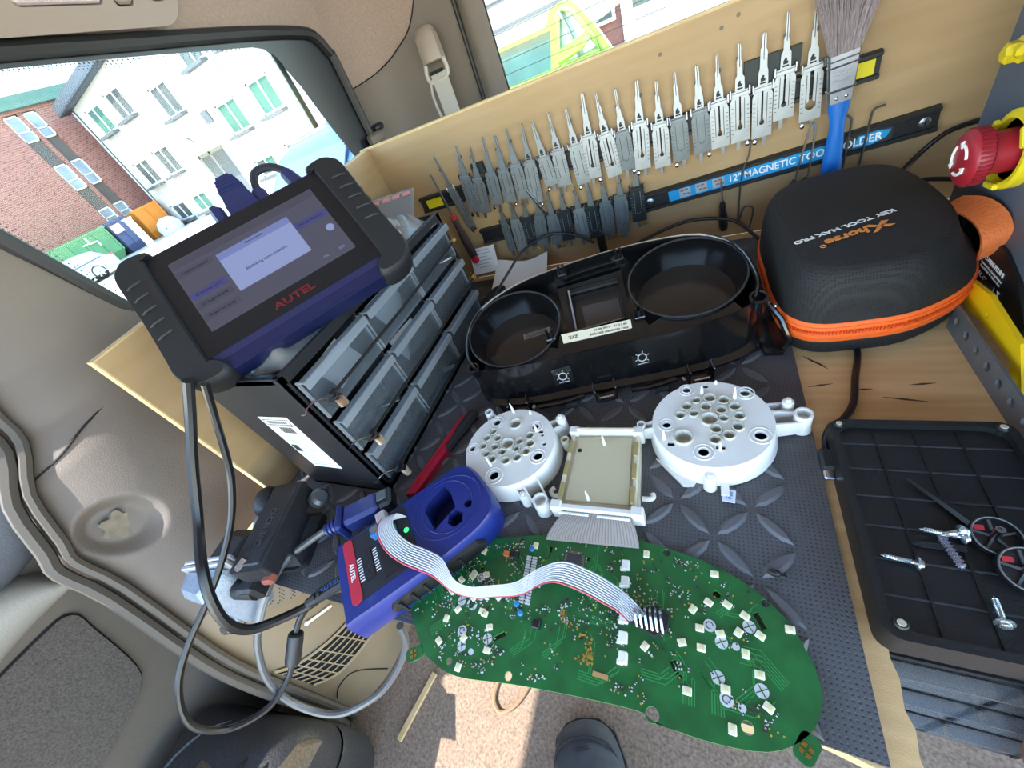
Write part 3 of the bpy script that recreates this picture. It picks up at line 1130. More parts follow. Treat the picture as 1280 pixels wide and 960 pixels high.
for k in range(9):
    mb = MB()
    mb.box((-3.9, 8.14, -0.9 + k * 0.32), (4.2, 0.05, 0.05))
    mb.build('siding_board', SILLM, fw, smooth=0)
tr = thing('brick_terrace', 'small red brick house with white window frames behind the tailgate', 'building', (0, 9, GZ))
mb = MB()
mb.box((-1.5, 9.4, 0.5), (0.62, 0.8, 3.1))
mb.build('wall', M('dull_brick', '#9c6a60', 0.9, col2='#835449', nscale=9), tr, smooth=0)
mb = MB()
mb.box((-0.1, 9.3, 0.5), (2.15, 0.8, 3.1))
mb.build('porch', STUCCO, tr, smooth=0)
for x, z in ((-1.5, 0.1), (-0.8, 0.1), (-0.1, 0.1)):
    mb = MB()
    mb.box((x, 8.96 if x < -1 else 8.86, z), (0.45, 0.1, 0.5))
    f_ = mb.build('window', UPVC, tr, smooth=0)
    mb = MB()
    mb.box((x, 8.91 if x < -1 else 8.81, z), (0.36, 0.05, 0.4))
    mb.build('pane', PANE, f_, smooth=0)
mb = MB()
mb.box((0.6, 6.0, -0.75), (2.4, 0.25, 0.55))
mb.box((0.6, 6.0, -0.46), (2.5, 0.32, 0.06))
o = mb.build('garden_wall', M('cream_wall', '#dfcfb4', 0.9), smooth=0)
tag(o, 'low cream garden wall behind the van', 'wall')
# ================================================================== bench, boards, mat
bench = thing('workbench', 'plywood workbench top with worn front edge across the rear of the van', 'workbench', (0, 0.3, -0.02))
mb = MB()
jag = [(0.094, 0.107), (0.0925, 0.095), (0.0945, 0.085), (0.093, 0.07), (0.0955, 0.062), (0.094, 0.05), (0.0965, 0.036)]
mb.prism([(-0.535, 0.050), (-0.42, 0.034), (-0.23, 0.038), (-0.1, 0.044), (0.04, 0.046)] + jag[::-1] + [(0.105, 0.107), (0.62, 0.107), (0.62, 0.6388), (-0.535, 0.6388)], -0.022, -0.004)
mb.build('bench_top', PLYTOP, bench, smooth=0)
mb = MB()
mb.box((-0.225, 0.065, -0.052), (0.60, 0.03, 0.06))
mb.build('front_rail', DARKGAP, bench, smooth=0)
for k, (x, y, a, l) in enumerate(((.093, .352, -50, .022), (.099, .346, -55, .016), (.094, .318, 10, .02), (.150, .300, -12, .03), (.165, .318, 5, .018), (.125, .312, 0, .012), (.088, .150, 80, .012))):
    mb = MB()
    mb.prism([(-l / 2, -.0004), (0, -.0012), (l / 2, 0), (0, .0009)], -.0041, -.0037, T=TR(x, y, 0) @ RZ(a))
    mb.build('stain', M('dark_stain', '#4a3b28', 0.8) if k == 0 else bpy.data.materials['dark_stain'], bench, smooth=0)
for x in (-0.5, 0.03):
    mb = MB()
    mb.box((x, 0.10, -0.222), (0.035, 0.035, 0.4))
    mb.build('leg', PLYEDGE, bench, smooth=0)

bd = thing('back_board', 'tall plywood tool board at the back of the bench carrying the pick rows', 'board', (0, 0.64, 0))
mb = MB()
mb.box((0.1, 0.645, 0.132), (1.28, 0.012, 0.272))
mb.build('panel', PLY, bd, smooth=0)
mb = MB()
mb.box((0.1, 0.6455, 0.2688), (1.28, 0.0135, 0.0028))
mb.build('edge', PLYEDGE, bd, smooth=0)
for x, z in ((0.0365, 0.256), (-0.046, 0.247), (-0.075, 0.086 + .1), (0.02, 0.25)):
    mb = MB()
    mb.cyl((x, 0.6395, z), (x, 0.6385, z), 0.0022, n=8)
    mb.build('screw', M('dark_screw', '#6b5c49', 0.5) if 'dark_screw' not in bpy.data.materials else bpy.data.materials['dark_screw'], bd)
sbd = thing('side_board', 'plywood side board with pale ply edge on the left end of the bench', 'board', (-0.527, 0.38, 0))
TS = Matrix(((0, 0, 1, 0), (1, 0, 0, 0), (0, 1, 0, 0), (0, 0, 0, 1)))
mb = MB()
mb.prism([(0.125, -0.004), (0.638, -0.004), (0.638, 0.268), (0.125, 0.243)], -0.533, -0.5205, T=TS)
mb.build('panel', PLY, sbd, smooth=0)
mb = MB()
mb.prism([(0.1235, -0.004), (0.125, -0.004), (0.125, 0.243), (0.638, 0.268), (0.638, 0.2695), (0.1235, 0.2445)], -0.5331, -0.5204, T=TS)
mb.build('edge', PLYEDGE, sbd, smooth=0)

# rubber mat with raised treads
mat_o = thing('rubber_mat', 'black rubber mat with raised tread pattern covering the left of the bench', 'mat', (-0.2, 0.3, -0.004))
mb = MB()
mb.prism([(-0.515, 0.046), (-0.42, 0.029), (-0.23, 0.034), (-0.1, 0.04), (0.04, 0.0425), (0.0800, 0.0415), (0.0795, 0.17), (0.0785, 0.35), (0.076, 0.45), (0.075, 0.615), (-0.515, 0.615)], -0.004, 0.0)
mb.build('sheet', RUBBER, mat_o, smooth=0)
TREAD = M('rubber_tread', '#626266', 0.5, col2='#565659', nscale=30, bump=0.25, bscale=500)
mb = MB()
ex, ey = 0.0165, 0.0052
dx = 0.0275
for i in range(23):
    for j in range(22):
        x = -0.508 + i * dx
        y = 0.055 + j * dx
        if x > 0.066 or y > 0.60:
            continue
        a = 45 if (i + j) % 2 else -45
        T = TR(x, y, 0) @ RZ(a)
        ring = [(-ex, 0), (-ex * .55, -ey * .8), (0, -ey), (ex * .55, -ey * .8), (ex, 0), (ex * .55, ey * .8), (0, ey), (-ex * .55, ey * .8)]
        mb.add([(p, q, -0.0002) for p, q in ring] + [(p * .78, q * .5, 0.0019) for p, q in ring],
               [(k, (k + 1) % 8, (k + 1) % 8 + 8, k + 8) for k in range(8)] + [tuple(range(8, 16))], T)
tr_ = mb.build('tread', TREAD, mat_o, smooth=40)
tr_['kind'] = 'stuff'
# ================================================================== things on the back board (board face y = 0.639)
YB = 0.639
YEL = M('yellow_label', '#e6d21c', 0.5)
BLUEL = M('blue_label', '#1f9ad6', 0.45)
STRIPB = M('strip_black', '#1d1e20', 0.5)
TXZ = Matrix(((1, 0, 0, 0), (0, 0, -1, 0), (0, 1, 0, 0), (0, 0, 0, 1)))    # x right, y up the board, z towards the camera


def strip_thing(name, label, x0, z0, x1, z1, h=0.026):
    d = Vector((x1 - x0, 0, z1 - z0))
    T = FR((x0, YB, z0), d.normalized(), z=(0, -1, 0))
    t = thing(name, label, 'tool holder', mat=T, group=None)
    L = d.length
    mb = MB()
    mb.box((L / 2, 0, 0.003), (L, h, 0.006))
    for y in (-h / 2 + 0.0025, h / 2 - 0.0025):
        mb.box((L / 2, y, 0.0085), (L, 0.005, 0.005), bev=0.001)
    mb.build('rail', STRIPB, t, local=True)
    return t, L


s1, L = strip_thing('magnetic_strip', 'upper black magnetic strip with yellow label behind the long row of picks', -0.465, 0.158, 0.172, 0.169)
for a, b in ((0.012, 0.045), (0.605, 0.632)):
    mb = MB()
    mb.box(((a + b) / 2, -0.001, 0.0066), (b - a, 0.015, 0.0012))
    mb.build('yellow_label', YEL, s1, local=True, smooth=0)
for x, z in ((-0.331, 0.190), (0.066, 0.201), (0.048, 0.197)):
    pass
s2, L = strip_thing('magnetic_strip', 'lower left black magnetic strip under the dark short picks', -0.372, 0.079, -0.092, 0.082)
s3, L = strip_thing('magnetic_strip', 'lower right magnetic strip with blue lettered label', -0.088, 0.0745, 0.236, 0.0985)
mb = MB()
mb.box((0.135, 0, 0.0066), (0.19, 0.0165, 0.0012))
mb.build('blue_label', BLUEL, s3, local=True, smooth=0)
mb = MB()
mb.box((0.258, 0, 0.0066), (0.056, 0.0165, 0.0012))
mb.build('dark_label', M('torn_label', '#30363c', 0.5), s3, local=True, smooth=0)
mb = MB()
mb.prism([(0.25, -.006), (0.268, -.0075), (0.281, -.003), (0.284, .004), (0.272, .0065), (0.255, .006)], 0.0072, 0.0076)
mb.prism([(0.218, -.006), (0.232, -.0065), (0.229, .004), (0.222, .0065)], 0.0072, 0.0076)
mb.build('label_remains', BLUEL, s3, local=True, smooth=0)
text('12" MAGNETIC TOOL HOLDER', 0.0125, UPVC, s3, 'lettering', TR(0.197, -0.0005, 0.0078), width=0.158, bold=0.0002)
for k in range(3):
    mb = MB()
    x = 0.062 + k * 0.0215
    mb.box((x, 0, 0.0074), (0.015, 0.0125, 0.0006))
    pp = mb.build('printed_picture', M('print_grey', '#9fb0b4', 0.6) if k == 0 else bpy.data.materials['print_grey'], s3, local=True, smooth=0)
    mb = MB()
    for q, (a, b) in enumerate(((-.0035, .003), (.002, .0035), (-.001, -.002), (.0045, -.0025))):
        mb.box((x + a, b, 0.0079), (0.0045, 0.002, 0.0004))
    mb.build('picture_mark', M('print_mark', '#a8603a', 0.6) if k == 0 else bpy.data.materials['print_mark'], pp, local=True, smooth=0)
for x in (0.013, 0.313):
    mb = MB()
    mb.lathe([(0.0052, 0.006), (0.0052, 0.0075), (0.003, 0.0085)], 14, TR(x, 0, 0))
    sc = mb.build('screw', STEEL, s3, local=True)
    mb = MB()
    mb.box((x, 0, 0.0087), (0.006, 0.001, 0.0006))
    mb.box((x, 0, 0.0087), (0.001, 0.006, 0.0006))
    mb.build('cross_slot', DARKGAP, sc, local=True, smooth=0)
# black bracket plates of the upper strip
mb = MB()
mb.box((0.071, YB - 0.004, 0.198), (0.055, 0.007, 0.026))
mb.build('bracket', M('dark_green_black', '#1f2a28', 0.5), s1, smooth=0)
mb = MB()
mb.box((-0.331, YB - 0.004, 0.189), (0.022, 0.007, 0.018))
mb.build('bracket', bpy.data.materials['dark_green_black'], s1, smooth=0)

# ------------------------------------------------------------------ the picks
UP = [(-0.3892, 0.2277, -0.3902, 0.1768, -0.3811, 0.1037), (-0.3544, 0.2302, -0.3553, 0.1872, -0.3619, 0.1275), (-0.3329, 0.2232, -0.3345, 0.1784, -0.3433, 0.1216), (-0.3088, 0.2305, -0.3085, 0.1807, -0.3154, 0.1301), (-0.2855, 0.2266, -0.2861, 0.1807, -0.2911, 0.1277), (-0.2622, 0.2302, -0.2635, 0.1832, -0.2665, 0.1282), (-0.2409, 0.2303, -0.2405, 0.1799, -0.2464, 0.1173), (-0.2173, 0.2267, -0.217, 0.1804, -0.2145, 0.1368), (-0.1944, 0.231, -0.1937, 0.1833, -0.194, 0.1317), (-0.1671, 0.2298, -0.1669, 0.1836, -0.1649, 0.1274), (-0.1456, 0.2393, -0.1455, 0.1899, -0.148, 0.1315), (-0.1238, 0.2347, -0.1225, 0.1858, -0.118, 0.1267), (-0.1009, 0.232, -0.1001, 0.1828, -0.0987, 0.1308), (-0.0775, 0.2319, -0.0762, 0.1862, -0.0783, 0.1268), (-0.0546, 0.2247, -0.0521, 0.1781, -0.0521, 0.1226), (-0.0317, 0.2262, -0.0293, 0.178, -0.0276, 0.1249), (-0.0093, 0.2253, -0.0044, 0.1802, -0.002, 0.1276), (0.0143, 0.2297, 0.0169, 0.1829, 0.0192, 0.1289), (0.0374, 0.2325, 0.0394, 0.1859, 0.0416, 0.1295), (0.0592, 0.234, 0.0628, 0.1843, 0.0643, 0.1287), (0.0809, 0.2445, 0.0839, 0.194, 0.0857, 0.1424), (0.1056, 0.2386, 0.1094, 0.1893, 0.1127, 0.1336)]
LO = [(-0.3155, 0.1253, -0.3163, 0.1004, -0.3193, 0.0431), (-0.2922, 0.1248, -0.2947, 0.099, -0.2988, 0.0411), (-0.2723, 0.1265, -0.2736, 0.0978, -0.2765, 0.0461), (-0.2514, 0.1375, -0.2494, 0.0973, -0.2591, 0.0417), (-0.2297, 0.1286, -0.2288, 0.0927, -0.2315, 0.0408), (-0.2086, 0.1295, -0.2066, 0.0957, -0.2102, 0.0436), (-0.1825, 0.1289, -0.1828, 0.0918, -0.1844, 0.0401), (-0.1635, 0.1271, -0.1622, 0.0917, -0.1639, 0.0377), (-0.1384, 0.1372, -0.1394, 0.0939, -0.1416, 0.0398), (-0.1167, 0.1264, -0.1156, 0.0984, -0.119, 0.0384), (-0.0884, 0.1374, -0.0912, 0.1051, -0.0924, 0.0517)]
PK_L = M('pick_light_steel', '#b3b8ba', 0.42, 0.75, col2='#9ea4a7', nscale=60, stretch=(1, 1, 6))
PK_M = M('pick_mid_steel', '#a4abad', 0.4, 0.75, col2='#90989b', nscale=60, stretch=(1, 1, 6))
PK_D = M('pick_dark_steel', '#7c8487', 0.45, 0.65, col2='#6c7477', nscale=60, stretch=(1, 1, 6))
PK_K = M('pick_blackened_steel', '#3d4144', 0.42, 0.6, col2='#33373a', nscale=60)
KEYW = M('engraving', '#4d5255', 0.6)
ORD = ['leftmost', 'second', 'third', 'fourth', 'fifth', 'sixth', 'seventh', 'eighth', 'ninth', 'tenth', 'eleventh', 'twelfth', 'thirteenth', 'fourteenth', 'fifteenth', 'sixteenth', 'seventeenth', 'eighteenth', 'nineteenth', 'twentieth', 'twenty-first', 'rightmost']
rng = random.Random(3)


def pick(i, spec, row):
    tx, tz, sx, sz, bx, bz = spec
    up = Vector((tx - bx, 0, tz - bz)).normalized()
    upv = Vector((sx - bx, 0, sz - bz))
    bl = upv.length
    upv.normalize()
    blade_l = max(0.02, math.hypot(tx - sx, tz - sz))
    lower = row == 'lower'
    if lower:
        body_m = (PK_D, PK_M, PK_K, PK_D, PK_D, PK_K, PK_M, PK_K, PK_D, PK_D, PK_K)[i]
        tone = {PK_D: 'dark grey', PK_M: 'mid grey', PK_K: 'blackened'}[body_m]
        blade_m = PK_D
    else:
        body_m = PK_D if i in (12, 15, 16) else (PK_L if i >= 10 else PK_M)
        tone = {PK_D: 'dark grey', PK_M: 'mid grey', PK_L: 'light grey'}[body_m]
        blade_m = PK_L if i >= 7 else PK_M
    last = (10 if lower else 21)
    o = ORD[i] if i < last else 'rightmost'
    lab = '%s steel lock pick, %s from the left in the %s row' % (tone, o, row) if o not in ('leftmost', 'rightmost') else '%s steel lock pick, %s of the %s row' % (tone, o, row)
    if i == 0 and not lower:
        lab = 'narrow pick with a hooked tip, leftmost of the upper row'
    t = thing('lock_pick', lab, 'lock pick', mat=FR((sx, YB - (0.0105 if not lower else 0.0105) - 0.0005 * (i % 2), sz), (-upv.z * -1, 0, -upv.x), z=(0, -1, 0)), group='lock picks on the %s magnetic strip' % row)
    w_ = 0.0104 if i else 0.0078
    keyhole = i in (10, 11, 13, 14, 17, 18, 19, 20, 21) and not lower
    big = i == 21 and not lower
    hw = 0.0006
    holes = []
    if big:
        holes = [[(-0.0018, -0.004), (0.0018, -0.004), (0.0018, -0.036)] + [(0.0048 * math.cos(a), -0.040 + 0.0048 * math.sin(a)) for a in [math.radians(65 - k * 31) for k in range(11)]] + [(-0.0018, -0.036)]]
    elif keyhole:
        holes = [[(-0.0009, -0.006), (0.0009, -0.006), (0.0011, -bl * 0.62)] + [(0.0028 * math.cos(a), -bl * 0.70 + 0.0028 * math.sin(a)) for a in [math.radians(60 - k * 30) for k in range(11)]] + [(-0.0011, -bl * 0.62)]]
    poly = [(-w_ * 0.82, 0), (w_ * 0.82, 0), (w_ * 0.84, -0.007), (w_, -0.011), (w_, -bl), (-w_, -bl), (-w_, -0.011), (-w_ * 0.84, -0.007)]
    mb = MB()
    mb.prism(poly, 0.0, 0.0022, holes=holes)
    body = mb.build('body', body_m, t, local=True, smooth=0)
    mb = MB()
    # raised guide bars, scale ticks and printed lines on the body
    for x in (-w_ * .45, w_ * .45):
        mb.box((x, -bl * .45, 0.0024), (0.0007, bl * .6, 0.0006))
    for k in range(7):
        mb.box((-w_ * .8, -bl * .3 - k * bl * .085, 0.0023), (0.0022, 0.0006, 0.0004))
        mb.box((w_ * .8, -bl * .3 - k * bl * .085, 0.0023), (0.0022, 0.0006, 0.0004))
    if body_m in (PK_D, PK_K):
        mb.tube([(0.0026 * math.cos(a), -bl * .72 + 0.0026 * math.sin(a), 0.0023) for a in [math.radians(180 + k * 20) for k in range(10)]], 0.0003, 4)
    g = mb.build('engraving', KEYW if body_m not in (PK_K,) else PK_M, body, local=True, smooth=0)
    g['kind'] = 'stuff'
    # blade with a shouldered root and a notched tip
    mb = MB()
    r = 0.0052 if not lower else 0.0048
    tw = 0.0016 + 0.0008 * (i % 3 == 1)
    n1 = blade_l * 0.34
    n2 = blade_l * (0.50 + 0.05 * (i % 4))
    sd = 1 if i % 2 else -1
    if i == 0 and not lower:
        bp = [(-0.003, -0.004), (0.003, -0.004), (0.0022, n1), (0.001, blade_l * .92), (0.001, blade_l), (-0.0032, blade_l), (-0.0034, blade_l - .002), (-0.0012, blade_l - .003), (-0.0012, n1)]
    else:
        bp = [(-r, -0.003), (r, -0.003), (r * .9, n1 * .8), (tw + .0012, n1), (tw + .001, n2), (tw * .85, n2 + .002), (tw * .8, blade_l - .003), (tw * .3 + .0003 * sd, blade_l), (-tw * .3 + .0003 * sd, blade_l), (-tw * .8, blade_l - .003), (-tw * .85, n2 + .005), (-tw - .001, n2 + .003), (-tw - .0012, n1), (-r * .9, n1 * .8)]
    mb.prism(bp, -0.0004, 0.0016)
    bld = mb.build('blade', blade_m, t, local=True, smooth=0)
    mb = MB()
    mb.box((0.0, (n1 + blade_l) / 2 + .004, 0.0018), (0.0008, blade_l * .5, 0.0004))
    if i % 4 != 3:
        mb.box((sd * (tw + .001), n2 + .004, 0.0006), (0.0018, 0.004, 0.0016))
    mb.build('groove', KEYW, bld, local=True, smooth=0)
    if not lower and i >= 6:
        # printed animal-like mark and lettering on the shoulder of the blade
        mb = MB()
        mb.prism([(-.0024, .004), (.002, .004), (.0024, .0062), (.0008, .0072), (.0012, .0092), (-.0004, .0104), (-.0016, .0088), (-.0026, .0068)], 0.0016, 0.0018)
        mb.box((0, 0.0022, 0.0017), (0.006, 0.0016, 0.0003))
        mb.build('printed_mark', INK, bld, local=True, smooth=0)
    # bright clamp ends on the shoulders and their bar
    mb = MB()
    mb.box((0, -0.0035, 0.0031), (w_ * 1.75, 0.0042, 0.0018), bev=0.0004)
    cb = mb.build('clamp_bar', body_m, t, local=True)
    for x in (-w_ * .95, w_ * .95):
        mb = MB()
        mb.box((x, -0.0015, 0.0024), (0.0022, 0.010, 0.0026), bev=0.0007)
        mb.build('clamp_end', CHROME, t, local=True)
    # slider rod with its round knob below the body
    mb = MB()
    ox = w_ * (0.25 if i % 2 else -0.2)
    mb.box((ox, -bl - 0.004, 0.0012), (0.0042, 0.012, 0.0016))
    mb.build('slider', STEEL if not lower else PK_D, t, local=True, smooth=0)
    if i % 3 != 2 or lower:
        mb = MB()
        kx = w_ * (0.75 if i % 2 == 0 else -0.65)
        mb.box((kx, -bl - 0.0015, 0.0012), (0.002, 0.006, 0.0014))
        mb.lathe([(0.0024, -0.0002), (0.0027, 0.001), (0.0024, 0.0032), (0.001, 0.0036)], 10, TR(kx, -bl - 0.005, 0))
        mb.build('knob', CHROME if not lower else BRASS, t, local=True)
    return t


for i, sp in enumerate(UP):
    pick(i, sp, 'upper')
for i, sp in enumerate(LO):
    pick(i, sp, 'lower')
# loose bright blade hanging between the rows
t = thing('loose_blade', 'single bright steel blade leaning between the two pick rows', 'blade', mat=FR((-0.2465, YB - 0.016, 0.118), (0.906, 0, 0.42), z=(0, -1, 0)))
mb = MB()
mb.prism([(-0.002, -0.024), (0.0022, -0.022), (0.0016, 0.012), (0.0008, 0.024), (-0.0008, 0.024), (-0.0016, 0.012)], 0, 0.0014)
mb.build('strip', CHROME, t, local=True, smooth=0)

# ------------------------------------------------------------------ paint brush hung over the strip
T = FR((0.1353, YB - 0.024, 0.147), (0.997, 0, 0.07), z=(0, -1, 0))
br = thing('paint_brush', 'blue-handled paint brush with steel ferrule standing bristles up on the board', 'brush', mat=T)
BH = M('blue_brush_handle', '#1a62b4', 0.35, col2='#1f6fc4', nscale=20)
FER = M('tin_ferrule', '#aeb3b8', 0.3, 1.0, col2='#8d939a', nscale=50)
mb = MB()
secs = []
for y, hw, th in ((0.006, 0.0105, 0.005), (-0.004, 0.0098, 0.0052), (-0.014, 0.0075, 0.0055), (-0.024, 0.0072, 0.006), (-0.045, 0.0088, 0.0066), (-0.066, 0.0102, 0.0066), (-0.08, 0.0108, 0.006), (-0.084, 0.0098, 0.004)):
    secs.append([(hw * math.cos(a) - (0.0 if y > -.02 else (y + .02) * -0.04), y, 0.008 + th * math.sin(a)) for a in [2 * PI * k / 14 for k in range(14)]])
mb.loft(secs[::-1])
mb.build('handle', BH, br, local=True)
mb = MB()
mb.loft([[(x, y, 0.008 + z) for x, z in ((-hw, -t_), (hw, -t_), (hw + .0015, -t_ * .5), (hw + .0015, t_ * .5), (hw, t_), (-hw, t_), (-hw - .0015, t_ * .5), (-hw - .0015, -t_ * .5))] for y, hw, t_ in ((0.004, 0.0095, 0.0055), (0.03, 0.0108, 0.006), (0.0495, 0.0118, 0.0065))])
for y in (0.0165, 0.039, 0.0445):
    mb.loft([[(x, y + dy, 0.008 + z) for x, z in ((-hw, -t_), (hw, -t_), (hw + .0015, -t_ * .5), (hw + .0015, t_ * .5), (hw, t_), (-hw, t_), (-hw - .0015, t_ * .5), (-hw - .0015, -t_ * .5))] for dy, hw, t_ in ((-.0012, .0105 + y * .02, .006), (0, .0112 + y * .02, .007), (.0012, .0105 + y * .02, .006))])
fe = mb.build('ferrule', FER, br, local=True)
text('25mm', 0.0065, STEEL, fe, 'embossing', TR(0.0, 0.032, 0.0148), width=0.016, bold=0.0002)
text('1" 5mm EX.', 0.0045, STEEL, fe, 'embossing', TR(0.0, 0.0245, 0.0148), width=0.016, bold=0.0001)
for x in (-0.004, 0.0045):
    mb = MB()
    mb.lathe([(0.0018, 0.0138), (0.0016, 0.0148), (0.0006, 0.0154)], 8, TR(x, 0.009, 0))
    mb.build('nail', CHROME, fe, local=True)
BRI = M('brush_bristles', '#6f5f61', 0.8, col2='#a79a9c', nscale=90, stretch=(9, 1, 9))
mb = MB()
for k in range(520):
    a = rng.uniform(-1, 1)
    b = rng.uniform(-1, 1)
    x0, z0 = a * 0.0112, 0.008 + b * 0.0055
    l = rng.uniform(0.06, 0.082)
    bend = rng.uniform(-0.004, 0.004)
    x1, z1 = a * 0.031 + bend + 0.003, 0.008 + b * 0.014
    p0, p1, p2 = Vector((x0, 0.046, z0)), Vector((x0 * .55 + x1 * .45, 0.046 + l * .55, z0 * .5 + z1 * .5)), Vector((x1, 0.046 + l, z1))
    wv = Vector((0.00042, 0, 0.00012))
    mb.add([p0 - wv, p0 + wv, p1 + wv, p1 - wv, p2], [(0, 1, 2, 3), (3, 2, 4)])
o = mb.build('bristles', BRI, br, local=True, smooth=0)
o['kind'] = 'stuff'

# screwdriver with black and red handle behind the drawer cabinet
P0, P1 = Vector((-0.4085, 0.615, 0.208)), Vector((-0.388, 0.607, 0.044))


def screwdriver(name, label, tip, end, shaft_r, handle_len, hr, hm, hm2=None, shaft=None):
    d = (Vector(end) - Vector(tip))
    L = d.length
    t = thing(name, label, 'screwdriver', mat=FR(tip, d.normalized().orthogonal(), z=d.normalized()))
    mb = MB()
    mb.lathe([(shaft_r * .5, 0), (shaft_r, 0.004), (shaft_r, L - handle_len + .004)], 8)
    mb.build('shaft', shaft or STEEL, t, local=True)
    mb = MB()
    z0 = L - handle_len
    mb.lathe([(hr * .45, z0), (hr * .75, z0 + .006), (hr * .7, z0 + handle_len * .25), (hr, z0 + handle_len * .5), (hr, z0 + handle_len * .85), (hr * .8, z0 + handle_len * .97), (hr * .4, L)], 8)
    h = mb.build('handle', hm, t, local=True, smooth=25)
    if hm2:
        mb = MB()
        mb.lathe([(hr * 1.02, L - handle_len * .14), (hr * .98, L - handle_len * .02), (hr * .5, L + .001)], 8)
        mb.build('red_end', hm2, h, local=True, smooth=25)
        mb = MB()
        mb.lathe([(hr * .5, z0 - .001), (hr * .8, z0 + .004), (hr * .78, z0 + .007)], 8)
        mb.build('red_collar', hm2, h, local=True, smooth=25)
    return t


RED = M('red_plastic', '#b8182c', 0.35)
screwdriver('screwdriver', 'black and red handled screwdriver hanging tip up at the left end of the pick rows', P0, P1, 0.0016, 0.092, 0.0078, M('black_red_handle', '#2a1518', 0.4), RED, M('dark_shaft', '#5a5d60', 0.35, 0.9))
screwdriver('screwdriver', 'small black-handled screwdriver hanging below the blue strip label', (0.020, YB - 0.014, 0.088), (0.024, YB - 0.014, 0.0125), 0.0011, 0.044, 0.0058, BLACKP)
# bent hook tools
HOOK = M('dark_steel_wire', '#6c7072', 0.35, 0.9)


def wire_tool(label, pts, r, cat='pick', name='hook_tool'):
    t = thing(name, label, cat, pts[0])
    mb = MB()
    mb.tube(smooth(pts, 4), r, 6)
    mb.build('wire', HOOK, t)
    return t


y_ = YB - 0.013
wire_tool('bent steel tension hook hanging below the picks, beside the small black screwdriver', [(0.053, y_, 0.128), (0.052, y_, 0.112), (0.046, y_, 0.092), (0.043, y_, 0.06), (0.042, y_, 0.030), (0.043, y_, 0.022), (0.048, y_, 0.040), (0.055, y_, 0.042), (0.060, y_, 0.036), (0.058, y_, 0.016), (0.053, y_, 0.004)], 0.0011)
wire_tool('long hex hook tool with bent tip right of the paint brush', [(0.183, y_, 0.1285), (0.176, y_, 0.128), (0.173, y_, 0.126), (0.172, y_, 0.12), (0.1715, y_, 0.09), (0.1705, y_, 0.068)], 0.0013)
wire_tool('dark hook tool half hidden behind the brush handle', [(0.149, y_, 0.128), (0.153, y_, 0.124), (0.1545, y_, 0.118), (0.1545, y_, 0.09), (0.153, y_, 0.05)], 0.0013)
for k, (a, lab) in enumerate((((0.111, 0.1235), 'left of the pair of black-handled hook picks in front of the strip'), ((0.1165, 0.1235), 'right of the pair of black-handled hook picks in front of the strip'))):
    t = thing('hook_pick', lab, 'hook pick', (a[0], y_, 0.03))
    x0 = (0.104, 0.1165)[k]
    mb = MB()
    mb.tube(smooth([(0.115 - .002 * k, y_, 0.131), (0.117 - .003 * k + k * .004, y_, 0.128), (0.1135 + .007 * k, y_, 0.118), (x0 + .003, y_, 0.075), (x0 + .001, y_, 0.058)], 4), 0.0012, 6)
    mb.build('shaft', STEEL, t)
    mb = MB()
    mb.tube([(x0 + .001, y_, 0.066), (x0, y_, 0.060), (x0 - .001, y_, 0.045), (x0 - .002, y_, 0.012)], [0.002, 0.0052, 0.0062, 0.0058], 10)
    h = mb.build('handle', BLACKP, t)
    mb = MB()
    mb.tube([(x0 + .0045 * math.cos(a2), y_ - 0.0058, 0.0585 + 0.0035 * math.sin(a2)) for a2 in frange(0, PI, 8)], 0.0007, 5)
    mb.build('white_ring', UPVC, h)
# ================================================================== drawer cabinet
CX0, CX1, CY0, CY1, CZ = -0.468, -0.335, 0.150, 0.482, 0.187
cab = thing('drawer_cabinet', 'black small-parts cabinet with nine clear drawers standing along the left of the bench', 'cabinet', (-0.40, 0.316, 0.0))
CABM = M('cabinet_plastic', '#1b1c1f', 0.42, col2='#232428', nscale=25, bump=0.1, bscale=500)
mb = MB()
tk = 0.0045
mb.box(((CX0 + CX1) / 2, (CY0 + CY1) / 2, tk / 2 + .0005), (CX1 - CX0, CY1 - CY0, tk))
mb.box(((CX0 + CX1) / 2, CY0 + tk / 2, CZ / 2), (CX1 - CX0, tk, CZ - .001))
mb.box(((CX0 + CX1) / 2, CY1 - tk / 2, CZ / 2), (CX1 - CX0, tk, CZ - .001))
mb.box((CX0 + tk / 2, (CY0 + CY1) / 2, CZ / 2), (tk, CY1 - CY0 - .01, CZ - .002))
mb.box(((CX0 + CX1) / 2 - .004, (CY0 + CY1) / 2, CZ - 0.012), (CX1 - CX0 - .012, CY1 - CY0 - .01, tk))
mb.build('shell', CABM, cab, smooth=0)
mb = MB()
fr = 0.0065
mb.box((CX1 - fr / 2, CY0 + .004, CZ / 2), (fr, .0085, CZ), bev=.001)
mb.box((CX1 - fr / 2, CY1 - .004, CZ / 2), (fr, .0085, CZ), bev=.001)
mb.box((CX1 - fr / 2, (CY0 + CY1) / 2, CZ - .005), (fr, CY1 - CY0, .011), bev=.001)
mb.box((CX1 - fr / 2, (CY0 + CY1) / 2, .006), (fr, CY1 - CY0, .012), bev=.001)
mb.box((CX0 + .003, (CY0 + CY1) / 2, CZ - .003), (fr, CY1 - CY0, .008), bev=.001)
mb.box(((CX0 + CX1) / 2, CY0 + .003, CZ - .003), (CX1 - CX0, .006, .007), bev=.001)
ROWZ = [0.013, 0.068, 0.122, 0.177]
COLY = [0.158, 0.2625, 0.367, 0.474]
for y in COLY[1:-1]:
    mb.box((CX1 - fr / 2 - .002, y, CZ / 2), (fr, .003, CZ - .02))
for z in ROWZ[1:-1]:
    mb.box((CX1 - fr / 2 - .002, (CY0 + CY1) / 2, z), (fr, CY1 - CY0 - .01, .003))
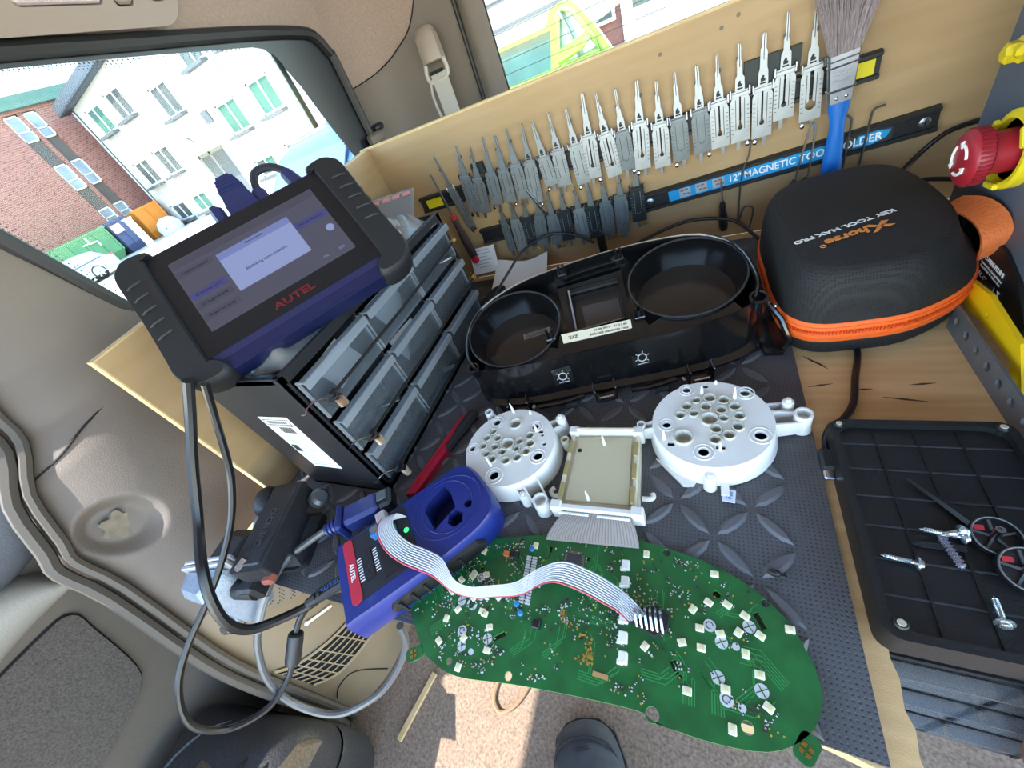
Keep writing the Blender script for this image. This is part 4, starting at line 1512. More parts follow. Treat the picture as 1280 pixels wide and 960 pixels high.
mb.build('face_frame', CABM, cab)
mb = MB()
for z in ROWZ[1:-1]:
    mb.box(((CX0 + CX1) / 2 - .01, (CY0 + CY1) / 2, z), (CX1 - CX0 - .03, CY1 - CY0 - .012, .0015))
for y in COLY[1:-1]:
    mb.box(((CX0 + CX1) / 2 - .01, y, CZ / 2 - .004), (CX1 - CX0 - .03, .0015, CZ - .03))
mb.build('partition', CABM, cab, smooth=0)
CLR = clear('clear_drawer_plastic', '#e6eaee', 0.25, 0.12, body='#a9b3bc', bodyamt=0.13)
CLRE = clear('clear_drawer_edge', '#d5dbe0', 0.35, 0.15, body='#b4bdc5', bodyamt=0.42)
for ci in range(3):
    for ri in range(3):
        y0, y1 = COLY[ci] + .0025, COLY[ci + 1] - .0025
        z0, z1 = ROWZ[ri] + .003, ROWZ[ri + 1] - .0035
        xf = CX1 + 0.0035
        xb = CX0 + 0.02
        mb = MB()
        e = .0016
        mb.box((xf - e / 2, (y0 + y1) / 2, (z0 + z1) / 2 - .002), (e, y1 - y0, z1 - z0 - .004))
        mb.box(((xf + xb) / 2, y0 + e / 2, (z0 + z1) / 2 - .003), (xf - xb - .002, e, z1 - z0 - .008))
        mb.box(((xf + xb) / 2, y1 - e / 2, (z0 + z1) / 2 - .003), (xf - xb - .002, e, z1 - z0 - .008))
        mb.box(((xf + xb) / 2, (y0 + y1) / 2, z0 + e / 2), (xf - xb - .002, y1 - y0 - .004, e))
        d = mb.build('drawer', CLR, cab, smooth=0)
        mb = MB()
        mb.box((xf + .004, (y0 + y1) / 2, z1 - .002), (.0105, y1 - y0, .0026), bev=.0008)
        mb.box((xf + .0086, (y0 + y1) / 2, z1 - .0055), (.0014, y1 - y0, .008))
        mb.box((xf - .0008, y0, (z0 + z1) / 2), (.0032, .0022, z1 - z0))
        mb.box((xf - .0008, y1, (z0 + z1) / 2), (.0032, .0022, z1 - z0))
        mb.build('drawer_handle', CLRE, d)
        # what lies in the drawer
        rr = random.Random(ci * 7 + ri)
        cname = ('front', 'middle', 'rear')[ci] + ' ' + ('bottom', 'middle', 'top')[ri]
        if (ci, ri) in ((0, 2), (1, 1), (1, 2)):
            t = thing('paper_slip', 'folded white paper inside the %s drawer of the black cabinet' % cname, 'paper', (xf - .03, (y0 + y1) / 2, z0 + .002))
            mb = MB()
            T = TR(xf - .02, (y0 + y1) / 2 + .008, (z0 + z1) / 2 - .004) @ RZ(rr.uniform(-12, 12)) @ RY(62)
            mb.box((0, 0, 0), (.034, .05, .0012), T)
            mb.box((0.002, 0.004, 0.0018), (.026, .04, .0008), T @ RX(5))
            mb.build('sheet', WHITEP, t, smooth=0)
        else:
            t = thing('spare_part', 'dark key shell lying inside the %s drawer of the black cabinet' % cname, 'key shell', (xf - .03, (y0 + y1) / 2, z0 + .002))
            mb = MB()
            T = TR(xf - .03, (y0 + y1) / 2 - .01, z0 + .010) @ RZ(rr.uniform(20, 80))
            mb.prism(rrect(-.02, -.011, .02, .011, .006), -.006, .006, T=T)
            mb.build('shell', BLACKP, t)
            mb = MB()
            mb.box((.036, 0, 0), (.034, .006, .002), T)
            mb.build('blade', STEEL, t, smooth=0)
            t2 = thing('spare_part', 'small metal fitting beside the key shell in the %s drawer' % cname, 'fitting', (xf - .02, (y0 + y1) / 2 + .02, z0 + .002))
            mb = MB()
            mb.lathe([(.006, 0), (.006, .008), (.003, .008), (.003, .02), (.001, .021)], 12, TR(xf - .018, (y0 + y1) / 2 + .03, z0 + .002))
            mb.build('fitting', BRASS if rr.random() < .5 else STEEL, t2)
# label on the end
LT = FR((-0.401, CY0 - .0003, 0.0905), (1, 0, 0), y=(0, 0, 1))
mb = MB()
mb.box((0, 0, 0.0002), (.0475, .0915, .0004), LT)
lb = mb.build('paper_label', WHITEP, cab, smooth=0)
mb = MB()
mb.box((0, .0335, .0005), (.042, .0008, .0003), LT)
mb.box((0, .0415, .0005), (.042, .0008, .0003), LT)
mb.box((-.0207, .0375, .0005), (.0008, .008, .0003), LT)
mb.box((.0207, .0375, .0005), (.0008, .008, .0003), LT)
for k in range(9):
    mb.box((-.014 + k * .0035, .0375, .0005), (.002, .0045, .0003), LT)
for k in range(12):
    mb.box((-.008 + k * .0018 + .002, .0245, .0005), (.0007 + .0005 * (k % 3 == 0), .010, .0003), LT)
mb.box((0, .0315, .0005), (.04, .0009, .0003), LT)
mb.build('print', INK, lb, smooth=0)
mb = MB()
rr = random.Random(4)
for k in range(17):
    wv = rr.uniform(.02, .04)
    mb.box((-.0205 + wv / 2, .016 - k * .0035, .0005), (wv, .0008, .0003), LT)
mb.build('print', M('pale_print', '#a9abac', 0.7), lb, smooth=0)
mb = MB()
mb.box((-.0165, -.0085, .0006), (.0095, .0115, .0003), LT)
mb.build('print', INK, lb, smooth=0)
# bungee cords across the drawer rows with spring clips
SPRM = M('copper_spring', '#b79c80', 0.3, 1.0)
CORD = M('black_bungee', '#0f0f10', 0.7)
for k, (z, ya, yb) in enumerate(((0.147, 0.166, 0.462), (0.083, 0.168, 0.47), (0.026, 0.166, 0.472))):
    t = thing('bungee_cord', 'black elastic cord with coil spring end across the %s row of drawers' % ('top', 'middle', 'bottom')[k], 'cord', (CX1 + .014, ya, z))
    mb = MB()
    mb.tube([(CX1 + .0175, ya + .008, z), (CX1 + .0165, (ya + yb) / 2, z - .001), (CX1 + .0165, yb, z + .002)], .0018, 7)
    mb.tube(smooth([(CX1 + .016, ya + .01, z + .001), (CX1 + .019, ya + .002, z + .003), (CX1 + .016, ya - .001, z - .002), (CX1 + .019, ya + .005, z - .004), (CX1 + .017, ya + .01, z)], 3), .0022, 6)
    mb.build('cord', CORD, t)
    mb = MB()
    hel = [(CX1 + .020 + .0042 * math.cos(a), ya + .006 + .0042 * math.sin(a), z - .004 - a / (2 * PI) * .0021) for a in frange(0, 2 * PI * 5.5, 66)]
    mb.tube(hel, .00085, 5)
    mb.build('spring', SPRM, t)
    mb = MB()
    mb.tube(smooth([(CX1 + .014, ya, z), (CX1 + .008, ya - .008, z + .004), (CX1 + .001, ya - .014, z + .002), (CX1 - .004, ya - .017, z - .004), (CX1 - .012, ya - .0168, z - .006)], 4), .0009, 5)
    mb.build('wire_hook', CHROME, t)
    mb = MB()
    mb.tube([(CX1 + .0165, yb - .004, z + .002), (CX1 + .0165, yb + .004, z + .002)], .0034, 8)
    mb.tube([(CX1 + .0165, yb + .004, z + .002), (CX1 + .008, yb + .01, z + .007)], .0008, 5)
    mb.build('end_clip', BRASS, t)

# plastic bags on the cabinet
BAG = clear('clear_bag_film', '#f1f1f1', 0.35, 0.15, body='#d8d8d6', bodyamt=0.28)


def bag(name, label, c, sx, sy, h, mat, seed, rot=0, cat='bag'):
    rg = random.Random(seed)
    ph = [rg.uniform(0, 6) for _ in range(8)]

    def f(u, v):
        x, y = (u - .5) * sx, (v - .5) * sy
        e = max(0, (1 - (2 * u - 1) ** 4) * (1 - (2 * v - 1) ** 4))
        z = h * e * (0.55 + 0.22 * math.sin(9 * u + ph[0] + 4 * v) + 0.2 * math.sin(13 * v + ph[1] - 5 * u) + 0.12 * math.sin(25 * u + 19 * v + ph[2]))
        return (x, y, z)
    t = thing(name, label, cat, c, math.radians(rot))
    mb = MB()
    mb.grid(f, frange(0, 1, 34), frange(0, 1, 34))
    mb.grid(lambda u, v: (f(u, v)[0], f(u, v)[1], 0.0), frange(0, 1, 8), frange(0, 1, 8))
    mb.build('film', mat, t, local=True, smooth=40)
    return t


GB = M('crumpled_contents', '#8d8378', 0.5, col2='#2a2826', nscale=60, namt=0.35, bump=0.6, bscale=120)
b1 = bag('parts_bag', 'crumpled clear bag of small parts on the cabinet, under the tablet', (-0.405, 0.222, CZ - 0.0095), .10, .11, .032, BAG, 1, 10)
mb = MB()
rg = random.Random(12)
for k in range(26):
    mb.box((rg.uniform(-.035, .035), rg.uniform(-.04, .04), rg.uniform(.003, .015)), (rg.uniform(.006, .014), rg.uniform(.004, .01), .004), RZ(rg.uniform(0, 180)) @ RX(rg.uniform(-30, 30)))
o = mb.build('bag_contents', GB, b1, local=True, smooth=0)
o['kind'] = 'stuff'
b2 = bag('parts_bag', 'clear plastic bag heaped on the far end of the cabinet', (-0.398, 0.425, CZ - 0.0095), .11, .11, .045, BAG, 5, -15)
mb = MB()
for k in range(8):
    mb.box((rg.uniform(-.03, .03), rg.uniform(-.03, .03), rg.uniform(.003, .014)), (.03, .022, .0012), RZ(rg.uniform(0, 180)) @ RX(rg.uniform(-25, 25)))
mb.build('bag_contents', WHITEP, b2, local=True, smooth=0)
t = thing('zip_bag', 'flat zip bag with red printed strip lying against the side board behind the tablet', 'bag', mat=FR((-0.455, 0.505, 0.192), (0.93, 0.30, -0.06), y=(-0.25, 0.85, 0.42)))
mb = MB()
mb.box((0, 0.01, 0), (.115, .07, .002), bev=.0008)
mb.build('film', BAG, t, local=True)
mb = MB()
for k in range(6):
    mb.box((-.045 + k * .018, .034, .0016), (.013, .008, .0006))
mb.build('red_strip', M('pink_print', '#c98a85', 0.6), t, local=True, smooth=0)

# ================================================================== diagnostic tablet
TM = FR((-0.3909, 0.2573, 0.2557), (0.6026, 0.7980, 0.0081), y=(-0.6233, 0.4644, 0.6291))
tab = thing('diagnostic_tablet', 'black and blue rubber-cornered diagnostic tablet showing a dialog, propped on the cabinet', 'tablet', mat=TM)
NAVY = M('navy_plastic', '#171c42', 0.32, coat=0.2)
TRUB = M('tablet_rubber', '#191a1d', 0.6, bump=0.15, bscale=700)
SCRB = M('screen_bezel', '#16181d', 0.3)
mb = MB()
mb.prism(rrect(-0.106, -0.086, 0.106, 0.064, 0.012), -0.020, -0.002)
mb.prism(rrect(-0.1, -0.083, 0.1, 0.061, 0.012), -0.002, -0.0005)
mb.build('body', NAVY, tab, local=True)
mb = MB()
mb.prism(rrect(-0.093, -0.067, 0.093, 0.060, 0.004), -0.002, 0.0006)
mb.build('bezel', SCRB, tab, local=True)
mb = MB()
mb.loft([[(x, -0.067 - d, z) for x in frange(-0.089, 0.089, 6)] + [(x, -0.067 - d2, z - .004) for x in frange(0.089, -0.089, 6)] for d, d2, z in ((0, 0.002, 0.0016),)] + [[(x, -0.0755, -.0015) for x in frange(-0.089, 0.089, 6)] + [(x, -0.074, -.006) for x in frange(0.089, -0.089, 6)]])
mb.build('chin', NAVY, tab, local=True)
# rubber end grips
for s in (-1, 1):
    mb = MB()
    prof = [(0.088, 0.069), (0.106, 0.071), (0.117, 0.064), (0.122, 0.05), (0.1205, 0.0), (0.1215, -0.05), (0.122, -0.066), (0.117, -0.08), (0.104, -0.089), (0.084, -0.0895), (0.080, -0.081), (0.088, -0.073), (0.0925, -0.062), (0.0925, 0.052), (0.090, 0.061), (0.085, 0.064)]
    prof = [(p.x, p.y) for p in smooth([(a, b, 0) for a, b in prof], 3, True)]
    cx, cy = 0.105, -0.01
    secs = []
    for sc, z in ((0.97, -0.023), (1, -0.018), (1.0, -0.002), (0.985, 0.003), (0.95, 0.0055)):
        secs.append([(s * (cx + (x - cx) * (1 - (1 - sc) * 2.2)), cy + (y - cy) * sc, z) for x, y in prof][::s])
    mb.loft(secs, cap0=False, cap1=False)
    for sec, zz, top in ((secs[-1], 0.0055, True), (secs[0], -0.023, False)):
        mb.prism([(p[0], p[1]) for p in sec], zz - .0001, zz, wall=False, top=top, bot=not top)
    g = mb.build('corner_grip', TRUB, tab, local=True, smooth=50)
    for k in range(5):
        mb = MB()
        y = 0.036 - k * 0.0155
        mb.tube([(s * 0.102, y + .002, 0.0052), (s * 0.112, y, 0.0062), (s * 0.1185, y - .001, 0.0035), (s * 0.1222, y - .001, -0.006), (s * 0.1222, y - .001, -0.014)], 0.0014, 5)
        mb.build('grip_ridge', BLACKR, g, local=True)


def screen(name, c, strength=1.0):
    m = M(name, '#0a0a0c', 0.12, emit=(c, strength))
    return m


UI_BG = screen('screen_grey', '#55576a', 0.36)
UI_ROW = screen('screen_row', '#41437c', 0.46)
UI_ROW2 = screen('screen_row_grey', '#4a4b5c', 0.40)
UI_DLG = screen('screen_dialog', '#8490bc', 0.5)
UI_DLG2 = screen('screen_dialog_title', '#6a76a8', 0.52)
UI_TXT = screen('screen_text', '#2c3048', 0.3)
mb = MB()
mb.box((0, 0, 0.0008), (0.154, 0.087, 0.0006))
scr = mb.build('screen', UI_BG, tab, local=True, smooth=0)
for bx_ in (((-0.058, -0.002, 0.0013), (0.036, 0.0075, 0.0003)), ((0.058, 0.010, 0.0013), (0.036, 0.0085, 0.0003))):
    mb = MB()
    mb.box(*bx_)
    mb.build('menu_row', UI_ROW, scr, local=True, smooth=0)
for bx_ in [((-0.058, y, 0.0013), (0.036, 0.0075, 0.0003)) for y in (0.026, -0.014, -0.028)] + [((0, 0.038, 0.0013), (0.152, 0.008, 0.0003))]:
    mb = MB()
    mb.box(*bx_)
    mb.build('menu_row', UI_ROW2, scr, local=True, smooth=0)
mb = MB()
mb.box((0.002, 0.0025, 0.0016), (0.0765, 0.048, 0.0004))
dlg = mb.build('dialog_box', UI_DLG, scr, local=True, smooth=0)
mb = MB()
mb.box((0.002, 0.0225, 0.0019), (0.0765, 0.008, 0.0003))
mb.build('dialog_title', UI_DLG2, scr, local=True, smooth=0)
text('Establishing communication...', 0.0042, UI_TXT, scr, 'dialog_text', TR(0.002, -0.004, 0.0022), width=0.044)
text('Communication', 0.0032, UI_TXT, scr, 'title_text', TR(0.002, 0.0228, 0.0022), width=0.019)
for x, y, s_ in ((-0.058, 0.026, 'Automatic selection'), (-0.058, -0.002, 'Control unit'), (-0.058, -0.014, 'Diagnosis'), (-0.058, -0.028, 'Service'), (0.058, 0.010, 'Manual selection')):
    text(s_, 0.0035, UI_TXT, scr, 'menu_text', TR(x, y, 0.0017), width=0.026)
text('ESC', 0.004, UI_DLG2, scr, 'button_text', TR(0.066, -0.036, 0.0013))
text('OK', 0.004, UI_DLG2, scr, 'button_text', TR(0.048, -0.036, 0.0013))
mb = MB()
mb.lathe([(0.0042, 0.0011), (0.0042, 0.0016)], 16, TR(0.069, -0.009, 0))
mb.build('round_icon', UI_DLG, scr, local=True)
text('AUTEL', 0.0105, M('red_logo', '#651520', 0.5), tab, 'logo', TR(0.001, -0.0555, 0.0008), width=0.043, bold=0.0002)
mb = MB()
mb.lathe([(0.0016, 0.0006), (0.0016, 0.0009)], 12, TR(0.03, 0.053, 0))
mb.build('camera_eye', BLACKP, tab, local=True)
# kickstand behind the tablet, down to the cabinet top
mb = MB()
p0 = Vector((-0.02, 0.03, -0.031))
mb.box((0, 0, 0), (0.06, 0.004, 0.006), TR(0, 0.032, -0.022))
inv = TM.inverted()
foot = inv @ Vector((-0.40, 0.36, 0.1782))
for dxx in (-0.028, 0.028):
    mb.tube([(dxx, 0.03, -0.022), (foot.x + dxx * 0.6, foot.y, foot.z)], 0.003, 6)
mb.tube([(foot.x - .0168, foot.y, foot.z), (foot.x + .0168, foot.y, foot.z)], 0.003, 6)
mb.build('kickstand', BLACKP, tab, local=True)
# blue vehicle interface plug sticking up behind the tablet
BLU = M('dark_blue_plug', '#232a56', 0.4)
vp = thing('cable_plug', 'dark blue cable plug standing up behind the top of the tablet', 'plug', mat=TM)
mb = MB()
mb.loft([[(0.012 + x * sx, y, -0.022 + z) for x, z in ((-.013, -.009), (.013, -.009), (.013, .009), (-.013, .009))] for y, sx in ((0.0645, 1.25), (0.085, 1.2), (0.105, 0.95), (0.119, 0.8), (0.127, 0.5))])
mb.build('plug_body', BLU, vp, local=True, smooth=50)
mb = MB()
for k in range(4):
    mb.loft([[(0.012 + x, 0.105 + k * 0.0048 + dy, -0.022 + z) for x, z in ((-.0135 + k * .001, -.01), (.0135 - k * .001, -.01), (.0135 - k * .001, .01), (-.0135 + k * .001, .01))] for dy in (0, 0.0022)])
mb.build('strain_ring', BLU, vp, local=True)
vc = thing('cable', 'dark cable looping out of the blue plug behind the tablet', 'cable', mat=TM)
mb = MB()
mb.tube(smooth([(0.034, 0.066, -0.022), (0.034, 0.1, -0.022), (0.043, 0.12, -0.022), (0.06, 0.118, -0.022), (0.072, 0.1, -0.022), (0.078, 0.066, -0.022)], 5), 0.0042, 8)
mb.build('loop', M('dark_navy_cable', '#20232f', 0.5), vc, local=True)
mb = MB()
mb.tube([(0.033, 0.0645, -0.022), (0.033, 0.094, -0.022)], [0.009, 0.0075], 10)
mb.tube([(0.075, 0.0645, -0.022), (0.070, 0.1, -0.022)], [0.0105, 0.007], 10)
mb.build('sleeve', BLU, vc, local=True)
t = thing('cable_plug', 'small dark blue plug left of the large one behind the tablet', 'plug', mat=TM)
mb = MB()
mb.box((-0.014, 0.081, -0.02), (0.013, 0.033, 0.012), bev=.003)
mb.box((-0.0155, 0.099, -0.02), (0.007, 0.006, 0.007), bev=.001)
mb.build('plug_body', BLU, t, local=True)

# ================================================================== cables
CABK = M('black_cable', '#17181a', 0.32)


def cable(name, label, pts, r, mat, k=6, n=9):
    t = thing(name, label, 'cable', pts[0])
    mb = MB()
    mb.tube(smooth(pts, k), r, n)
    mb.build('sheath', mat, t)
    return t


tab1 = [(-0.4, 0.1263, 0.2134), (-0.415, 0.1094, 0.186), (-0.425, 0.0812, 0.1507), (-0.425, 0.046, 0.1113), (-0.41, 0.0243, 0.0982), (-0.4, 0.012, 0.0895), (-0.395, -0.0028, 0.071), (-0.392, -0.0143, 0.0457), (-0.39, -0.0134, 0.0218), (-0.383, 0.0005, 0.0046), (-0.365, 0.0213, -0.0051), (-0.3369, 0.0351, 0.008), (-0.3150, 0.0480, 0.0065)]
cable('power_cable', 'thick black cable hanging from the tablet corner and looping back to the bench edge', tab1, 0.0046, CABK)
tab2 = [(-0.385, 0.128, 0.2073), (-0.4, 0.1171, 0.1771), (-0.41, 0.1032, 0.1464), (-0.42, 0.0867, 0.1151), (-0.43, 0.0597, 0.0825), (-0.44, 0.0282, 0.0568), (-0.45, -0.0084, 0.0349), (-0.46, -0.0418, 0.0174), (-0.465, -0.0695, -0.001), (-0.465, -0.0914, -0.0254), (-0.46, -0.1004, -0.0492), (-0.45, -0.0938, -0.078), (-0.43, -0.0697, -0.0897), (-0.42, -0.0441, -0.0847), (-0.415, -0.0269, -0.074), (-0.41, -0.0029, -0.052), (-0.405, 0.0114, -0.0416), (-0.39, 0.025, -0.0298), (-0.3406, 0.0302, 0.012), (-0.336, 0.034, 0.012)]
uc = cable('usb_cable', 'thin black cable with ferrite bead hanging in a big loop from tablet to programmer', tab2, 0.0033, CABK)
mb = MB()
a, b = Vector((-0.415, -0.0269, -0.074)), Vector((-0.41, -0.0029, -0.052))
d = (b - a)
mb.tube([a - d * .05, a, a + d * .12, a + d * .88, b, b + d * .05], [0.0055, 0.0078, 0.0082, 0.0082, 0.0078, 0.0055], 14)
mb.build('ferrite_bead', M('ferrite_plastic', '#23262a', 0.45), uc)
T = FR((-0.3335, 0.0365, 0.012), Vector((0.0199, 0.019, 0)).normalized(), z=(0, 0, 1))
mb = MB()
mb.box((0.006, 0, 0), (0.036, 0.0135, 0.0095), T, bev=0.003)
mb.tube([(-0.022, 0, 0), (-0.011, 0, 0)], [0.0036, 0.005], 8, T)
pg = mb.build('usb_plug', BLACKM, uc)
text('AUTEL', 0.006, M('blue_print', '#3f67b5', 0.5), pg, 'plug_logo', uc.matrix_basis.inverted() @ T @ TR(0.006, 0, 0.0050), width=0.022)
grey = [(-0.3711, 0.0879, 0.022), (-0.3904, 0.0722, 0.018), (-0.4083, 0.0549, 0.014), (-0.4136, 0.036, 0.012), (-0.42, 0.0181, 0.0037), (-0.43, 0.0024, -0.0113), (-0.435, -0.014, -0.0262), (-0.437, -0.0293, -0.0433), (-0.435, -0.0486, -0.0739), (-0.425, -0.0609, -0.1178), (-0.39, -0.0561, -0.1502), (-0.345, -0.0284, -0.1445), (-0.31, -0.0, -0.1145), (-0.285, 0.0239, -0.0754), (-0.275, 0.034, -0.0402)]
gc = cable('grey_cable', 'grey cable from the blue plug curving under the bench edge', grey, 0.0038, M('grey_cable_sheath', '#5b5d60', 0.32))
mb = MB()
mb.tube(smooth([grey[4], grey[5], grey[6]], 4), 0.0045, 9)
mb.build('tape_wrap', M('grey_tape', '#7d8084', 0.4), gc)
# blue plug end
OB = M('blue_plug', '#243374', 0.35, coat=0.2)
ax = Vector((0.80, 0.60, 0.0)).normalized()
T = FR((-0.3400, 0.1105, 0.024), ax, z=(0, 0, 1))
op = thing('diagnostic_plug', 'blue diagnostic plug with ribbed neck lying beside the cabinet', 'plug', mat=T)
mb = MB()
mb.box((0.006, 0, -0.003), (0.042, 0.026, 0.021), bev=0.004)
mb.box((-0.018, 0, -0.003), (0.007, 0.033, 0.026), bev=0.003)
mb.build('plug_body', OB, op, local=True)
mb = MB()
mb.tube([(-0.04, 0, -0.003), (-0.021, 0, -0.003)], [0.0045, 0.0075], 12)
nk = mb.build('neck', OB, op, local=True)
for k in range(4):
    mb = MB()
    mb.tube([(-0.038 + k * .0046, 0, -0.003), (-0.0355 + k * .0046, 0, -0.003)], 0.0072 + .0006 * k, 12)
    mb.build('neck_rib', OB, nk, local=True)
mb = MB()
mb.box((0.034, 0, -0.003), (0.016, 0.024, 0.018), bev=0.003)
mb.build('socket_cover', BLACKP, op, local=True)
mb = MB()
mb.box((0.032, 0.002, 0.0062), (0.011, 0.012, 0.0016), bev=0.0006)
mb.build('latch', M('grey_latch', '#63666b', 0.4), op, local=True)

# ================================================================== key programmer
XT = FR((-0.27, 0.075, 0.0), Vector((math.cos(math.radians(48)), math.sin(math.radians(48)), 0)), z=(0, 0, 1))
xp = thing('key_programmer', 'blue key programmer box with red label, sockets and round key cradle', 'programmer', mat=XT)
XB = M('programmer_blue', '#1d3080', 0.36, col2='#1b2c78', nscale=20, coat=0.15)
out = [(-0.046, -0.034), (-0.038, -0.0405), (0.03, -0.042), (0.06, -0.041), (0.09, -0.038), (0.108, -0.028), (0.112, -0.005), (0.108, 0.03), (0.095, 0.041), (0.06, 0.0415), (-0.03, 0.0415), (-0.044, 0.036)]
mb = MB()
base_o = [(p.x, p.y) for p in smooth([(a, b, 0) for a, b in out], 3, True)]
rec = [(0.0505, -0.0115), (0.0765, -0.0035), (0.0785, 0.016), (0.0755, 0.026), (0.0545, 0.0195), (0.0485, 0.013)]
rec2 = circ(0.072, -0.0145, 0.0085, 6)
rec3 = circ(0.0885, -0.009, 0.0042, 10)
mb.loft([[(x * .97, y * .96, 0) for x, y in base_o], [(x, y, .004) for x, y in base_o], [(x, y, .029) for x, y in base_o], [(x * .975, y * .955, .0335) for x, y in base_o]], cap1=False)
inner = [(x * .975, y * .955) for x, y in base_o]
mb.prism(inner, .0325, .0335, holes=[rec, rec2, rec3], bot=False)
mb.build('case', XB, xp, local=True)
mb = MB()
for h in (rec, rec2, rec3):
    mb.prism([(x, y) for x, y in h], .012, .0334, bot=True, top=False, wall=True)
o = mb.build('cradle_recess', M('recess_blue', '#16225f', 0.45), xp, local=True, smooth=0)
o.data.flip_normals()
mb = MB()
for rx, ry in ((0.0355, 0.032), (0.026, 0.0285)):
    mb.tube([(0.070 + rx * math.cos(a), 0.0035 + ry * math.sin(a), .0336) for a in frange(0, 2 * PI, 40)[:-1]], .0007, 5, closed=True)
mb.build('cradle_ring', M('recess_line', '#172875', 0.4), xp, local=True)
PANELM = M('programmer_panel', '#23252d', 0.4)
mb = MB()
mb.prism(rrect(-0.036, -0.029, 0.031, 0.0375, 0.004), .0332, .0342, )
mb.build('panel', PANELM, xp, local=True)
mb = MB()
mb.prism(rrect(-0.0365, -0.0295, -0.0265, 0.0385, 0.004), .0338, .0349)
rl = mb.build('red_label', M('red_label', '#c22a40', 0.4), xp, local=True)
text('AUTEL', 0.0062, UPVC, rl, 'logo', TR(-0.0315, 0.002, .0351) @ RZ(-90), width=0.019, bold=0.0001)
mb = MB()
mb.box((-.0155, .00075, .0343), (.009, .0325, .0012))
sk = mb.build('pin_socket', BLACKP, xp, local=True, smooth=0)
mb = MB()
for k in range(10):
    for x in (-.0178, -.0155, -.0132):
        mb.box((x, -.013 + k * .003, .0302), (.0009, .0012, .0004), TR(0, 0, .0048))
o = mb.build('pin_holes', M('pin_hole', '#3a3c42', 0.5), sk, local=True, smooth=0)
mb = MB()
for k in range(9):
    for x in (-.0236, -.0075):
        mb.box((x, -.012 + k * .0029, .0343), (.0042, .0011, .0003))
mb.build('pin_lettering', UPVC, xp, local=True, smooth=0)
mb = MB()
mb.box((.008, .003, .0342), (.022, .054, .0012))
pc = mb.build('adapter_well', BLACKP, xp, local=True, smooth=0)
mb = MB()
mb.box((.012, .006, .0355), (.013, .030, .002))
mb.build('green_board', M('teal_board', '#1f7d70', 0.5), pc, local=True, smooth=0)
mb = MB()
mb.lathe([(.0024, .0335), (.0024, .0347), (.001, .0352)], 12, TR(.0265, .0075, 0))
mb.build('green_led', M('green_led', '#2ee06a', 0.3, emit=('#28f060', 2.2)), xp, local=True)
text('XP400', 0.0042, UPVC, xp, 'model_lettering', TR(.0262, -.0185, .0345) @ RZ(-90), width=0.011)
# rubber side bumpers
for y in (-1, 1):
    mb = MB()
    mb.loft([[(x, y * (.0405 - .0005 + dy), .016 + z) for dy, z in ((0, -s), (.004, -s * .7), (.0055, 0), (.004, s * .7), (0, s))] for x, s in ((-.012, .002), (-.008, .009), (.02, .0105), (.055, .0105), (.078, .009), (.084, .002))])
    mb.build('rubber_bumper', BLACKR, xp, local=True)
for k in range(6):
    mb = MB()
    mb.box((-.002 + k * .012, -.0462, .016), (.0018, .002, .016))
    mb.build('bumper_rib', BLACKM, xp, local=True)
# little blue adapter and ribbon connector standing in the well
t = thing('adapter_board', 'small blue and white adapter plugged into the programmer panel', 'adapter', mat=XT)
mb = MB()
mb.box((.001, .0235, .0385), (.011, .011, .009), bev=.001)
mb.build('block', M('blue_adapter', '#2f6fae', 0.4), t, local=True)
mb = MB()
mb.box((.001, .0235, .0434), (.0065, .0075, .001))
mb.build('screw_terminal', STEEL, t, local=True, smooth=0)

# ================================================================== circuit board
pcb = thing('circuit_board', 'large green instrument cluster circuit board overhanging the front of the bench', 'circuit board', (-0.1, 0.07, 0.002))
PO = [(-.2405, .0507), (-.2445, .0819), (-.2260, .1010), (-.1954, .1137), (-.1345, .1291), (-.0930, .1365), (-.0525, .1378), (.0047, .1264), (.0368, .1065), (.0505, .0850), (.0545, .0700), (.0537, .0582), (.045, .0432), (.0254, .0304), (-.0063, .0257), (-.0330, .0262), (-.0440, .0285), (-.0833, .0249), (-.1293, .0189), (-.1742, .0115), (-.2000, .0150), (-.2140, .0215), (-.2300, .0360)]
PS2 = [(p.x, p.y) for p in smooth([(a, b, 0) for a, b in PO], 4, True)]
PG = M('pcb_green', '#1a6a36', 0.35, col2='#14582c', nscale=45, namt=0.25, coat=0.3)
PEDGE = M('pcb_edge', '#4f9e4a', 0.5)
HOLES = [(-.032, .1315, .003), (.002, .1077, .0026), (.0310, .1085, .0026), (-.0352, .0291, .0042), (.0163, .0382, .0034), (-.1543, .1203, .003), (-.092, .115, .0022), (-.1839, .09, .002), (-.0869, .0594, .0018), (-.1844, .0185, .0026), (-.1340, .0225, .003)]
SLOTS = [(.027, .0967, -62), (-.0224, .0564, -60), (-.1258, .1153, 88), (-.1496, .0442, 38)]
hl = [circ(x, y, r, 12) for x, y, r in HOLES]
for x, y, a in SLOTS:
    T = TR(x, y, 0) @ RZ(a)
    hl.append([tuple((T @ Vector((p, q, 0)))[:2]) for p, q in ((-.0052, -.0018), (.0052, -.0018), (.0052, .0018), (-.0052, .0018))])
mb = MB()
Z0, Z1 = .0025, .0042
mb.prism(PS2, Z0, Z1, holes=hl, wall=False)
mb.m = 1
mb.prism(PS2, Z0, Z1, holes=hl, top=False, bot=False)
mb.build('board', [PG, PEDGE], pcb, smooth=0)
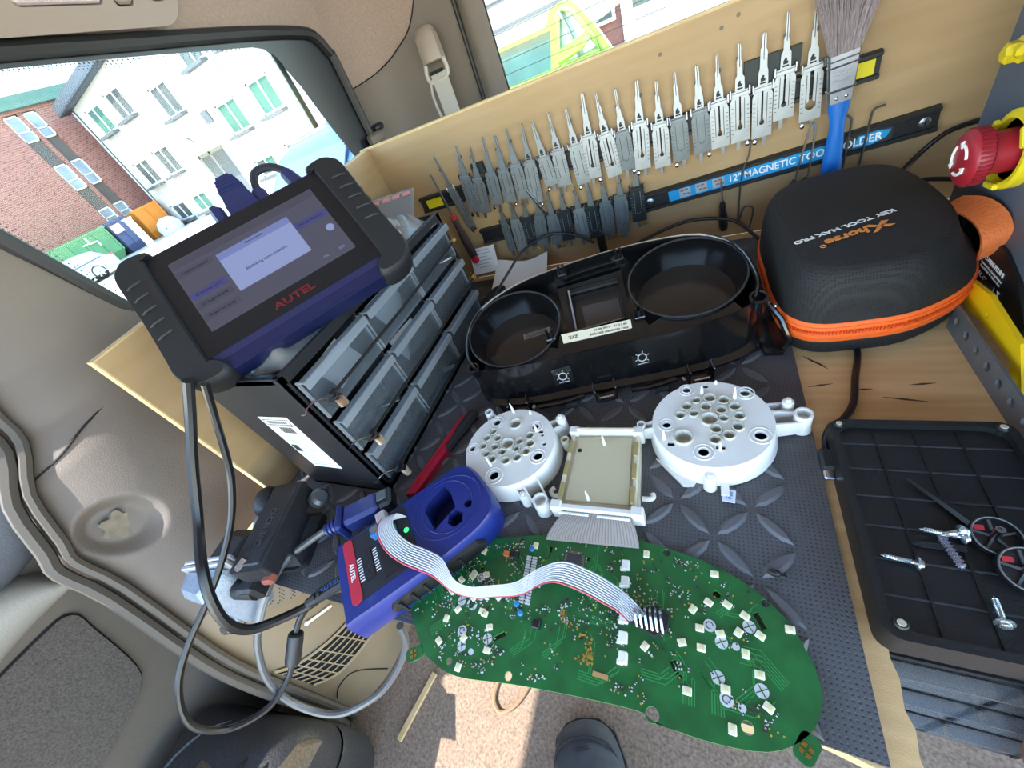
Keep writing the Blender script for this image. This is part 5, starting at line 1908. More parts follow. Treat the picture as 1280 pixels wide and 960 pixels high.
for x, y, a in ((.0445, .0385, 60), (-.2165, .0160, 35)):
    T = TR(x, y, 0) @ RZ(a)
    mb = MB()
    mb.prism(rrect(-.0085, -.005, .0065, .005, .0035), Z0, Z1, T=T)
    e = mb.build('board_tab', PG, pcb)
    mb = MB()
    for q in range(4):
        mb.prism([(.0006, .0006), (.003, .0006), (.0025, .0025), (.0006, .003)], Z1, Z1 + .0003, T=T @ TR(-.002, 0, 0) @ RZ(90 * q))
    mb.build('gold_pad', BRASS, e, smooth=0)
rp = random.Random(21)
LEDW = M('led_white', '#ece6cf', 0.4)
LEDY = M('led_phosphor', '#e5dc9a', 0.4)
leds = [(-.1867, .1044), (-.1884, .0844), (-.1896, .0814), (-.177, .0853), (-.199, .0767), (-.2229, .07), (-.2043, .066), (-.1812, .0656), (-.1696, .0694), (-.1591, .0708), (-.1922, .0538), (-.1997, .0452), (-.1697, .0574), (-.1669, .0562), (-.1594, .0481), (-.1783, .0358), (-.199, .0287), (-.1557, .0331), (-.1748, .0169), (-.1392, .118), (-.0466, .127), (.0011, .1212), (-.0031, .1011), (.0084, .1022), (-.0129, .0945), (.0186, .0975), (-.0086, .0837), (.0037, .0832), (.0143, .0865), (.0265, .0877), (.0431, .0952), (-.0194, .0724), (-.0077, .0722), (.0175, .0752), (.0243, .0659), (-.0157, .0466), (.0056, .0535), (.0276, .0507), (.0085, .035), (-.0425, .0643)]
lmb = MB()
lmb.box((0, 0, .0011), (.0054, .0044, .0022), bev=.0004)
led0 = None
for i, (x, y) in enumerate(leds):
    mb = MB()
    T = TR(x, y, Z1) @ RZ(rp.choice((0, 90, 20, -30, 60)))
    mb.mesh(lmb, T)
    l = mb.build('led', LEDW, pcb)
    mb = MB()
    mb.box((.0004, 0, .00235), (.0022, .002, .0003), T)
    mb.build('led_die', LEDY, l, smooth=0)
conn = [(-.061, .1153), (-.0601, .103), (-.0595, .0908), (-.058, .0783), (-.0571, .0659), (-.0557, .0539)]
for x, y in conn:
    mb = MB()
    T = TR(x, y, Z1) @ RZ(4)
    mb.box((0, 0, .002), (.006, .0075, .004), T, bev=.0006)
    mb.box((-.002, -.003, .002), (.004, .0025, .003), T)
    mb.build('side_led', M('chip_white', '#f2f1ec', 0.35) if 'chip_white' not in bpy.data.materials else bpy.data.materials['chip_white'], pcb)
tps = [(-.1813, .0823), (-.1918, .0611), (-.1823, .0609), (-.182, .0405), (-.1583, .0404), (-.1782, .0307), (-.1749, .067), (-.1688, .0289), (-.1804, .06), (-.0026, .0869), (.0207, .0918), (.0042, .0786), (.0124, .0781), (.0017, .0585), (.0248, .058), (.006, .0485), (.0141, .0466)]
TIN = M('tin_pad', '#d9dde0', 0.45, 0.2)
for i, (x, y) in enumerate(tps):
    r = .0038 if i not in (6, 7, 12, 16) else .0022
    mb = MB()
    T = TR(x, y, Z1)
    mb.lathe([(r, 0), (r, .0006)], 16, T)
    pd = mb.build('test_pad', TIN, pcb)
    if i % 3 == 0 and r > .003:
        mb = MB()
        mb.tube([(r * .55 * math.cos(a), r * .55 * math.sin(a), .0007) for a in frange(0, 5, 14)], .0003, 4, T)
        mb.build('pad_mark', INK, pd)
    elif r > .003:
        mb = MB()
        for a in (0, 90):
            mb.box((0, 0, .0007), (r * 1.9, .0005, .0003), T @ RZ(a + 30))
        mb.build('pad_mark', PG, pd, smooth=0)
# micro-controller
mb = MB()
T = TR(-.1027, .1108, Z1) @ RZ(3)
mb.box((0, 0, .0012), (.0125, .0125, .0022), T, bev=.0003)
mc = mb.build('microcontroller', M('chip_black', '#3b3d42', 0.45), pcb)
mb = MB()
for k in range(16):
    for s in (-1, 1):
        mb.box((s * .0073, -.0058 + k * .00077, .0005), (.0026, .0004, .0005), T)
        mb.box((-.0058 + k * .00077, s * .0073, .0005), (.0004, .0026, .0005), T)
mb.build('chip_pins', CHROME, mc, smooth=0)
mb = MB()
mb.box((-.1216, .0592, Z1 + .0018), (.0062, .0062, .0036), bev=.0005)
mb.build('black_regulator', BLACKP, pcb)
mb = MB()
mb.box((-.156, .1067, Z1 + .0016), (.0075, .0055, .0032), bev=.0004)
mb.build('black_regulator', BLACKP, pcb)
mb = MB()
mb.box((-.1639, .106, Z1 + .0018), (.0052, .0046, .0036), bev=.0005)
mb.build('orange_capacitor', M('orange_cap', '#d07a3a', 0.4), pcb)
for x, y in ((-.1418, .1146), (-.142, .0692), (-.1369, .0637)):
    mb = MB()
    mb.lathe([(.0022, 0), (.0024, .002), (.0018, .003), (.0006, .0033)], 12, TR(x, y, Z1))
    mb.build('blue_capacitor', M('blue_cap', '#2e7fb8', 0.35) if 'blue_cap' not in bpy.data.materials else bpy.data.materials['blue_cap'], pcb)
# the two-row header of silver pads
k2 = 0
for k in range(17):
    for s in range(2):
        x = -.1425 + .0054 * s + k * .00022
        y = .1075 - k * .00225
        mb = MB()
        mb.box((x, y, Z1 + .0006), (.0040, .0015, .0012))
        mb.build('header_pad', TIN, pcb, smooth=0)
# gold dot fields and small passive parts: far too many and tiny to pick out singly


def in_board(x, y, m=.004):
    return inside((x, y), PS2) and all(inside((x + dx_, y + dy_), PS2) for dx_, dy_ in ((m, 0), (-m, 0), (0, m), (0, -m)))


mbg, mbw, mbk = MB(), MB(), MB()
for poly, n in (([(-.098, .0648), (-.0811, .0603), (-.0773, .0462), (-.0866, .0457), (-.079, .049), (-.082, .0575)], 60), ([(-.1049, .0722), (-.098, .0648)], 26)):
    for k in range(n):
        f = rp.random() * (len(poly) - 1)
        i = int(f)
        x = poly[i][0] + (poly[i + 1][0] - poly[i][0]) * (f - i) + rp.gauss(0, .0012)
        y = poly[i][1] + (poly[i + 1][1] - poly[i][1]) * (f - i) + rp.gauss(0, .0012)
        mbg.lathe([(.00075, Z1), (.00075, Z1 + .0004)], 6, TR(x, y, 0))
clusters = [(rp.uniform(-.235, .05), rp.uniform(.02, .135)) for _ in range(120)]
cnt = 0
for cx, cy in clusters:
    ang = rp.choice((0, 90, 30, 60, -30))
    n = rp.randint(4, 12)
    for k in range(n):
        x, y = cx + rp.gauss(0, .0042), cy + rp.gauss(0, .0042)
        if not in_board(x, y):
            continue
        q = rp.random()
        T = TR(x, y, Z1) @ RZ(ang + rp.choice((0, 90)))
        if q < .3:
            mbg.lathe([(.0006, 0), (.0006, .0004)], 6, T)
        elif q < .72:
            s_ = rp.uniform(.6, 1.1)
            mbw.box((-.0009 * s_, 0, .0004), (.0007 * s_, .001 * s_, .0008), T)
            mbw.box((.0009 * s_, 0, .0004), (.0007 * s_, .001 * s_, .0008), T)
            mbk.box((0, 0, .00045), (.0012 * s_, .001 * s_, .0008), T)
        elif q < .9:
            mbw.box((0, 0, .0004), (.0012, .001, .0008), T)
        else:
            mbk.box((0, 0, .0006), (.002, .0014, .0012), T)
for mbx, nm, mt in ((mbg, 'gold_vias', M('gold_pad', '#d6b45a', 0.4, 0.6)), (mbw, 'solder_terminals', TIN), (mbk, 'passive_parts', M('passive_dark', '#3c3a38', 0.5))):
    o = mbx.build(nm, mt, pcb, smooth=0)
    o['kind'] = 'stuff'
# copper tracks under the solder mask
mb = MB()
for k in range(46):
    x, y = rp.uniform(-.225, .04), rp.uniform(.03, .125)
    a = rp.choice((0, 45, 90, 135))
    for q in range(rp.randint(2, 5)):
        pts = []
        T = TR(x, y, 0) @ RZ(a)
        l1, l2 = rp.uniform(.008, .022), rp.uniform(.006, .016)
        off = q * .0016
        c45 = .7071
        P = [(0, off), (l1 + off * .4, off), (l1 + off * .4 + l2 * c45, off + l2 * c45)]
        P = [T @ Vector((px, py, 0)) for px, py in P]
        if all(in_board(p.x, p.y, .003) for p in P):
            for p, p2 in zip(P, P[1:]):
                d = (p2 - p).normalized()
                nn = Vector((-d.y, d.x, 0)) * .0003
                mb.add([p - nn + Vector((0, 0, Z1 + .0001)), p2 - nn + Vector((0, 0, Z1 + .0001)), p2 + nn + Vector((0, 0, Z1 + .0001)), p + nn + Vector((0, 0, Z1 + .0001))], [(0, 1, 2, 3)])
o = mb.build('copper_tracks', M('mask_over_copper', '#31934f', 0.35, coat=0.3), pcb, smooth=0)
o['kind'] = 'stuff'
mb = MB()
mb.box((-.0405 - .046 + .017, .0402, Z1 + .0003), (.0105, .0030, .0006))
mb.build('gold_pad', M('gold_bar', '#cba670', 0.4, 0.4), pcb, smooth=0)
# black clip-on connector with springs, where the ribbon ends
t = thing('clip_connector', 'black spring connector clipped on the circuit board at the end of the ribbon cable', 'connector', (-.0415, .0795, Z1))
mb = MB()
mb.prism([(-.0545, .0845), (-.0335, .0895), (-.0275, .0855), (-.0285, .0765), (-.0365, .0705), (-.0535, .0765)], Z1, Z1 + .008)
mb.build('block', BLACKM, t)
for k in range(6):
    mb = MB()
    mb.tube(smooth([(-.0505 + k * .0034, .0862 + k * .0004, Z1 + .0075), (-.0497 + k * .0034, .083, Z1 + .0115), (-.0485 + k * .0034, .077, Z1 + .0105), (-.048 + k * .0034, .0735, Z1 + .0078)], 4), .0009, 6)
    mb.build('spring_contact', CHROME, t)

# ribbon cable
rib = thing('ribbon_cable', 'grey ribbon cable with one red edge twisting from programmer to circuit board', 'ribbon cable', (-.2812, .1092, .035))
CL = [((-.2700, .1080, .0375), (.008, .0030, .000)), ((-.2742, .1045, .0470), (.008, .0035, .001)), ((-.2715, .0930, .0470), (.0078, .0052, .001)), ((-.2590, .0835, .0425), (.0050, .0078, .001)), ((-.2420, .0785, .0385), (.0025, .0088, .001)), ((-.2240, .0765, .0375), (.0020, .0088, .002)), ((-.2080, .0740, .0345), (.0040, .0070, .004)), ((-.1965, .0672, .0190), (.0030, .0035, .007)), ((-.1800, .0670, .0140), (.0008, .0024, .0074)), ((-.1610, .0715, .0150), (-.0005, .0022, .0075)), ((-.1400, .0780, .0150), (-.0008, .0026, .0074)), ((-.1240, .0890, .0185), (.0000, .0042, .0068)), ((-.1070, .0950, .0220), (.0020, .0078, .003)), ((-.0860, .0930, .0200), (.0030, .0080, .001)), ((-.0680, .0885, .0160), (.0040, .0070, .001)), ((-.0560, .0835, .0155), (.0050, .0050, .001)), ((-.0480, .0780, .0125), (.006, .0035, .0))]
ctr = smooth([c for c, _ in CL], 6)
sid = smooth([s for _, s in CL], 6)
RIBG = M('ribbon_grey', '#c3c4cc', 0.45)
RIBR = M('ribbon_red', '#c5485a', 0.45)
RIBD = M('ribbon_groove', '#8b8c98', 0.5)
NW = 10
for j in range(NW):
    mb = MB()
    f0, f1 = -1 + 2 * j / NW + .02, -1 + 2 * (j + 1) / NW - .02
    th = .0006
    secs = []
    for i in range(len(ctr)):
        tv = (ctr[min(i + 1, len(ctr) - 1)] - ctr[max(i - 1, 0)]).normalized()
        nn = tv.cross(sid[i]).normalized() * th
        a = ctr[i] + sid[i] * f0
        b = ctr[i] + sid[i] * f1
        m = (a + b) / 2
        secs.append([a, m - nn, b, m + nn])
    mb.loft(secs)
    mb.build('wire', RIBR if j == 0 else RIBG, rib, smooth=60)
mb = MB()
T = XT @ TR(.0095, .0345, .0385)
mb.box((0, -.003, 0), (.0105, .018, .0085), T, bev=.001)
mb.build('plug', M('grey_ribbon_plug', '#b9aead', 0.5), rib)
# ================================================================== instrument cluster housing, tilted towards the camera
CT = TR(-0.0911, 0.3116, 0.004) @ RZ(17) @ RX(18)
ch = thing('cluster_housing', 'glossy black instrument cluster housing with two round wells lying open on the mat', 'instrument housing', mat=CT)
GLB = M('gloss_black', '#0d0e10', 0.16, coat=0.5)
CO = [(-.150, .012), (-.1, .002), (-.03, .0), (.05, -.004), (.11, -.002), (.142, .008), (.157, .035), (.163, .075), (.158, .115), (.13, .145), (.08, .158), (.02, .163), (-.05, .161), (-.1, .154), (-.145, .135), (-.168, .105), (-.172, .07), (-.166, .035)]
co = [(p.x, p.y) for p in smooth([(a, b, 0) for a, b in CO], 3, True)]


def sc_(poly, s, cx=-.005, cy=.08):
    return [((x - cx) * s + cx, (y - cy) * s + cy) for x, y in poly]


def frontlean(poly, k):
    # the rim leans back from the base along the front edge
    return [(x, y + k * max(0.0, min(1.0, (.07 - y) / .07))) for x, y in poly]


mb = MB()
rim = frontlean(sc_(co, .985), .026)
mb.loft([[(x, y, 0) for x, y in sc_(co, 1.0)], [(x, y, .006) for x, y in sc_(co, 1.005)], [(x, y, .0075) for x, y in frontlean(sc_(co, .985), .006)], [(x, y, .048) for x, y in rim], [(x, y, .050) for x, y in sc_(rim, .99)], [(x, y, .048) for x, y in sc_(rim, .975)], [(x, y, .008) for x, y in frontlean(sc_(co, .95), .012)]], cap0=False, cap1=False)
mb.build('outer_wall', GLB, ch, local=True, smooth=50)
# smoky see-through lens as the floor of the dish
LENSM = M('smoky_lens', '#3b3631', 0.22, col2='#2c2825', nscale=9, coat=0.5)
mb = MB()
mb.prism(frontlean(sc_(co, .955), .012), .0045, .0085)
mb.build('lens_floor', LENSM, ch, local=True)
# lens hood underneath that carries the raised back edge
mb = MB()
mb.loft([[(x, y, .0045) for x, y in ((-.14, .03), (.13, .03), (.14, .09), (.12, .145), (-.12, .145), (-.155, .09))], [(x, y, -.004 - (y - .02) * .315) for x, y in ((-.125, .03), (.115, .03), (.125, .09), (.105, .13), (-.105, .13), (-.14, .09))]])
mb.build('lens_hood', GLB, ch, local=True)
for sgn, cx, cy, rx, ry in ((-1, -.106, .088, .0575, .054), (1, .096, .093, .060, .054)):
    mb = MB()
    n = 44
    ring = lambda k, z: [(cx + rx * k * math.cos(2 * PI * i / n), cy + ry * k * math.sin(2 * PI * i / n), z) for i in range(n)]
    mb.loft([ring(.90, .009), ring(.95, .03), ring(1.0, .046), ring(1.025, .0462), ring(.98, .03), ring(.935, .009)], cap0=False, cap1=False)
    w_ = mb.build('gauge_well', GLB, ch, local=True, smooth=50)
    mb = MB()
    mb.tube([(cx + rx * 1.012 * math.cos(2 * PI * i / n), cy + ry * 1.012 * math.sin(2 * PI * i / n), .0462) for i in range(n)], .0012, 6, closed=True)
    mb.build('well_rim', M('black_edge', '#2b2d31', 0.25) if 'black_edge' not in bpy.data.materials else bpy.data.materials['black_edge'], w_, local=True)
    mb = MB()
    mb.tube([(cx + rx * .7 * math.cos(a), cy + ry * .62 * math.sin(a), .0092) for a in frange(3.5, 5.6, 18)], .0005, 5)
    mb.build('lens_line', M('pale_line', '#8d8780', 0.4) if 'pale_line' not in bpy.data.materials else bpy.data.materials['pale_line'], w_, local=True)
# centre mask with the display window
MASKM = M('brown_grey_mask', '#453f3b', 0.4, col2='#3d3834', nscale=20)
mb = MB()
mb.prism([(-.043, .050), (.030, .048), (.036, .155), (-.048, .155)], .012, .0165, holes=[[(-.032, .078), (.024, .078), (.028, .140), (-.034, .142)]])
mb.build('centre_mask', MASKM, ch, local=True, smooth=0)
mb = MB()
mb.prism([(-.0345, .0755), (.0265, .0755), (.0305, .1425), (-.0365, .1445)], .0165, .0215, holes=[[(-.032, .078), (.024, .078), (.028, .140), (-.034, .142)]])
mb.build('window_frame', M('frame_black', '#26272a', 0.25), ch, local=True, smooth=0)
mb = MB()
mb.box((-.0335, .110, .0218), (.0022, .064, .0008))
mb.box((-.003, .0768, .0218), (.054, .0012, .0008))
mb.build('bright_edge', M('grey_edge', '#a8aaac', 0.3), ch, local=True, smooth=0)
mb = MB()
mb.prism([(-.032, .078), (.024, .078), (.028, .140), (-.034, .142)], .0092, .0098)
mb.build('display_lens', M('dark_lens', '#2c2928', 0.18, coat=0.4), ch, local=True, smooth=0)
mb = MB()
mb.prism([(-.022, .080), (.022, .079), (.024, .118), (-.022, .120)], .0098, .0101)
mb.build('display_patch', M('grey_lens_patch', '#5a5552', 0.3), ch, local=True, smooth=0)
# front ledge that carries the paper sticker
mb = MB()
mb.prism([(-.150, .036), (-.1, .0285), (0, .0265), (.1, .0245), (.135, .031), (.128, .050), (.06, .050), (.045, .043), (.04, .058), (-.052, .060), (-.056, .043), (-.075, .052), (-.14, .056)], .040, .0435)
mb.build('front_ledge', GLB, ch, local=True)
STK = TR(-.011, .0515, .0440) @ RZ(-4)
mb = MB()
mb.prism([(-.0375, -.0068), (-.01, -.0062), (.0385, -.0042), (.0385, .0075), (0, .0063), (-.0395, .0062)], 0, .0004, T=STK)
stk = mb.build('paper_sticker', M('cream_sticker', '#e6e0c8', 0.7), ch, local=True, smooth=0)
F2 = STK @ TR(0, 0, .0006) @ RZ(180)
text('ZYS.', 0.0058, INK, stk, 'sticker_print', F2 @ TR(.026, .0005, 0), width=0.011, bold=0.0001)
text('09 13 16   A100 90 99', 0.0034, INK, stk, 'sticker_print', F2 @ TR(-.016, -.0032, 0), width=0.036)
text('ZFK - 6R0920 801 500172005', 0.0034, INK, stk, 'sticker_print', F2 @ TR(-.014, .0022, 0), width=0.042)
# barcode strip seen in the left well
mb = MB()
BT = TR(-.085, .098, .0092) @ RZ(3)
mb.box((0, 0, 0), (.036, .0085, .0005), BT)
bc = mb.build('barcode_label', M('grey_label', '#a29c94', 0.6), ch, local=True, smooth=0)
mb = MB()
for k in range(24):
    mb.box((-.015 + k * .0012, 0, .0004), (.0004 + .0004 * (k % 3 == 1), .0065, .0003), BT)
mb.build('bars', M('bar_print', '#4d4842', 0.7), bc, local=True, smooth=0)
# clip towers on the ledge and rings on the front wall
for x, y in ((-.062, .060), (.038, .058), (-.035, .152), (.035, .149)):
    mb = MB()
    mb.box((x, y, .042), (.012, .010, .010), bev=.001)
    mb.box((x - .003, y + .003, .050), (.003, .003, .012))
    mb.box((x + .003, y + .003, .050), (.003, .003, .010))
    mb.build('clip_tower', GLB, ch, local=True)
SIL = M('ring_grey', '#9a9da0', 0.35)
for x in (-.058, .030):
    T = TR(x, .0165, .028) @ RX(60)
    mb = MB()
    mb.box((0, 0, .001), (.022, .020, .002), T)
    pl = mb.build('screw_boss', GLB, ch, local=True)
    mb = MB()
    mb.tube([(.0045 * math.cos(a), .0045 * math.sin(a), .0026) for a in frange(0, 2 * PI, 17)[:-1]], .0007, 5, T, closed=True)
    for q in range(6):
        mb.box((.0068, 0, .0026), (.0022, .0007, .0007), T @ RZ(q * 60 + 20))
    mb.box((0, -.0075, .0026), (.012, .0008, .0007), T)
    mb.build('star_ring', SIL, pl, local=True)
# latches along the bottom edge with bright pins
for x, y in ((-.117, -.004), (-.016, -.0095), (.083, -.013)):
    for dx in (-.0115, .0115):
        mb = MB()
        mb.box((x + dx, y + .004, .012), (.0022, .012, .024), bev=.0006)
        mb.build('latch_arm', GLB, ch, local=True)
    mb = MB()
    mb.box((x, y - .001, .0045), (.024, .010, .004), bev=.0006)
    l = mb.build('latch_base', GLB, ch, local=True)
    mb = MB()
    mb.tube([(x - .0075, y - .003, .009), (x + .0075, y - .003, .009)], .0019, 8)
    mb.build('latch_pin', CHROME, l, local=True)
for x0, x1, y in ((-.094, -.04, -.006), (.012, .058, -.0105)):
    mb = MB()
    mb.tube(smooth([(x0, y, .008), ((x0 + x1) / 2, y - .003, .012), (x1, y - .001, .013)], 5), .0035, 8)
    hb = mb.build('spring_bar', GLB, ch, local=True)
    mb = MB()
    mb.box((x1 - .016, y - .007, .006), (.014, .003, .006))
    mb.build('small_tab', M('tab_grey', '#3a3c40', 0.4) if 'tab_grey' not in bpy.data.materials else bpy.data.materials['tab_grey'], hb, local=True)
for x, y, z in ((-.100, -.006, .010), (.066, -.0125, .010), (.163, .047, .03)):
    mb = MB()
    mb.sphere((x, y, z), .0036, 10)
    mb.build('steel_stud', CHROME, ch, local=True)
mb = MB()
mb.lathe([(.0085, .0), (.0085, .046), (.006, .0465), (.006, .040)], 16, TR(.150, .040, .002))
mb.build('corner_post', GLB, ch, local=True)
mb = MB()
mb.lathe([(.007, .0), (.007, .044), (.005, .0445), (.005, .040)], 14, TR(-.160, .045, .002))
mb.build('corner_post', GLB, ch, local=True)
mb = MB()
mb.loft([[(x, y, z0) for x, y in ((.150, .0), (.166, -.004), (.178, .008), (.170, .035), (.160, .045), (.150, .03))] for z0 in (-.002, .004)])
mb.tube([(.158, .035, .040), (.166, .02, .03), (.172, .004, .012), (.168, .0, .004)], .003, 8)
mb.build('side_bracket', GLB, ch, local=True)
mb = MB()
mb.box((.1655, .036, .028), (.005, .004, .010), bev=.001)
mb.build('white_clip', CHROME, ch, local=True)

# ================================================================== white gauge reflectors
WPL = M('white_reflector', '#e9e8e3', 0.4, col2='#e0dfd9', nscale=60)
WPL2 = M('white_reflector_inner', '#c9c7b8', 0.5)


def gauge(name, label, cx, cy, r, big, cups, posts, zt, spikes, slots=()):
    t = thing(name, label, 'gauge plate', (cx, cy, 0.0))
    zb = zt - .0028
    holes = [circ(x, y, q, 14) for x, y, q in big] + [circ(x, y, q * .8, 12) for x, y, q in cups] + [[(x - a, y - b), (x + a, y - b), (x + a, y + b), (x - a, y + b)] for x, y, a, b in slots]
    mb = MB()
    mb.prism(circ(0, 0, r, 56), zb, zt, holes=holes)
    mb.build('face_plate', WPL, t, local=True)
    mb = MB()
    mb.lathe([(r, zt - .0002), (r * 1.01, zt - .001), (r * 1.045, .006), (r * 1.07, .004), (r * 1.07, .001), (r * 1.02, .001), (r * .97, zb)], 56, cap0=False, cap1=False)
    mb.build('side_wall', WPL, t, local=True, smooth=50)
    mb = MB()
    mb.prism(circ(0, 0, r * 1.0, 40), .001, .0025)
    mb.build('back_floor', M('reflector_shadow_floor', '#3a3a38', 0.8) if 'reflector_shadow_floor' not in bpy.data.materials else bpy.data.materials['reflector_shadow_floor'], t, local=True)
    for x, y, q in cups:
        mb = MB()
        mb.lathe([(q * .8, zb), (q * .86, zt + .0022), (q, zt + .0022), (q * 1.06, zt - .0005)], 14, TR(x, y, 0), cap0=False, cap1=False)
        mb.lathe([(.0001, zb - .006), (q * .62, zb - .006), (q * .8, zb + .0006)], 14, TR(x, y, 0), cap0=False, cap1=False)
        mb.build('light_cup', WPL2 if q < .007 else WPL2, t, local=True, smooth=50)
    for x, y, q in big:
        if q > .003:
            mb = MB()
            mb.tube([(x + q * 1.75 * math.cos(a), y + q * 1.75 * math.sin(a), zt) for a in frange(0, 2 * PI, 25)[:-1]], .0007, 5, closed=True)
            mb.tube([(x + q * 1.05 * math.cos(a), y + q * 1.05 * math.sin(a), zt) for a in frange(0, 2 * PI, 21)[:-1]], .0008, 5, closed=True)
            mb.build('hole_ring', WPL, t, local=True)
    for x, y, h in spikes:
        mb = MB()
        mb.lathe([(.0019, zt - .0003), (.0016, zt + .002), (.0006, zt + h), (.0002, zt + h + .0005)], 8, TR(x, y, 0))
        mb.build('locating_spike', WPL, t, local=True)
    for k, (x, y, q, h, hollow) in enumerate(posts):
        mb = MB()
        prof = [(q * 1.1, .001), (q, .004), (q * .95, h)] + ([(q * .72, h), (q * .68, h - .008), (.0002, h - .008)] if hollow else [(q * .7, h + .001), (q * .45, h + .001), (q * .4, h + .004), (.0002, h + .0042)])
        mb.lathe(prof, 16, TR(x, y, 0), cap1=False)
        d = Vector((x, y, 0))
        u = d.normalized()
        v = Vector((-u.y, u.x, 0))
        a = u * (r * .98)
        for s in (-.8, .8):
            p, p2 = a + v * q * s * 1.3, d + v * q * s
            nn = v * .0008
            mb.add([p - nn + Vector((0, 0, .003)), p2 - nn + Vector((0, 0, .003)), p2 + nn + Vector((0, 0, .003)), p + nn + Vector((0, 0, .003)), p - nn + Vector((0, 0, zt - .004)), p2 - nn + Vector((0, 0, h - .005)), p2 + nn + Vector((0, 0, h - .005)), p + nn + Vector((0, 0, zt - .004))], [(0, 3, 2, 1), (4, 5, 6, 7), (0, 1, 5, 4), (2, 3, 7, 6), (1, 2, 6, 5), (0, 4, 7, 3)])
        mb.build('mounting_post', WPL, t, local=True)
    return t


GR_ = gauge('gauge_reflector', 'right of the two round white gauge plates with light cups, alone on the mat', 0.0003, 0.2485, 0.0490,
            [(-.0200, .0381, .0040), (.0291, .0335, .0042), (-.0363, -.006, .0040), (.0374, -.0146, .0048), (-.0055, -.0344, .0046), (-.0035, .043, .0028)],
            [(-.0004, .0015, .0078), (-.0217, -.0199, .0085), (-.0114, .0238, .0044), (.0002, .0268, .0056), (.0114, .0241, .0052), (-.0195, .0158, .0050), (-.0033, .0161, .0054), (.0091, .0124, .0050), (.0200, .0164, .0052), (-.0248, .0049, .0046), (-.0133, .0075, .0044), (.0108, .0022, .0042), (.0231, .0053, .0048), (.0047, -.0098, .0050), (.0213, -.0063, .0050), (.0143, -.0158, .0050), (.0038, -.0215, .0050)],
            [(-.0600, -.0028, .0042, .021, True), (.0612, .0260, .0050, .021, False), (.0705, .0125, .0072, .022, True), (-.001, -.0535, .0050, .017, False)], 0.0245,
            [(-.0066, .0335, .010), (.0205, .0275, .014), (-.0375, -.022, .013), (.0055, .0465, .004)], [(-.0315, -.0275, .003, .0022), (.0075, -.0285, .0035, .002)])
mb = MB()
mb.loft([[(x, y, z) for x, y in ((-.046, -.03), (-.022, -.056), (-.014, -.0555), (-.01, -.048))] for z in (.001, .004)])
mb.build('corner_foot', WPL, GR_, local=True)
mb = MB()
mb.box((.010, -.056, .004), (.006, .012, .0025), TR(0, 0, 0))
mb.build('corner_foot', WPL, GR_, local=True)
mb = MB()
mb.box((.019, -.060, .0035), (.0095, .011, .0012), RZ(-6))
tg = mb.build('data_tag', M('bluish_tag', '#cfd9e6', 0.6), GR_, local=True)
text('BE24\n50 W\n142', 0.0026, M('blue_ink', '#3d5c9c', 0.6), tg, 'tag_print', TR(.0125, -.0615, .0043) @ RZ(-6), width=0.006)
mb = MB()
mb.box((.0072, -.031, .0295), (.0024, .0028, .012), bev=.0005)
mb.build('snap_arm', WPL, GR_, local=True)

GL_ = gauge('gauge_reflector', 'left of the two round white gauge plates, touching the blue programmer', -0.1900, 0.2090, 0.0495,
            [(-.0251, .0295, .0048), (.0235, .0257, .0044), (-.0415, -.0075, .0042), (.0363, -.0112, .0050), (-.0038, -.0375, .0054), (.0390, .004, .0022), (.034, .015, .002)],
            [(-.0018, .001, .0080), (-.0012, .0281, .0075), (-.0241, .0159, .0044), (-.0289, .0068, .0050), (-.0159, .0075, .0050), (-.0295, -.0040, .0050), (-.0150, -.0041, .0050), (.0111, .0049, .0050), (.0241, .0031, .0052), (.0208, .0128, .0050), (-.0038, -.0094, .0050), (.0106, -.0048, .0044), (.0227, -.0069, .0050), (-.0217, -.0134, .0050), (-.0121, -.0191, .0048), (.0036, -.0197, .0050), (.0148, -.0149, .0050)],
            [(-.0420, .0445, .0052, .026, True), (.0480, .0390, .0056, .024, False), (.0290, -.0500, .0046, .016, False), (.0490, -.0545, .0078, .020, True)], 0.0250,
            [(-.0090, .0450, .015), (.0265, .020, .010), (-.0115, -.0265, .015), (.012, .044, .004)], [(-.0385, -.0085, .0012, .003), (.031, .0195, .003, .002)])

# ================================================================== display frame with its flex cable
LC = FR((-0.0925, 0.1945, 0.001), (1.0, 0.035, 0), z=(0, 0, 1))
lc = thing('display_frame', 'cream white plastic display frame lying between the two gauge plates', 'display frame', mat=LC)
CREAM = M('cream_plastic', '#d9d2bb', 0.45, col2='#cfc7ae', nscale=40)
CREAM2 = M('cream_diffuser', '#c9c0a2', 0.35, col2='#c2b896', nscale=20)
mb = MB()
mb.prism([(-.034, -.044), (.037, -.044), (.0335, .0445), (-.0325, .0445)], 0, .0125)
mb.build('base_tray', CREAM, lc, local=True)
mb = MB()
mb.prism([(-.0275, -.034), (.0285, -.034), (.0265, .036), (-.026, .036)], .0125, .0152)
mb.build('diffuser', CREAM2, lc, local=True)
for a, b in (((-.0325, .0425), (.0335, .0425)), ((-.034, -.0415), (.0365, -.0415))):
    mb = MB()
    c = ((a[0] + b[0]) / 2, (a[1] + b[1]) / 2, .0135)
    mb.box(c, (b[0] - a[0], .005, .009), bev=.0008)
    mb.build('frame_rail', WPL, lc, local=True)
for s in (-1, 1):
    mb = MB()
    mb.box((s * .032, .0, .0135), (.0035, .086, .006), TR(s * .0005, 0, 0) @ RZ(s * 1.0), bev=.0008)
    r_ = mb.build('frame_rail', CREAM, lc, local=True)
    for y in (-.026, -.002, .022):
        mb = MB()
        mb.box((s * .0315, y, .0172), (.004, .016, .003), bev=.0006)
        mb.build('rail_clip', M('tan_clip', '#a08f5e', 0.5) if 'tan_clip' not in bpy.data.materials else bpy.data.materials['tan_clip'], r_, local=True)
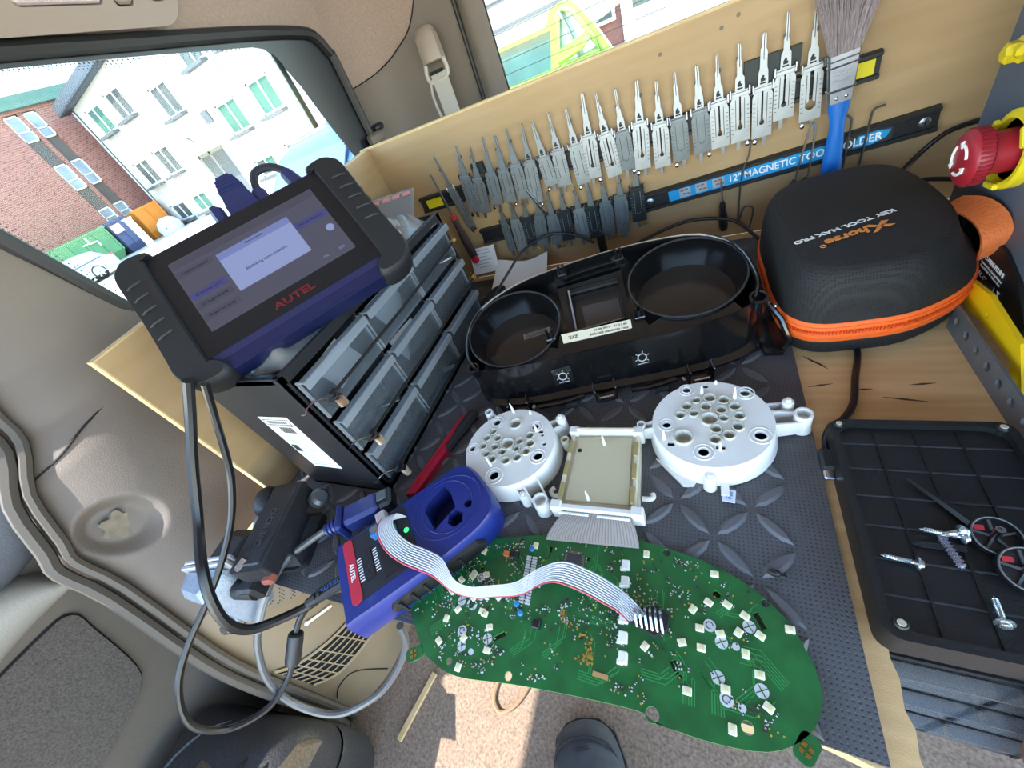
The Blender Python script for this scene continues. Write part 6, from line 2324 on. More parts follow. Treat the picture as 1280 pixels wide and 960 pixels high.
for x, y in ((-.031, .043), (.032, .043), (-.034, -.041), (.0365, -.041)):
    mb = MB()
    mb.box((x, y, .011), (.010, .009, .018), bev=.001)
    mb.build('corner_block', WPL, lc, local=True)
for x in (-.018, .017):
    mb = MB()
    mb.box((x, -.0465, .0095), (.028, .0022, .011), bev=.0005)
    mb.build('front_tab', WPL, lc, local=True)
mb = MB()
mb.tube([(-.028, .043, .0195), (.029, .043, .0195)], .0022, 8)
mb.build('light_pipe', CREAM, lc, local=True)
for x, y in ((.001, .028), (-.006, -.032)):
    mb = MB()
    mb.lathe([(.0018, .0148), (.0015, .018), (.0007, .029), (.0002, .0295)], 8, TR(x, y, 0))
    mb.build('locating_spike', WPL, lc, local=True)
mb = MB()
mb.lathe([(.0022, .0152), (.0022, .0155)], 12, TR(-.0225, .020, 0))
mb.build('small_hole', DARKGAP, lc, local=True)
mb = MB()
mb.tube(smooth([(.038, -.022, .006), (.044, -.022, .006), (.047, -.020, .006), (.0465, -.0165, .006)], 4), .0022, 7)
mb.build('hook', WPL, lc, local=True)
mb = MB()
mb.tube(smooth([(-.038, -.026, .006), (-.043, -.026, .006), (-.046, -.022, .006), (-.043, -.018, .006)], 4), .0022, 7)
mb.build('hook', WPL, lc, local=True)
mb = MB()
mb.lathe([(.0045, .0), (.0045, .016), (.003, .016), (.003, .010)], 12, TR(-.0405, .033, 0))
mb.build('side_post', CREAM, lc, local=True)
fx = thing('flex_cable', 'grey trapezoid flex cable joining display frame and circuit board', 'flex cable', (-0.092, 0.135, 0.006))
FLX = M('grey_flex', '#a29b96', 0.4)
mb = MB()
sec = []
for t_, y, z, a, b in ((0, .153, .0135, -.1175, -.0610), (.3, .146, .0150, -.1185, -.0600), (.6, .138, .0125, -.1240, -.0560), (.85, .129, .0075, -.1300, -.0530), (1, .1245, .0052, -.1310, -.0525)):
    sec.append([(a, y + .0003, z), (b, y + .006, z), (b, y + .006, z + .0005), (a, y + .0003, z + .0005)])
mb.loft(sec)
fo = mb.build('film', FLX, fx, smooth=30)
mb = MB()
for k in range(30):
    f = k / 29
    pts = []
    for y, z, a, b in ((.152, .0142, -.1165, -.0620), (.146, .0157, -.1175, -.0610), (.138, .0132, -.1230, -.0570), (.129, .0082, -.1292, -.0538), (.1248, .0058, -.1303, -.0530)):
        pts.append((a + (b - a) * f, y + .0003 + .0057 * f, z))
    for p, q in zip(pts, pts[1:]):
        mb.add([(p[0] - .0004, p[1], p[2]), (p[0] + .0004, p[1], p[2]), (q[0] + .0004, q[1], q[2]), (q[0] - .0004, q[1], q[2])], [(0, 1, 2, 3)])
o = mb.build('conductors', M('flex_lines', '#857e79', 0.4), fx, smooth=0)
o['kind'] = 'stuff'

# ================================================================== small tools, paper and glove on the mat
screwdriver('trim_tool', 'flat red plastic pry tool lying between cabinet and programmer', (-.278, .262, .006), (-.2985, .150, .006), .003, .10, .006, RED)
bpy.data.objects.remove(bpy.data.objects['trim_tool'].children[0]) if False else None
pt = bpy.data.objects['trim_tool']
for c in list(pt.children):
    bpy.data.objects.remove(c)
pt['category'] = 'pry tool'
mb = MB()
mb.prism([(-.3050, .146), (-.2915, .150), (-.2800, .205), (-.2755, .243), (-.2765, .262), (-.2815, .263), (-.2865, .243), (-.2930, .205)], .0005, .0085)
mb.build('blade', M('crimson_plastic', '#b01a3a', 0.35), pt)
mb = MB()
mb.box((-.2925, .195, .0088), (.004, .07, .0008), TR(-.2925, .195, 0) @ RZ(-12) @ TR(.2925, -.195, 0))
mb.build('grip_ridge', RED, pt)
screwdriver('screwdriver', 'black-handled screwdriver lying beside the red pry tool', (-.2905, .172, .0045), (-.2655, .270, .0075), .0013, .062, .0072, BLACKM)
pp = thing('paper_sheet', 'folded white paper lying at the foot of the board behind the cabinet', 'paper', (-.24, .55, 0))
mb = MB()
mb.grid(lambda u, v: (-.340 + .10 * u - .01 * v, .500 + .115 * v + .01 * u * (1 - v), .010 + .022 * v * v + .006 * math.sin(5 * u + 2 * v)), frange(0, 1, 12), frange(0, 1, 12))
mb.build('sheet', WHITEP, pp, smooth=60)
p2 = thing('printed_note', 'printed white note leaning against the board above the folded paper', 'paper', (-.33, .615, 0.03))
NT = FR((-.372, .606, .046), (1, .02, .03), y=(-.06, .40, .9))
mb = MB()
mb.box((0, 0, 0), (.054, .046, .0006), NT)
s_ = mb.build('sheet', WHITEP, p2, smooth=0)
mb = MB()
for k in range(6):
    mb.box((-.004 + .004 * (k % 2), .018 - k * .006, .0005), (.038 - .006 * (k % 3), .0014, .0003), NT)
mb.build('print', bpy.data.materials['pale_print'], s_, smooth=0)
gv = thing('work_glove', 'black work glove lying behind the drawer cabinet with fingers over the paper', 'glove', (-.315, .49, 0))
GLV = M('black_glove', '#1a1a1b', 0.8, bump=0.4, bscale=500)
mb = MB()
mb.loft([[(-.325 + .024 * s * math.cos(a) + dx, .482 + .02 * s * math.sin(a) + dy, z) for a in [2 * PI * i / 12 for i in range(12)]] for s, z, dx, dy in ((.9, .001, 0, 0), (1.05, .012, 0, 0), (.9, .026, .002, .002), (.5, .032, .004, .003))])
mb.build('palm', GLV, gv)
for k, (a, b, c) in enumerate((((-.322, .498, .018), (-.285, .505, .024), (-.262, .512, .020)), ((-.318, .485, .016), (-.285, .488, .022), (-.262, .492, .018)), ((-.318, .474, .014), (-.29, .472, .018), (-.272, .474, .014)), ((-.335, .500, .018), (-.322, .523, .024), (-.309, .530, .022)))):
    mb = MB()
    mb.tube(smooth([a, b, c], 4), [.0095, .0095, .0095, .0095, .009, .0088, .0085, .008, .006], 10)
    mb.build('finger', GLV, gv)
cable('thin_cable', 'thin black cable running from the glove up across the board foot', [(-.318, .49, .028), (-.30, .535, .045), (-.275, .585, .062), (-.235, .617, .064), (-.195, .620, .052), (-.165, .610, .038)], .0022, CABK)
cable('thin_cable', 'thin black cable along the back of the bench behind the cluster housing', [(-.10, .60, .028), (-.03, .606, .046), (.03, .600, .04), (.06, .580, .02), (.075, .56, .004)], .0024, CABK)
st = thing('rubber_strip', 'short black rubber strip standing between board and cluster housing', 'strip', (-.15, .60, 0))
mb = MB()
mb.prism(rrect(-.0065, -.002, .0065, .002, .0015), 0, .058, T=TR(-.149, .603, 0) @ RX(10))
mb.build('strip', BLACKR, st)
cr = thing('rubber_crumb', 'black rubber crumb on the mat right of the circuit board', 'crumb', (.0385, .130, 0))
mb = MB()
mb.sphere((.0385, .1305, .0025), .0028, 8, sz=(1.5, .9, 1))
mb.sphere((.0435, .1295, .0018), .002, 7, sz=(1.3, 1, .9))
mb.build('crumb', BLACKR, cr)
# ================================================================== carrying case with orange zip
KT = TR(0.16, 0.44, -0.004) @ RZ(5)
kc = thing('carrying_case', 'black fabric hard case with orange zipper and orange handle strap', 'case', mat=KT)
FAB = M('black_ballistic_fabric', '#1d1e20', 0.7, col2='#141517', nscale=40)
pattern(FAB, 'dots', 420, '#0b0b0c', 0.3, bump=0.7)
KO = [(-.099, .03), (-.101, -.02), (-.096, -.058), (-.077, -.078), (-.045, -.081), (-.003, -.076), (.040, -.049), (.062, -.012), (.0695, .03), (.066, .085), (.050, .125), (.01, .142), (-.05, .142), (-.083, .122), (-.096, .08)]
ko = [(p.x, p.y) for p in smooth([(a, b, 0) for a, b in KO], 4, True)]


def ks(s, z, dz=0.0):
    q = max(0.0, min(1.0, (z - .036) / .055))
    q = q * q * (3 - 2 * q)
    return [(((x + .003) * s - .003) * (1 - .38 * q if x > 0 else 1), (y - .035) * s + .035, z) for x, y in ko]


mb = MB()
mb.loft([ks(.90, .0005), ks(.95, .004), ks(.985, .014), ks(.99, .022)], cap1=False)
mb.build('lower_shell', FAB, kc, local=True, smooth=60)
mb = MB()
mb.loft([ks(.99, .043), ks(.985, .055), ks(.97, .070), ks(.95, .081), ks(.92, .089), ks(.885, .0935), ks(.85, .0955), ks(.80, .0962), ks(.5, .0965), ks(.2, .0966)], cap0=False)
up_ = mb.build('upper_shell', FAB, kc, local=True, smooth=60)
ORG = M('orange_tape', '#f26a22', 0.6, col2='#e35f1b', nscale=300, bump=0.3, bscale=900)
ORD_ = M('orange_zip_teeth', '#e2561a', 0.5, bump=0.4, bscale=700)
mb = MB()
mb.loft([ks(.99, .0215), ks(1.0, .0225), ks(1.003, .030)], cap0=False, cap1=False)
mb.build('zip_tape', ORG, kc, local=True, smooth=60)
mb = MB()
mb.loft([ks(1.003, .036), ks(1.0, .0425), ks(.99, .0435)], cap0=False, cap1=False)
mb.build('zip_tape', ORG, kc, local=True, smooth=60)
mb = MB()
mb.loft([ks(1.003, .030), ks(.998, .0305), ks(.998, .0355), ks(1.003, .036)], cap0=False, cap1=False)
zt = mb.build('zip_coil', ORD_, kc, local=True, smooth=60)
mb = MB()
ring = ks(1.002, .033)
acc = 0
for a, b in zip(ring, ring[1:] + ring[:1]):
    a, b = Vector(a), Vector(b)
    n = max(1, int((b - a).length / .0022))
    for k in range(n):
        p = a.lerp(b, k / n)
        d = (b - a).normalized()
        mb.box((0, 0, 0), (.0011, .0016, .0032), FR(p, d, z=(0, 0, 1)))
o = mb.build('zip_teeth', M('orange_teeth', '#c94a14', 0.45), zt, local=True, smooth=0)
o['kind'] = 'stuff'
for z in (.0265, .0395):
    mb = MB()
    mb.tube([(p[0], p[1], z) for p in ks(1.0035, 0)], .0004, 4, closed=True)
    mb.build('zip_stitch', ORD_, kc, local=True)
# printed lettering, upside down for the viewer
LT_ = TR(-.0440, -.0030, .0969) @ RZ(198)
text('KEY TOOL MAX PRO', 0.0078, UPVC, kc, 'lettering', LT_, width=0.0875, bold=0.0002)
text('horse', 0.0135, M('orange_print', '#e8913f', 0.5), kc, 'brand_lettering', LT_ @ TR(.0065, .0160, .0003), width=0.037, bold=0.0005, shear=0.25)
mb = MB()
XT_ = LT_ @ TR(-.0185, .0165, .0002)
mb.prism([(-.011, -.0035), (-.006, -.0055), (.010, .0085), (.006, .0085)], 0, .0004, T=XT_)
mb.prism([(-.010, .0055), (-.004, .0065), (.0, .002), (-.003, .0005)], 0, .0004, T=XT_)
mb.prism([(.0, -.0005), (.003, .001), (.0085, -.0055), (.004, -.0055)], 0, .0004, T=XT_)
mb.build('brand_lettering', bpy.data.materials['orange_print'], kc, local=True, smooth=0)
mb = MB()
mb.tube([(.0022 * math.cos(a), .0022 * math.sin(a), .0004) for a in frange(0, 2 * PI, 15)[:-1]], .0004, 4, LT_ @ TR(.0305, .0205, 0), closed=True)
mb.build('registered_mark', bpy.data.materials['orange_print'], kc, local=True)
# folded strap handle at the right end
STR = M('orange_webbing', '#ee8348', 0.7, col2='#d96f36', nscale=200, bump=0.6, bscale=600)
pts = smooth([(.066, .006, .036), (.066, -.010, .044), (.063, -.018, .056), (.061, -.020, .070), (.060, -.006, .080), (.056, .016, .083), (.047, .030, .081)], 5)
wid = Vector((.9, .25, .3)).normalized()
mb = MB()
secs = []
for i, p in enumerate(pts):
    tv = (pts[min(i + 1, len(pts) - 1)] - pts[max(i - 1, 0)]).normalized()
    wv = wid * (.005 + .0055 * min(1, i / 14))
    nn = tv.cross(wid).normalized() * .0011
    secs.append([p - wv - nn, p + wv - nn, p + wv + nn, p - wv + nn])
mb.loft(secs)
mb.build('strap', STR, kc, local=True, smooth=50)
mb = MB()
mb.box((.0795, .012, .034), (.005, .010, .007), bev=.002)
mb.tube([(.081, .010, .031), (.082, .004, .020), (.083, .002, .008)], .0022, 6)
mb.build('zip_puller', M('dark_metal_puller', '#4a4c50', 0.35, 0.8), kc, local=True)

# usb cable coming out from under the case
u2 = cable('usb_cable', 'black cable from under the case ending in a small metal plug by the tray', [(.131, .385, .000), (.1277, .3535, .000), (.1197, .3214, .000), (.1129, .2921, .000), (.1025, .2737, .000), (.0928, .2646, .001), (.0865, .250, .002), (.085, .238, .001)], .0028, CABK)
mb = MB()
mb.box((.0838, .2285, .0015), (.0095, .020, .0085), RZ(0), bev=.002)
mb.build('plug', BLACKM, u2)
mb = MB()
mb.box((.0832, .2150, .0015), (.0072, .0085, .0035), bev=.001)
mb.build('metal_tip', CHROME, u2)
cable('thin_cable', 'black cable bending up the board to the right of the case', [(.165, .56, .02), (.195, .605, .036), (.2228, .630, .0575), (.239, .632, .075), (.2532, .632, .0834), (.285, .632, .0875)], .0028, CABK)
cable('thin_cable', 'black cable running level behind the case to the machine', [(.18, .60, .045), (.2309, .600, .0449), (.27, .60, .034)], .0026, CABK)

# ================================================================== key cutting machine
MX = 0.232
km = thing('key_cutting_machine', 'grey blue key cutting machine with red emergency stop button beside the orange-zipped case', 'machine', (0.33, 0.38, 0.0))
KM = M('machine_grey_blue', '#5a6270', 0.5, col2='#525a68', nscale=20, bump=0.25, bscale=900)
KD = M('machine_black', '#141518', 0.45)
TM_ = Matrix(((0, 0, 1, 0), (1, 0, 0, 0), (0, 1, 0, 0), (0, 0, 0, 1)))
mb = MB()
side = [(0.5413, 0.004), (0.5413, 0.2991), (0.3093, 0.3403), (0.1856, 0.3403), (0.1856, 0.004)]
mb.prism(side, MX, 0.48, T=TM_)
mb.build('body', KM, km, smooth=0)
mb = MB()
pan = [(0.505, 0.058), (0.487, 0.075), (0.40, 0.082), (0.375, 0.074), (0.355, 0.055), (0.352, 0.030), (0.42, 0.026), (0.505, 0.030)]
pan = [(0.5259, 0.0372), (0.5176, 0.0537), (0.4898, 0.0578), (0.4537, 0.0557), (0.4176, 0.0537), (0.3867, 0.0434), (0.3557, 0.0207), (0.3557, 0.0124), (0.5207, 0.0145)]
mb.prism(pan, MX - .003, MX - .0001, T=TM_)
mb.build('label_panel', KD, km, smooth=0)
for k in range(4):
    mb = MB()
    mb.box((MX - .004, .510 - k * .0064, .0435), (.003, .003, .022))
    mb.build('vent_slot', DARKGAP, km, smooth=0)
LM = FR((MX - .0034, 0.4269, 0.0341), (0, -1, 0), y=(0, 0.18, 1))
text('TC-MINI PLUS II', 0.0052, UPVC, km, 'model_lettering', km.matrix_basis.inverted() @ LM @ TR(0.004, 0.0035, 0), width=0.037, bold=0.0002)
text('Automatic Key Cutting Machine', 0.0026, UPVC, km, 'model_lettering', km.matrix_basis.inverted() @ LM @ TR(0.004, -0.0020, 0), width=0.038)
text('Input: DC 24V  5A  Made in China', 0.0026, UPVC, km, 'model_lettering', km.matrix_basis.inverted() @ LM @ TR(0.004, -0.0055, 0), width=0.036)
text('FC CE RoHS', 0.0058, UPVC, km, 'approval_marks', km.matrix_basis.inverted() @ LM @ TR(0.002, -0.0125, 0), width=0.030)
mb = MB()
bx = LM @ TR(.0245, -.0125, .0002)
for p, q in (((-.002, .0026), (.002, -.002)), ((.002, .0026), (-.002, -.002)), ((-.0022, .0026), (.0022, .0026)), ((-.0018, -.002), (.0018, -.002)), ((-.0022, -.0036), (.0022, -.0036))):
    mb.tube([(*p, 0), (*q, 0)], .0004, 4, bx)
mb.build('bin_mark', UPVC, km)
# emergency stop
EM = FR((MX, 0.4661, 0.1207), (0, -1, 0), z=(-1, 0, 0))
es = mb = MB()
mb.lathe([(.030, 0), (.030, .007), (.0275, .009), (.024, .009), (.0235, .004)], 36, EM, cap1=False)
yc = mb.build('stop_collar', M('collar_yellow', '#ecd625', 0.4), km)
for a in (40, 160, 280):
    mb = MB()
    mb.box((.0265, 0, .0105), (.005, .016, .004), EM @ RZ(a), bev=.001)
    mb.build('collar_tooth', bpy.data.materials['collar_yellow'], yc)
STOPR = M('stop_red', '#a3222f', 0.4)
mb = MB()
mb.lathe([(.0165, .002), (.0165, .020), (.0205, .0215), (.0222, .0235), (.0222, .031), (.0205, .0335), (.015, .0355), (.0002, .0362)], 40, EM, cap1=False)
bt2 = mb.build('stop_button', STOPR, km, smooth=40)
mb = MB()
for k in range(40):
    a = 2 * PI * k / 40
    mb.box((.0222, 0, .0272), (.0014, .0018, .008), EM @ RZ(9 * k))
mb.build('button_knurl', M('stop_red_dark', '#8d1b28', 0.45), bt2, smooth=0)
mb = MB()
for a0 in (20, 140, 260):
    pts_ = [(.0118 * math.cos(math.radians(a0 + k * 9)), .0118 * math.sin(math.radians(a0 + k * 9)), .0360 - .0002) for k in range(9)]
    mb.tube(pts_, .0013, 6, EM)
    e = Vector(pts_[-1])
    dv = (Vector(pts_[-1]) - Vector(pts_[-2])).normalized()
    rv = Vector((e.x, e.y, 0)).normalized()
    mb.add([e + dv * .004, e + rv * .003, e - rv * .003, e + dv * .004 + Vector((0, 0, .0012)), e + rv * .003 + Vector((0, 0, .0012)), e - rv * .003 + Vector((0, 0, .0012))], [(0, 1, 2), (3, 4, 5), (0, 1, 4, 3), (1, 2, 5, 4), (2, 0, 3, 5)], EM)
mb.build('arrow_mark', UPVC, bt2, smooth=0)
# yellow handle knob high on the side
mb = MB()
YT = FR((MX, .5145, .1795), (0, -1, 0), z=(-1, 0, 0))
mb.lathe([(.009, 0), (.010, .003), (.0078, .005), (.0078, .011), (.005, .013)], 6, YT)
mb.box((.008, .002, .006), (.013, .010, .008), YT, bev=.003)
mb.build('yellow_clamp_knob', M('knob_yellow', '#d9c01f', 0.4), km, smooth=25)
# yellow guard plate and grey skirt near the bench
YM = M('guard_yellow', '#f0c60f', 0.4)
mb = MB()
gp = [(0.425, 0.024), (0.435, 0.012), (0.420, 0.004), (0.345, -0.001), (0.338, -0.003), (0.330, -0.003), (0.300, -.003), (0.290, -.001), (0.288, .012), (0.300, .018), (0.33, 0.022)]
gp = [(.422, .030), (.383, .037), (.3255, .031), (.298, .004), (.300, -.0035), (.313, -.0035), (.3247, .014), (.378, .013), (.401, .010), (.422, .008)][::-1]
mb.prism(gp, .2130, .2165, holes=[circ(.372, .023, .0022, 10), circ(.308, .004, .002, 10)], T=TM_)
mb.build('guard_plate', YM, km, smooth=0)
mb = MB()
mb.box((MX + .025, .37, .008), (.045, .31, .008))
mb.build('base_skirt', KM, km, smooth=0)
mb = MB()
mb.box((MX - .006, .415, .022), (.013, .012, .006))
mb.build('guard_bracket', KD, km, smooth=0)
for y in (.22, .50):
    mb = MB()
    mb.cyl((MX + .03, y, -.004), (MX + .03, y, .006), .012, n=14)
    mb.build('rubber_foot', BLACKR, km)

# perforated steel rail
rl = thing('perforated_rail', 'grey steel angle rail with round holes lying along the bench beside the machine', 'rail', (.2, .3, 0))
RM = M('zinc_steel', '#7d848b', 0.45, 0.6, col2='#727980', nscale=60)
hs = [circ(y, .0105, .0042, 12) for y in [.381 - k * .0195 for k in range(12)]]
mb = MB()
mb.prism([(.392, -.004), (.392, .0215), (.14, .0215), (.14, -.004)], .2005, .2025, holes=hs, T=TM_)
mb.box((.2095, .266, -.003), (.015, .252, .002))
mb.build('angle', RM, rl, smooth=0)

# ================================================================== shallow black tray with screws and needles
ty = thing('plastic_tray', 'shallow black plastic tray lid with ribbed grid on the right front of the bench', 'tray', (.137, .18, -.004))
TRM = M('tray_black', '#121315', 0.45, col2='#17181a', nscale=40, bump=0.25, bscale=600)
TX0, TX1, TY0, TY1 = .0865, .1900, .0985, .2575
mb = MB()
to = rrect(TX0, TY0, TX1, TY1, .009, 5)
ti = rrect(TX0 + .005, TY0 + .005, TX1 - .005, TY1 - .005, .012, 5)
mb.prism(to, -.0038, .0145)
mb.prism(to, .0145, .0195, holes=[ti])
mb.build('tray_body', TRM, ty, smooth=30)
mb = MB()
for k in range(1, 4):
    x = TX0 + .0035 + k * .0235
    mb.box((x, (TY0 + TY1) / 2, .0149), (.0013, TY1 - TY0 - .012, .0012))
rg_ = mb.build('grid_rib', M('tray_rib', '#0f1011', 0.5), ty, smooth=0)
mb = MB()
for k in range(1, 7):
    y = TY0 + .003 + k * .0225
    mb.box(((TX0 + TX1) / 2, y, .0148), (TX1 - TX0 - .012, .0011, .0010))
mb.build('grid_rib', M('tray_rib_grey', '#34363a', 0.5), ty, smooth=0)
for x, y in ((TX0 + .006, TY1 - .006), (TX1 - .007, TY1 - .006), (TX0 + .0085, TY0 + .0085)):
    mb = MB()
    mb.lathe([(.0036, .0145), (.0036, .0205), (.0028, .0215)], 14, TR(x, y, 0))
    c_ = mb.build('corner_boss', TRM, ty)
    mb = MB()
    mb.lathe([(.0022, .0214), (.0018, .0219)], 12, TR(x, y, 0))
    mb.build('pale_plug', M('pale_plug', '#b5ab94', 0.5) if 'pale_plug' not in bpy.data.materials else bpy.data.materials['pale_plug'], c_)
TZ = .0155


def screw(name, label, a, b, head_flat=True, col=None):
    a, b = Vector(a), Vector(b)
    d = b - a
    L = d.length
    t = thing(name, label, 'screw', mat=FR(a, d.normalized().orthogonal(), z=d.normalized()), group='loose screws in the tray')
    ZN = col or M('zinc_screw', '#c3ccd0', 0.25, 0.9) if 'zinc_screw' not in bpy.data.materials else (col or bpy.data.materials['zinc_screw'])
    mb = MB()
    mb.lathe([(.0002, 0), (.0012, .0025), (.0012, L - .001)], 10)
    sh = mb.build('shank', ZN, t, local=True)
    mb = MB()
    n = int(L / .0011)
    hel = [(.0014 * math.cos(q), .0014 * math.sin(q), .002 + (L - .006) * q / (2 * PI * n)) for q in frange(0, 2 * PI * n, n * 8)]
    mb.tube(hel, .00035, 4)
    mb.build('thread', ZN, sh, local=True)
    mb = MB()
    mb.lathe([(.0012, L - .003), (.0016, L - .0025), (.0042, L - .0012), (.0042, L - .0004), (.0028, L), (.0026, L + .0012), (.0012, L + .0018)], 14)
    mb.build('head', ZN, t, local=True)
    return t


screw('screw', 'bright screw lying across the tray above the clear pin', (.1187, .1680, TZ + .0032), (.1390, .1650, TZ + .0038))
screw('screw', 'bright screw with darkened tip alone in the left part of the tray', (.0955, .1475, TZ + .0020), (.1130, .1440, TZ + .0042))
screw('screw', 'bright screw standing head down near the front right of the tray', (.1404, .1325, TZ + .0018), (.1388, .1165, TZ + .0042))
screw('screw', 'bright screw with flanged head crossing the upper screw in the tray', (.1265, .1635, TZ + .0065), (.1385, .1683, TZ + .0055))
sc5 = thing('clear_pin', 'clear ribbed plastic pin lying in the middle of the tray', 'pin', (.131, .158, TZ))
mb = MB()
CP = clear('clear_pin_plastic', '#e4e1e8', 0.35, 0.1, body='#b5aebf', bodyamt=0.3)
mb.tube([(.1265, .1665, TZ + .003), (.1278, .164, TZ + .003), (.1318, .1465, TZ + .003), (.1320, .1455, TZ + .003)], [.0008, .0016, .0019, .0008], 8)
for k in range(8):
    p = Vector((.1282, .1625, TZ + .003)).lerp(Vector((.1316, .1475, TZ + .003)), k / 7)
    mb.box((p.x, p.y, p.z), (.0038, .0005, .0038))
mb.build('pin', CP, sc5)
t = thing('gauge_pointer', 'black pointer sliver lying under the clear pin in the tray', 'pointer', (.126, .158, TZ))
mb = MB()
mb.prism([(.1135, .1585), (.118, .157), (.138, .1575), (.1395, .1605), (.135, .1612), (.116, .1598)], TZ - .0002, TZ + .0014)
mb.build('sliver', BLACKM, t, smooth=0)
mb = MB()
mb.cyl((.1500, .1125, TZ + .002), (.1620, .1200, TZ + .0025), .0024, n=8)
t = thing('clear_pin', 'second clear plastic pin at the right edge of the tray beside the standing screw', 'pin', (.152, .114, TZ))
mb.build('pin', CP, t)
ND = M('needle_black', '#111214', 0.45)
REDS = M('red_needle_mark', '#b52a34', 0.5)


def needle(label, c, tip, hub_r):
    t = thing('gauge_needle', label, 'gauge needle', c, group=None)
    c, tip = Vector(c), Vector(tip)
    d = (tip - c)
    d.z = 0
    u = d.normalized()
    v = Vector((-u.y, u.x, 0))
    mb = MB()
    z0 = c.z
    mb.loft([[c + u * a + v * w + Vector((0, 0, z)), c + u * a - v * w + Vector((0, 0, z)), c + u * a - v * w * .5 + Vector((0, 0, z + .0025)), c + u * a + v * w * .5 + Vector((0, 0, z + .0025))] for a, w, z in ((hub_r * .8, .004, .002), (d.length * .5, .0024, .0015), (d.length, .0006, .001))])
    mb.build('pointer', ND, t)
    mb = MB()
    tilt = Matrix.Translation(c) @ Matrix.Rotation(math.radians(14), 4, 'X')
    mb.lathe([(hub_r * .9, 0), (hub_r, .002), (hub_r, .006), (hub_r * .93, .0065), (hub_r * .9, .0025), (.0003, .0022)], 26, tilt, cap1=False)
    hb = mb.build('hub', ND, t, smooth=40)
    mb = MB()
    mb.tube([(hub_r * .96 * math.cos(a), hub_r * .96 * math.sin(a), .0066) for a in frange(0, 2 * PI, 31)[:-1]], .0005, 5, tilt, closed=True)
    for a in range(5):
        mb.box((hub_r * .5, 0, .003), (hub_r * .8, .0012, .0016), tilt @ RZ(72 * a + 20))
    mb.build('hub_web', M('needle_grey', '#55585c', 0.4) if 'needle_grey' not in bpy.data.materials else bpy.data.materials['needle_grey'], hb)
    mb = MB()
    mb.lathe([(.0025, .003), (.0022, .012), (.0013, .012), (.0012, .009)], 12, tilt @ RX(-12))
    mb.build('shaft_socket', CHROME, hb)
    mb = MB()
    mb.box((-hub_r * .55, hub_r * .4, .0042), (.0048, .003, .001), tilt)
    mb.build('red_mark', REDS, hb, smooth=0)
    return t


needle('long black gauge needle with red mark, upper of two hubs in the tray', (.1520, .1690, TZ), (.1230, .2060, TZ), .0112)
needle('black gauge needle with red mark, lower of the two hubs at the tray edge', (.1585, .1500, TZ), (.1760, .1180, TZ), .0125)

# ================================================================== clear-drawered organiser below the bench edge
og = thing('parts_organizer', 'dark organiser cabinet with clear drawers standing under the tray', 'cabinet', (.2, .16, -.42))
mb = MB()
OX0, OX1, OY0, OY1, OZ1 = .090, .225, .105, .235, -.024
mb.box((OX0 + .002, (OY0 + OY1) / 2, (OZ1 - .24) / 2), (.004, OY1 - OY0, OZ1 + .24))
mb.box((OX1 - .002, (OY0 + OY1) / 2, (OZ1 - .24) / 2), (.004, OY1 - OY0, OZ1 + .24))
mb.box(((OX0 + OX1) / 2, (OY0 + OY1) / 2, OZ1 - .002), (OX1 - OX0, OY1 - OY0, .004))
mb.box(((OX0 + OX1) / 2, OY1 - .002, (OZ1 - .24) / 2), (OX1 - OX0, .004, OZ1 + .24))
for z in (-.24, -.172, -.105, -.04):
    mb.box(((OX0 + OX1) / 2, (OY0 + OY1) / 2, z), (OX1 - OX0 - .008, OY1 - OY0 - .002, .005))
mb.build('shell', CABM, og, smooth=0)
for x in (OX0 + .02, OX1 - .02):
    for y in (.175, OY1 - .01):
        mb = MB()
        mb.box((x, y, -.331), (.012, .012, .178))
        mb.build('leg', CABM, og, smooth=0)
for z0, z1 in ((-.237, -.175), (-.169, -.108), (-.102, -.043)):
    for x0, x1 in ((OX0 + .006, OX0 + .072), (OX0 + .076, OX1 - .006)):
        mb = MB()
        mb.box(((x0 + x1) / 2, OY0 + .001, (z0 + z1) / 2), (x1 - x0, .002, z1 - z0 - .003))
        mb.box(((x0 + x1) / 2, OY0 + .05, z0 + .001), (x1 - x0, .1, .002))
        mb.box(((x0 + x1) / 2, OY0 - .004, z1 - .003), (x1 - x0, .010, .003))
        mb.box((x0 + .001, OY0 + .05, (z0 + z1) / 2), (.002, .1, z1 - z0 - .004))
        mb.box((x1 - .001, OY0 + .05, (z0 + z1) / 2), (.002, .1, z1 - z0 - .004))
        mb.build('drawer', CLR, og, smooth=0)
t = thing('plastic_scrap', 'torn white plastic scrap stuck at the organiser front beside the bench edge', 'scrap', (.106, .106, -.13))
mb = MB()
mb.prism([(-.008, -.004), (.012, -.002), (-.004, .005)], 0, .001, T=FR((.112, .1065, -.136), (1, 0, 0), y=(0, -.3, 1)))
mb.build('scrap', UPVC, t, smooth=0)
t = thing('leather_strap', 'worn reddish brown strap hanging at the lower right corner', 'strap', (.20, .085, -.3))
mb = MB()
mb.loft([[(x0, .088, z), (x0 + .035, .088, z), (x0 + .035, .083, z), (x0, .083, z)] for x0, z in ((.158, -.026), (.162, -.05), (.1775, -.11), (.200, -.17), (.228, -.25), (.25, -.41))])
mb.build('strap', M('brown_leather', '#7a4a34', 0.7, col2='#5c3324', nscale=40), t)
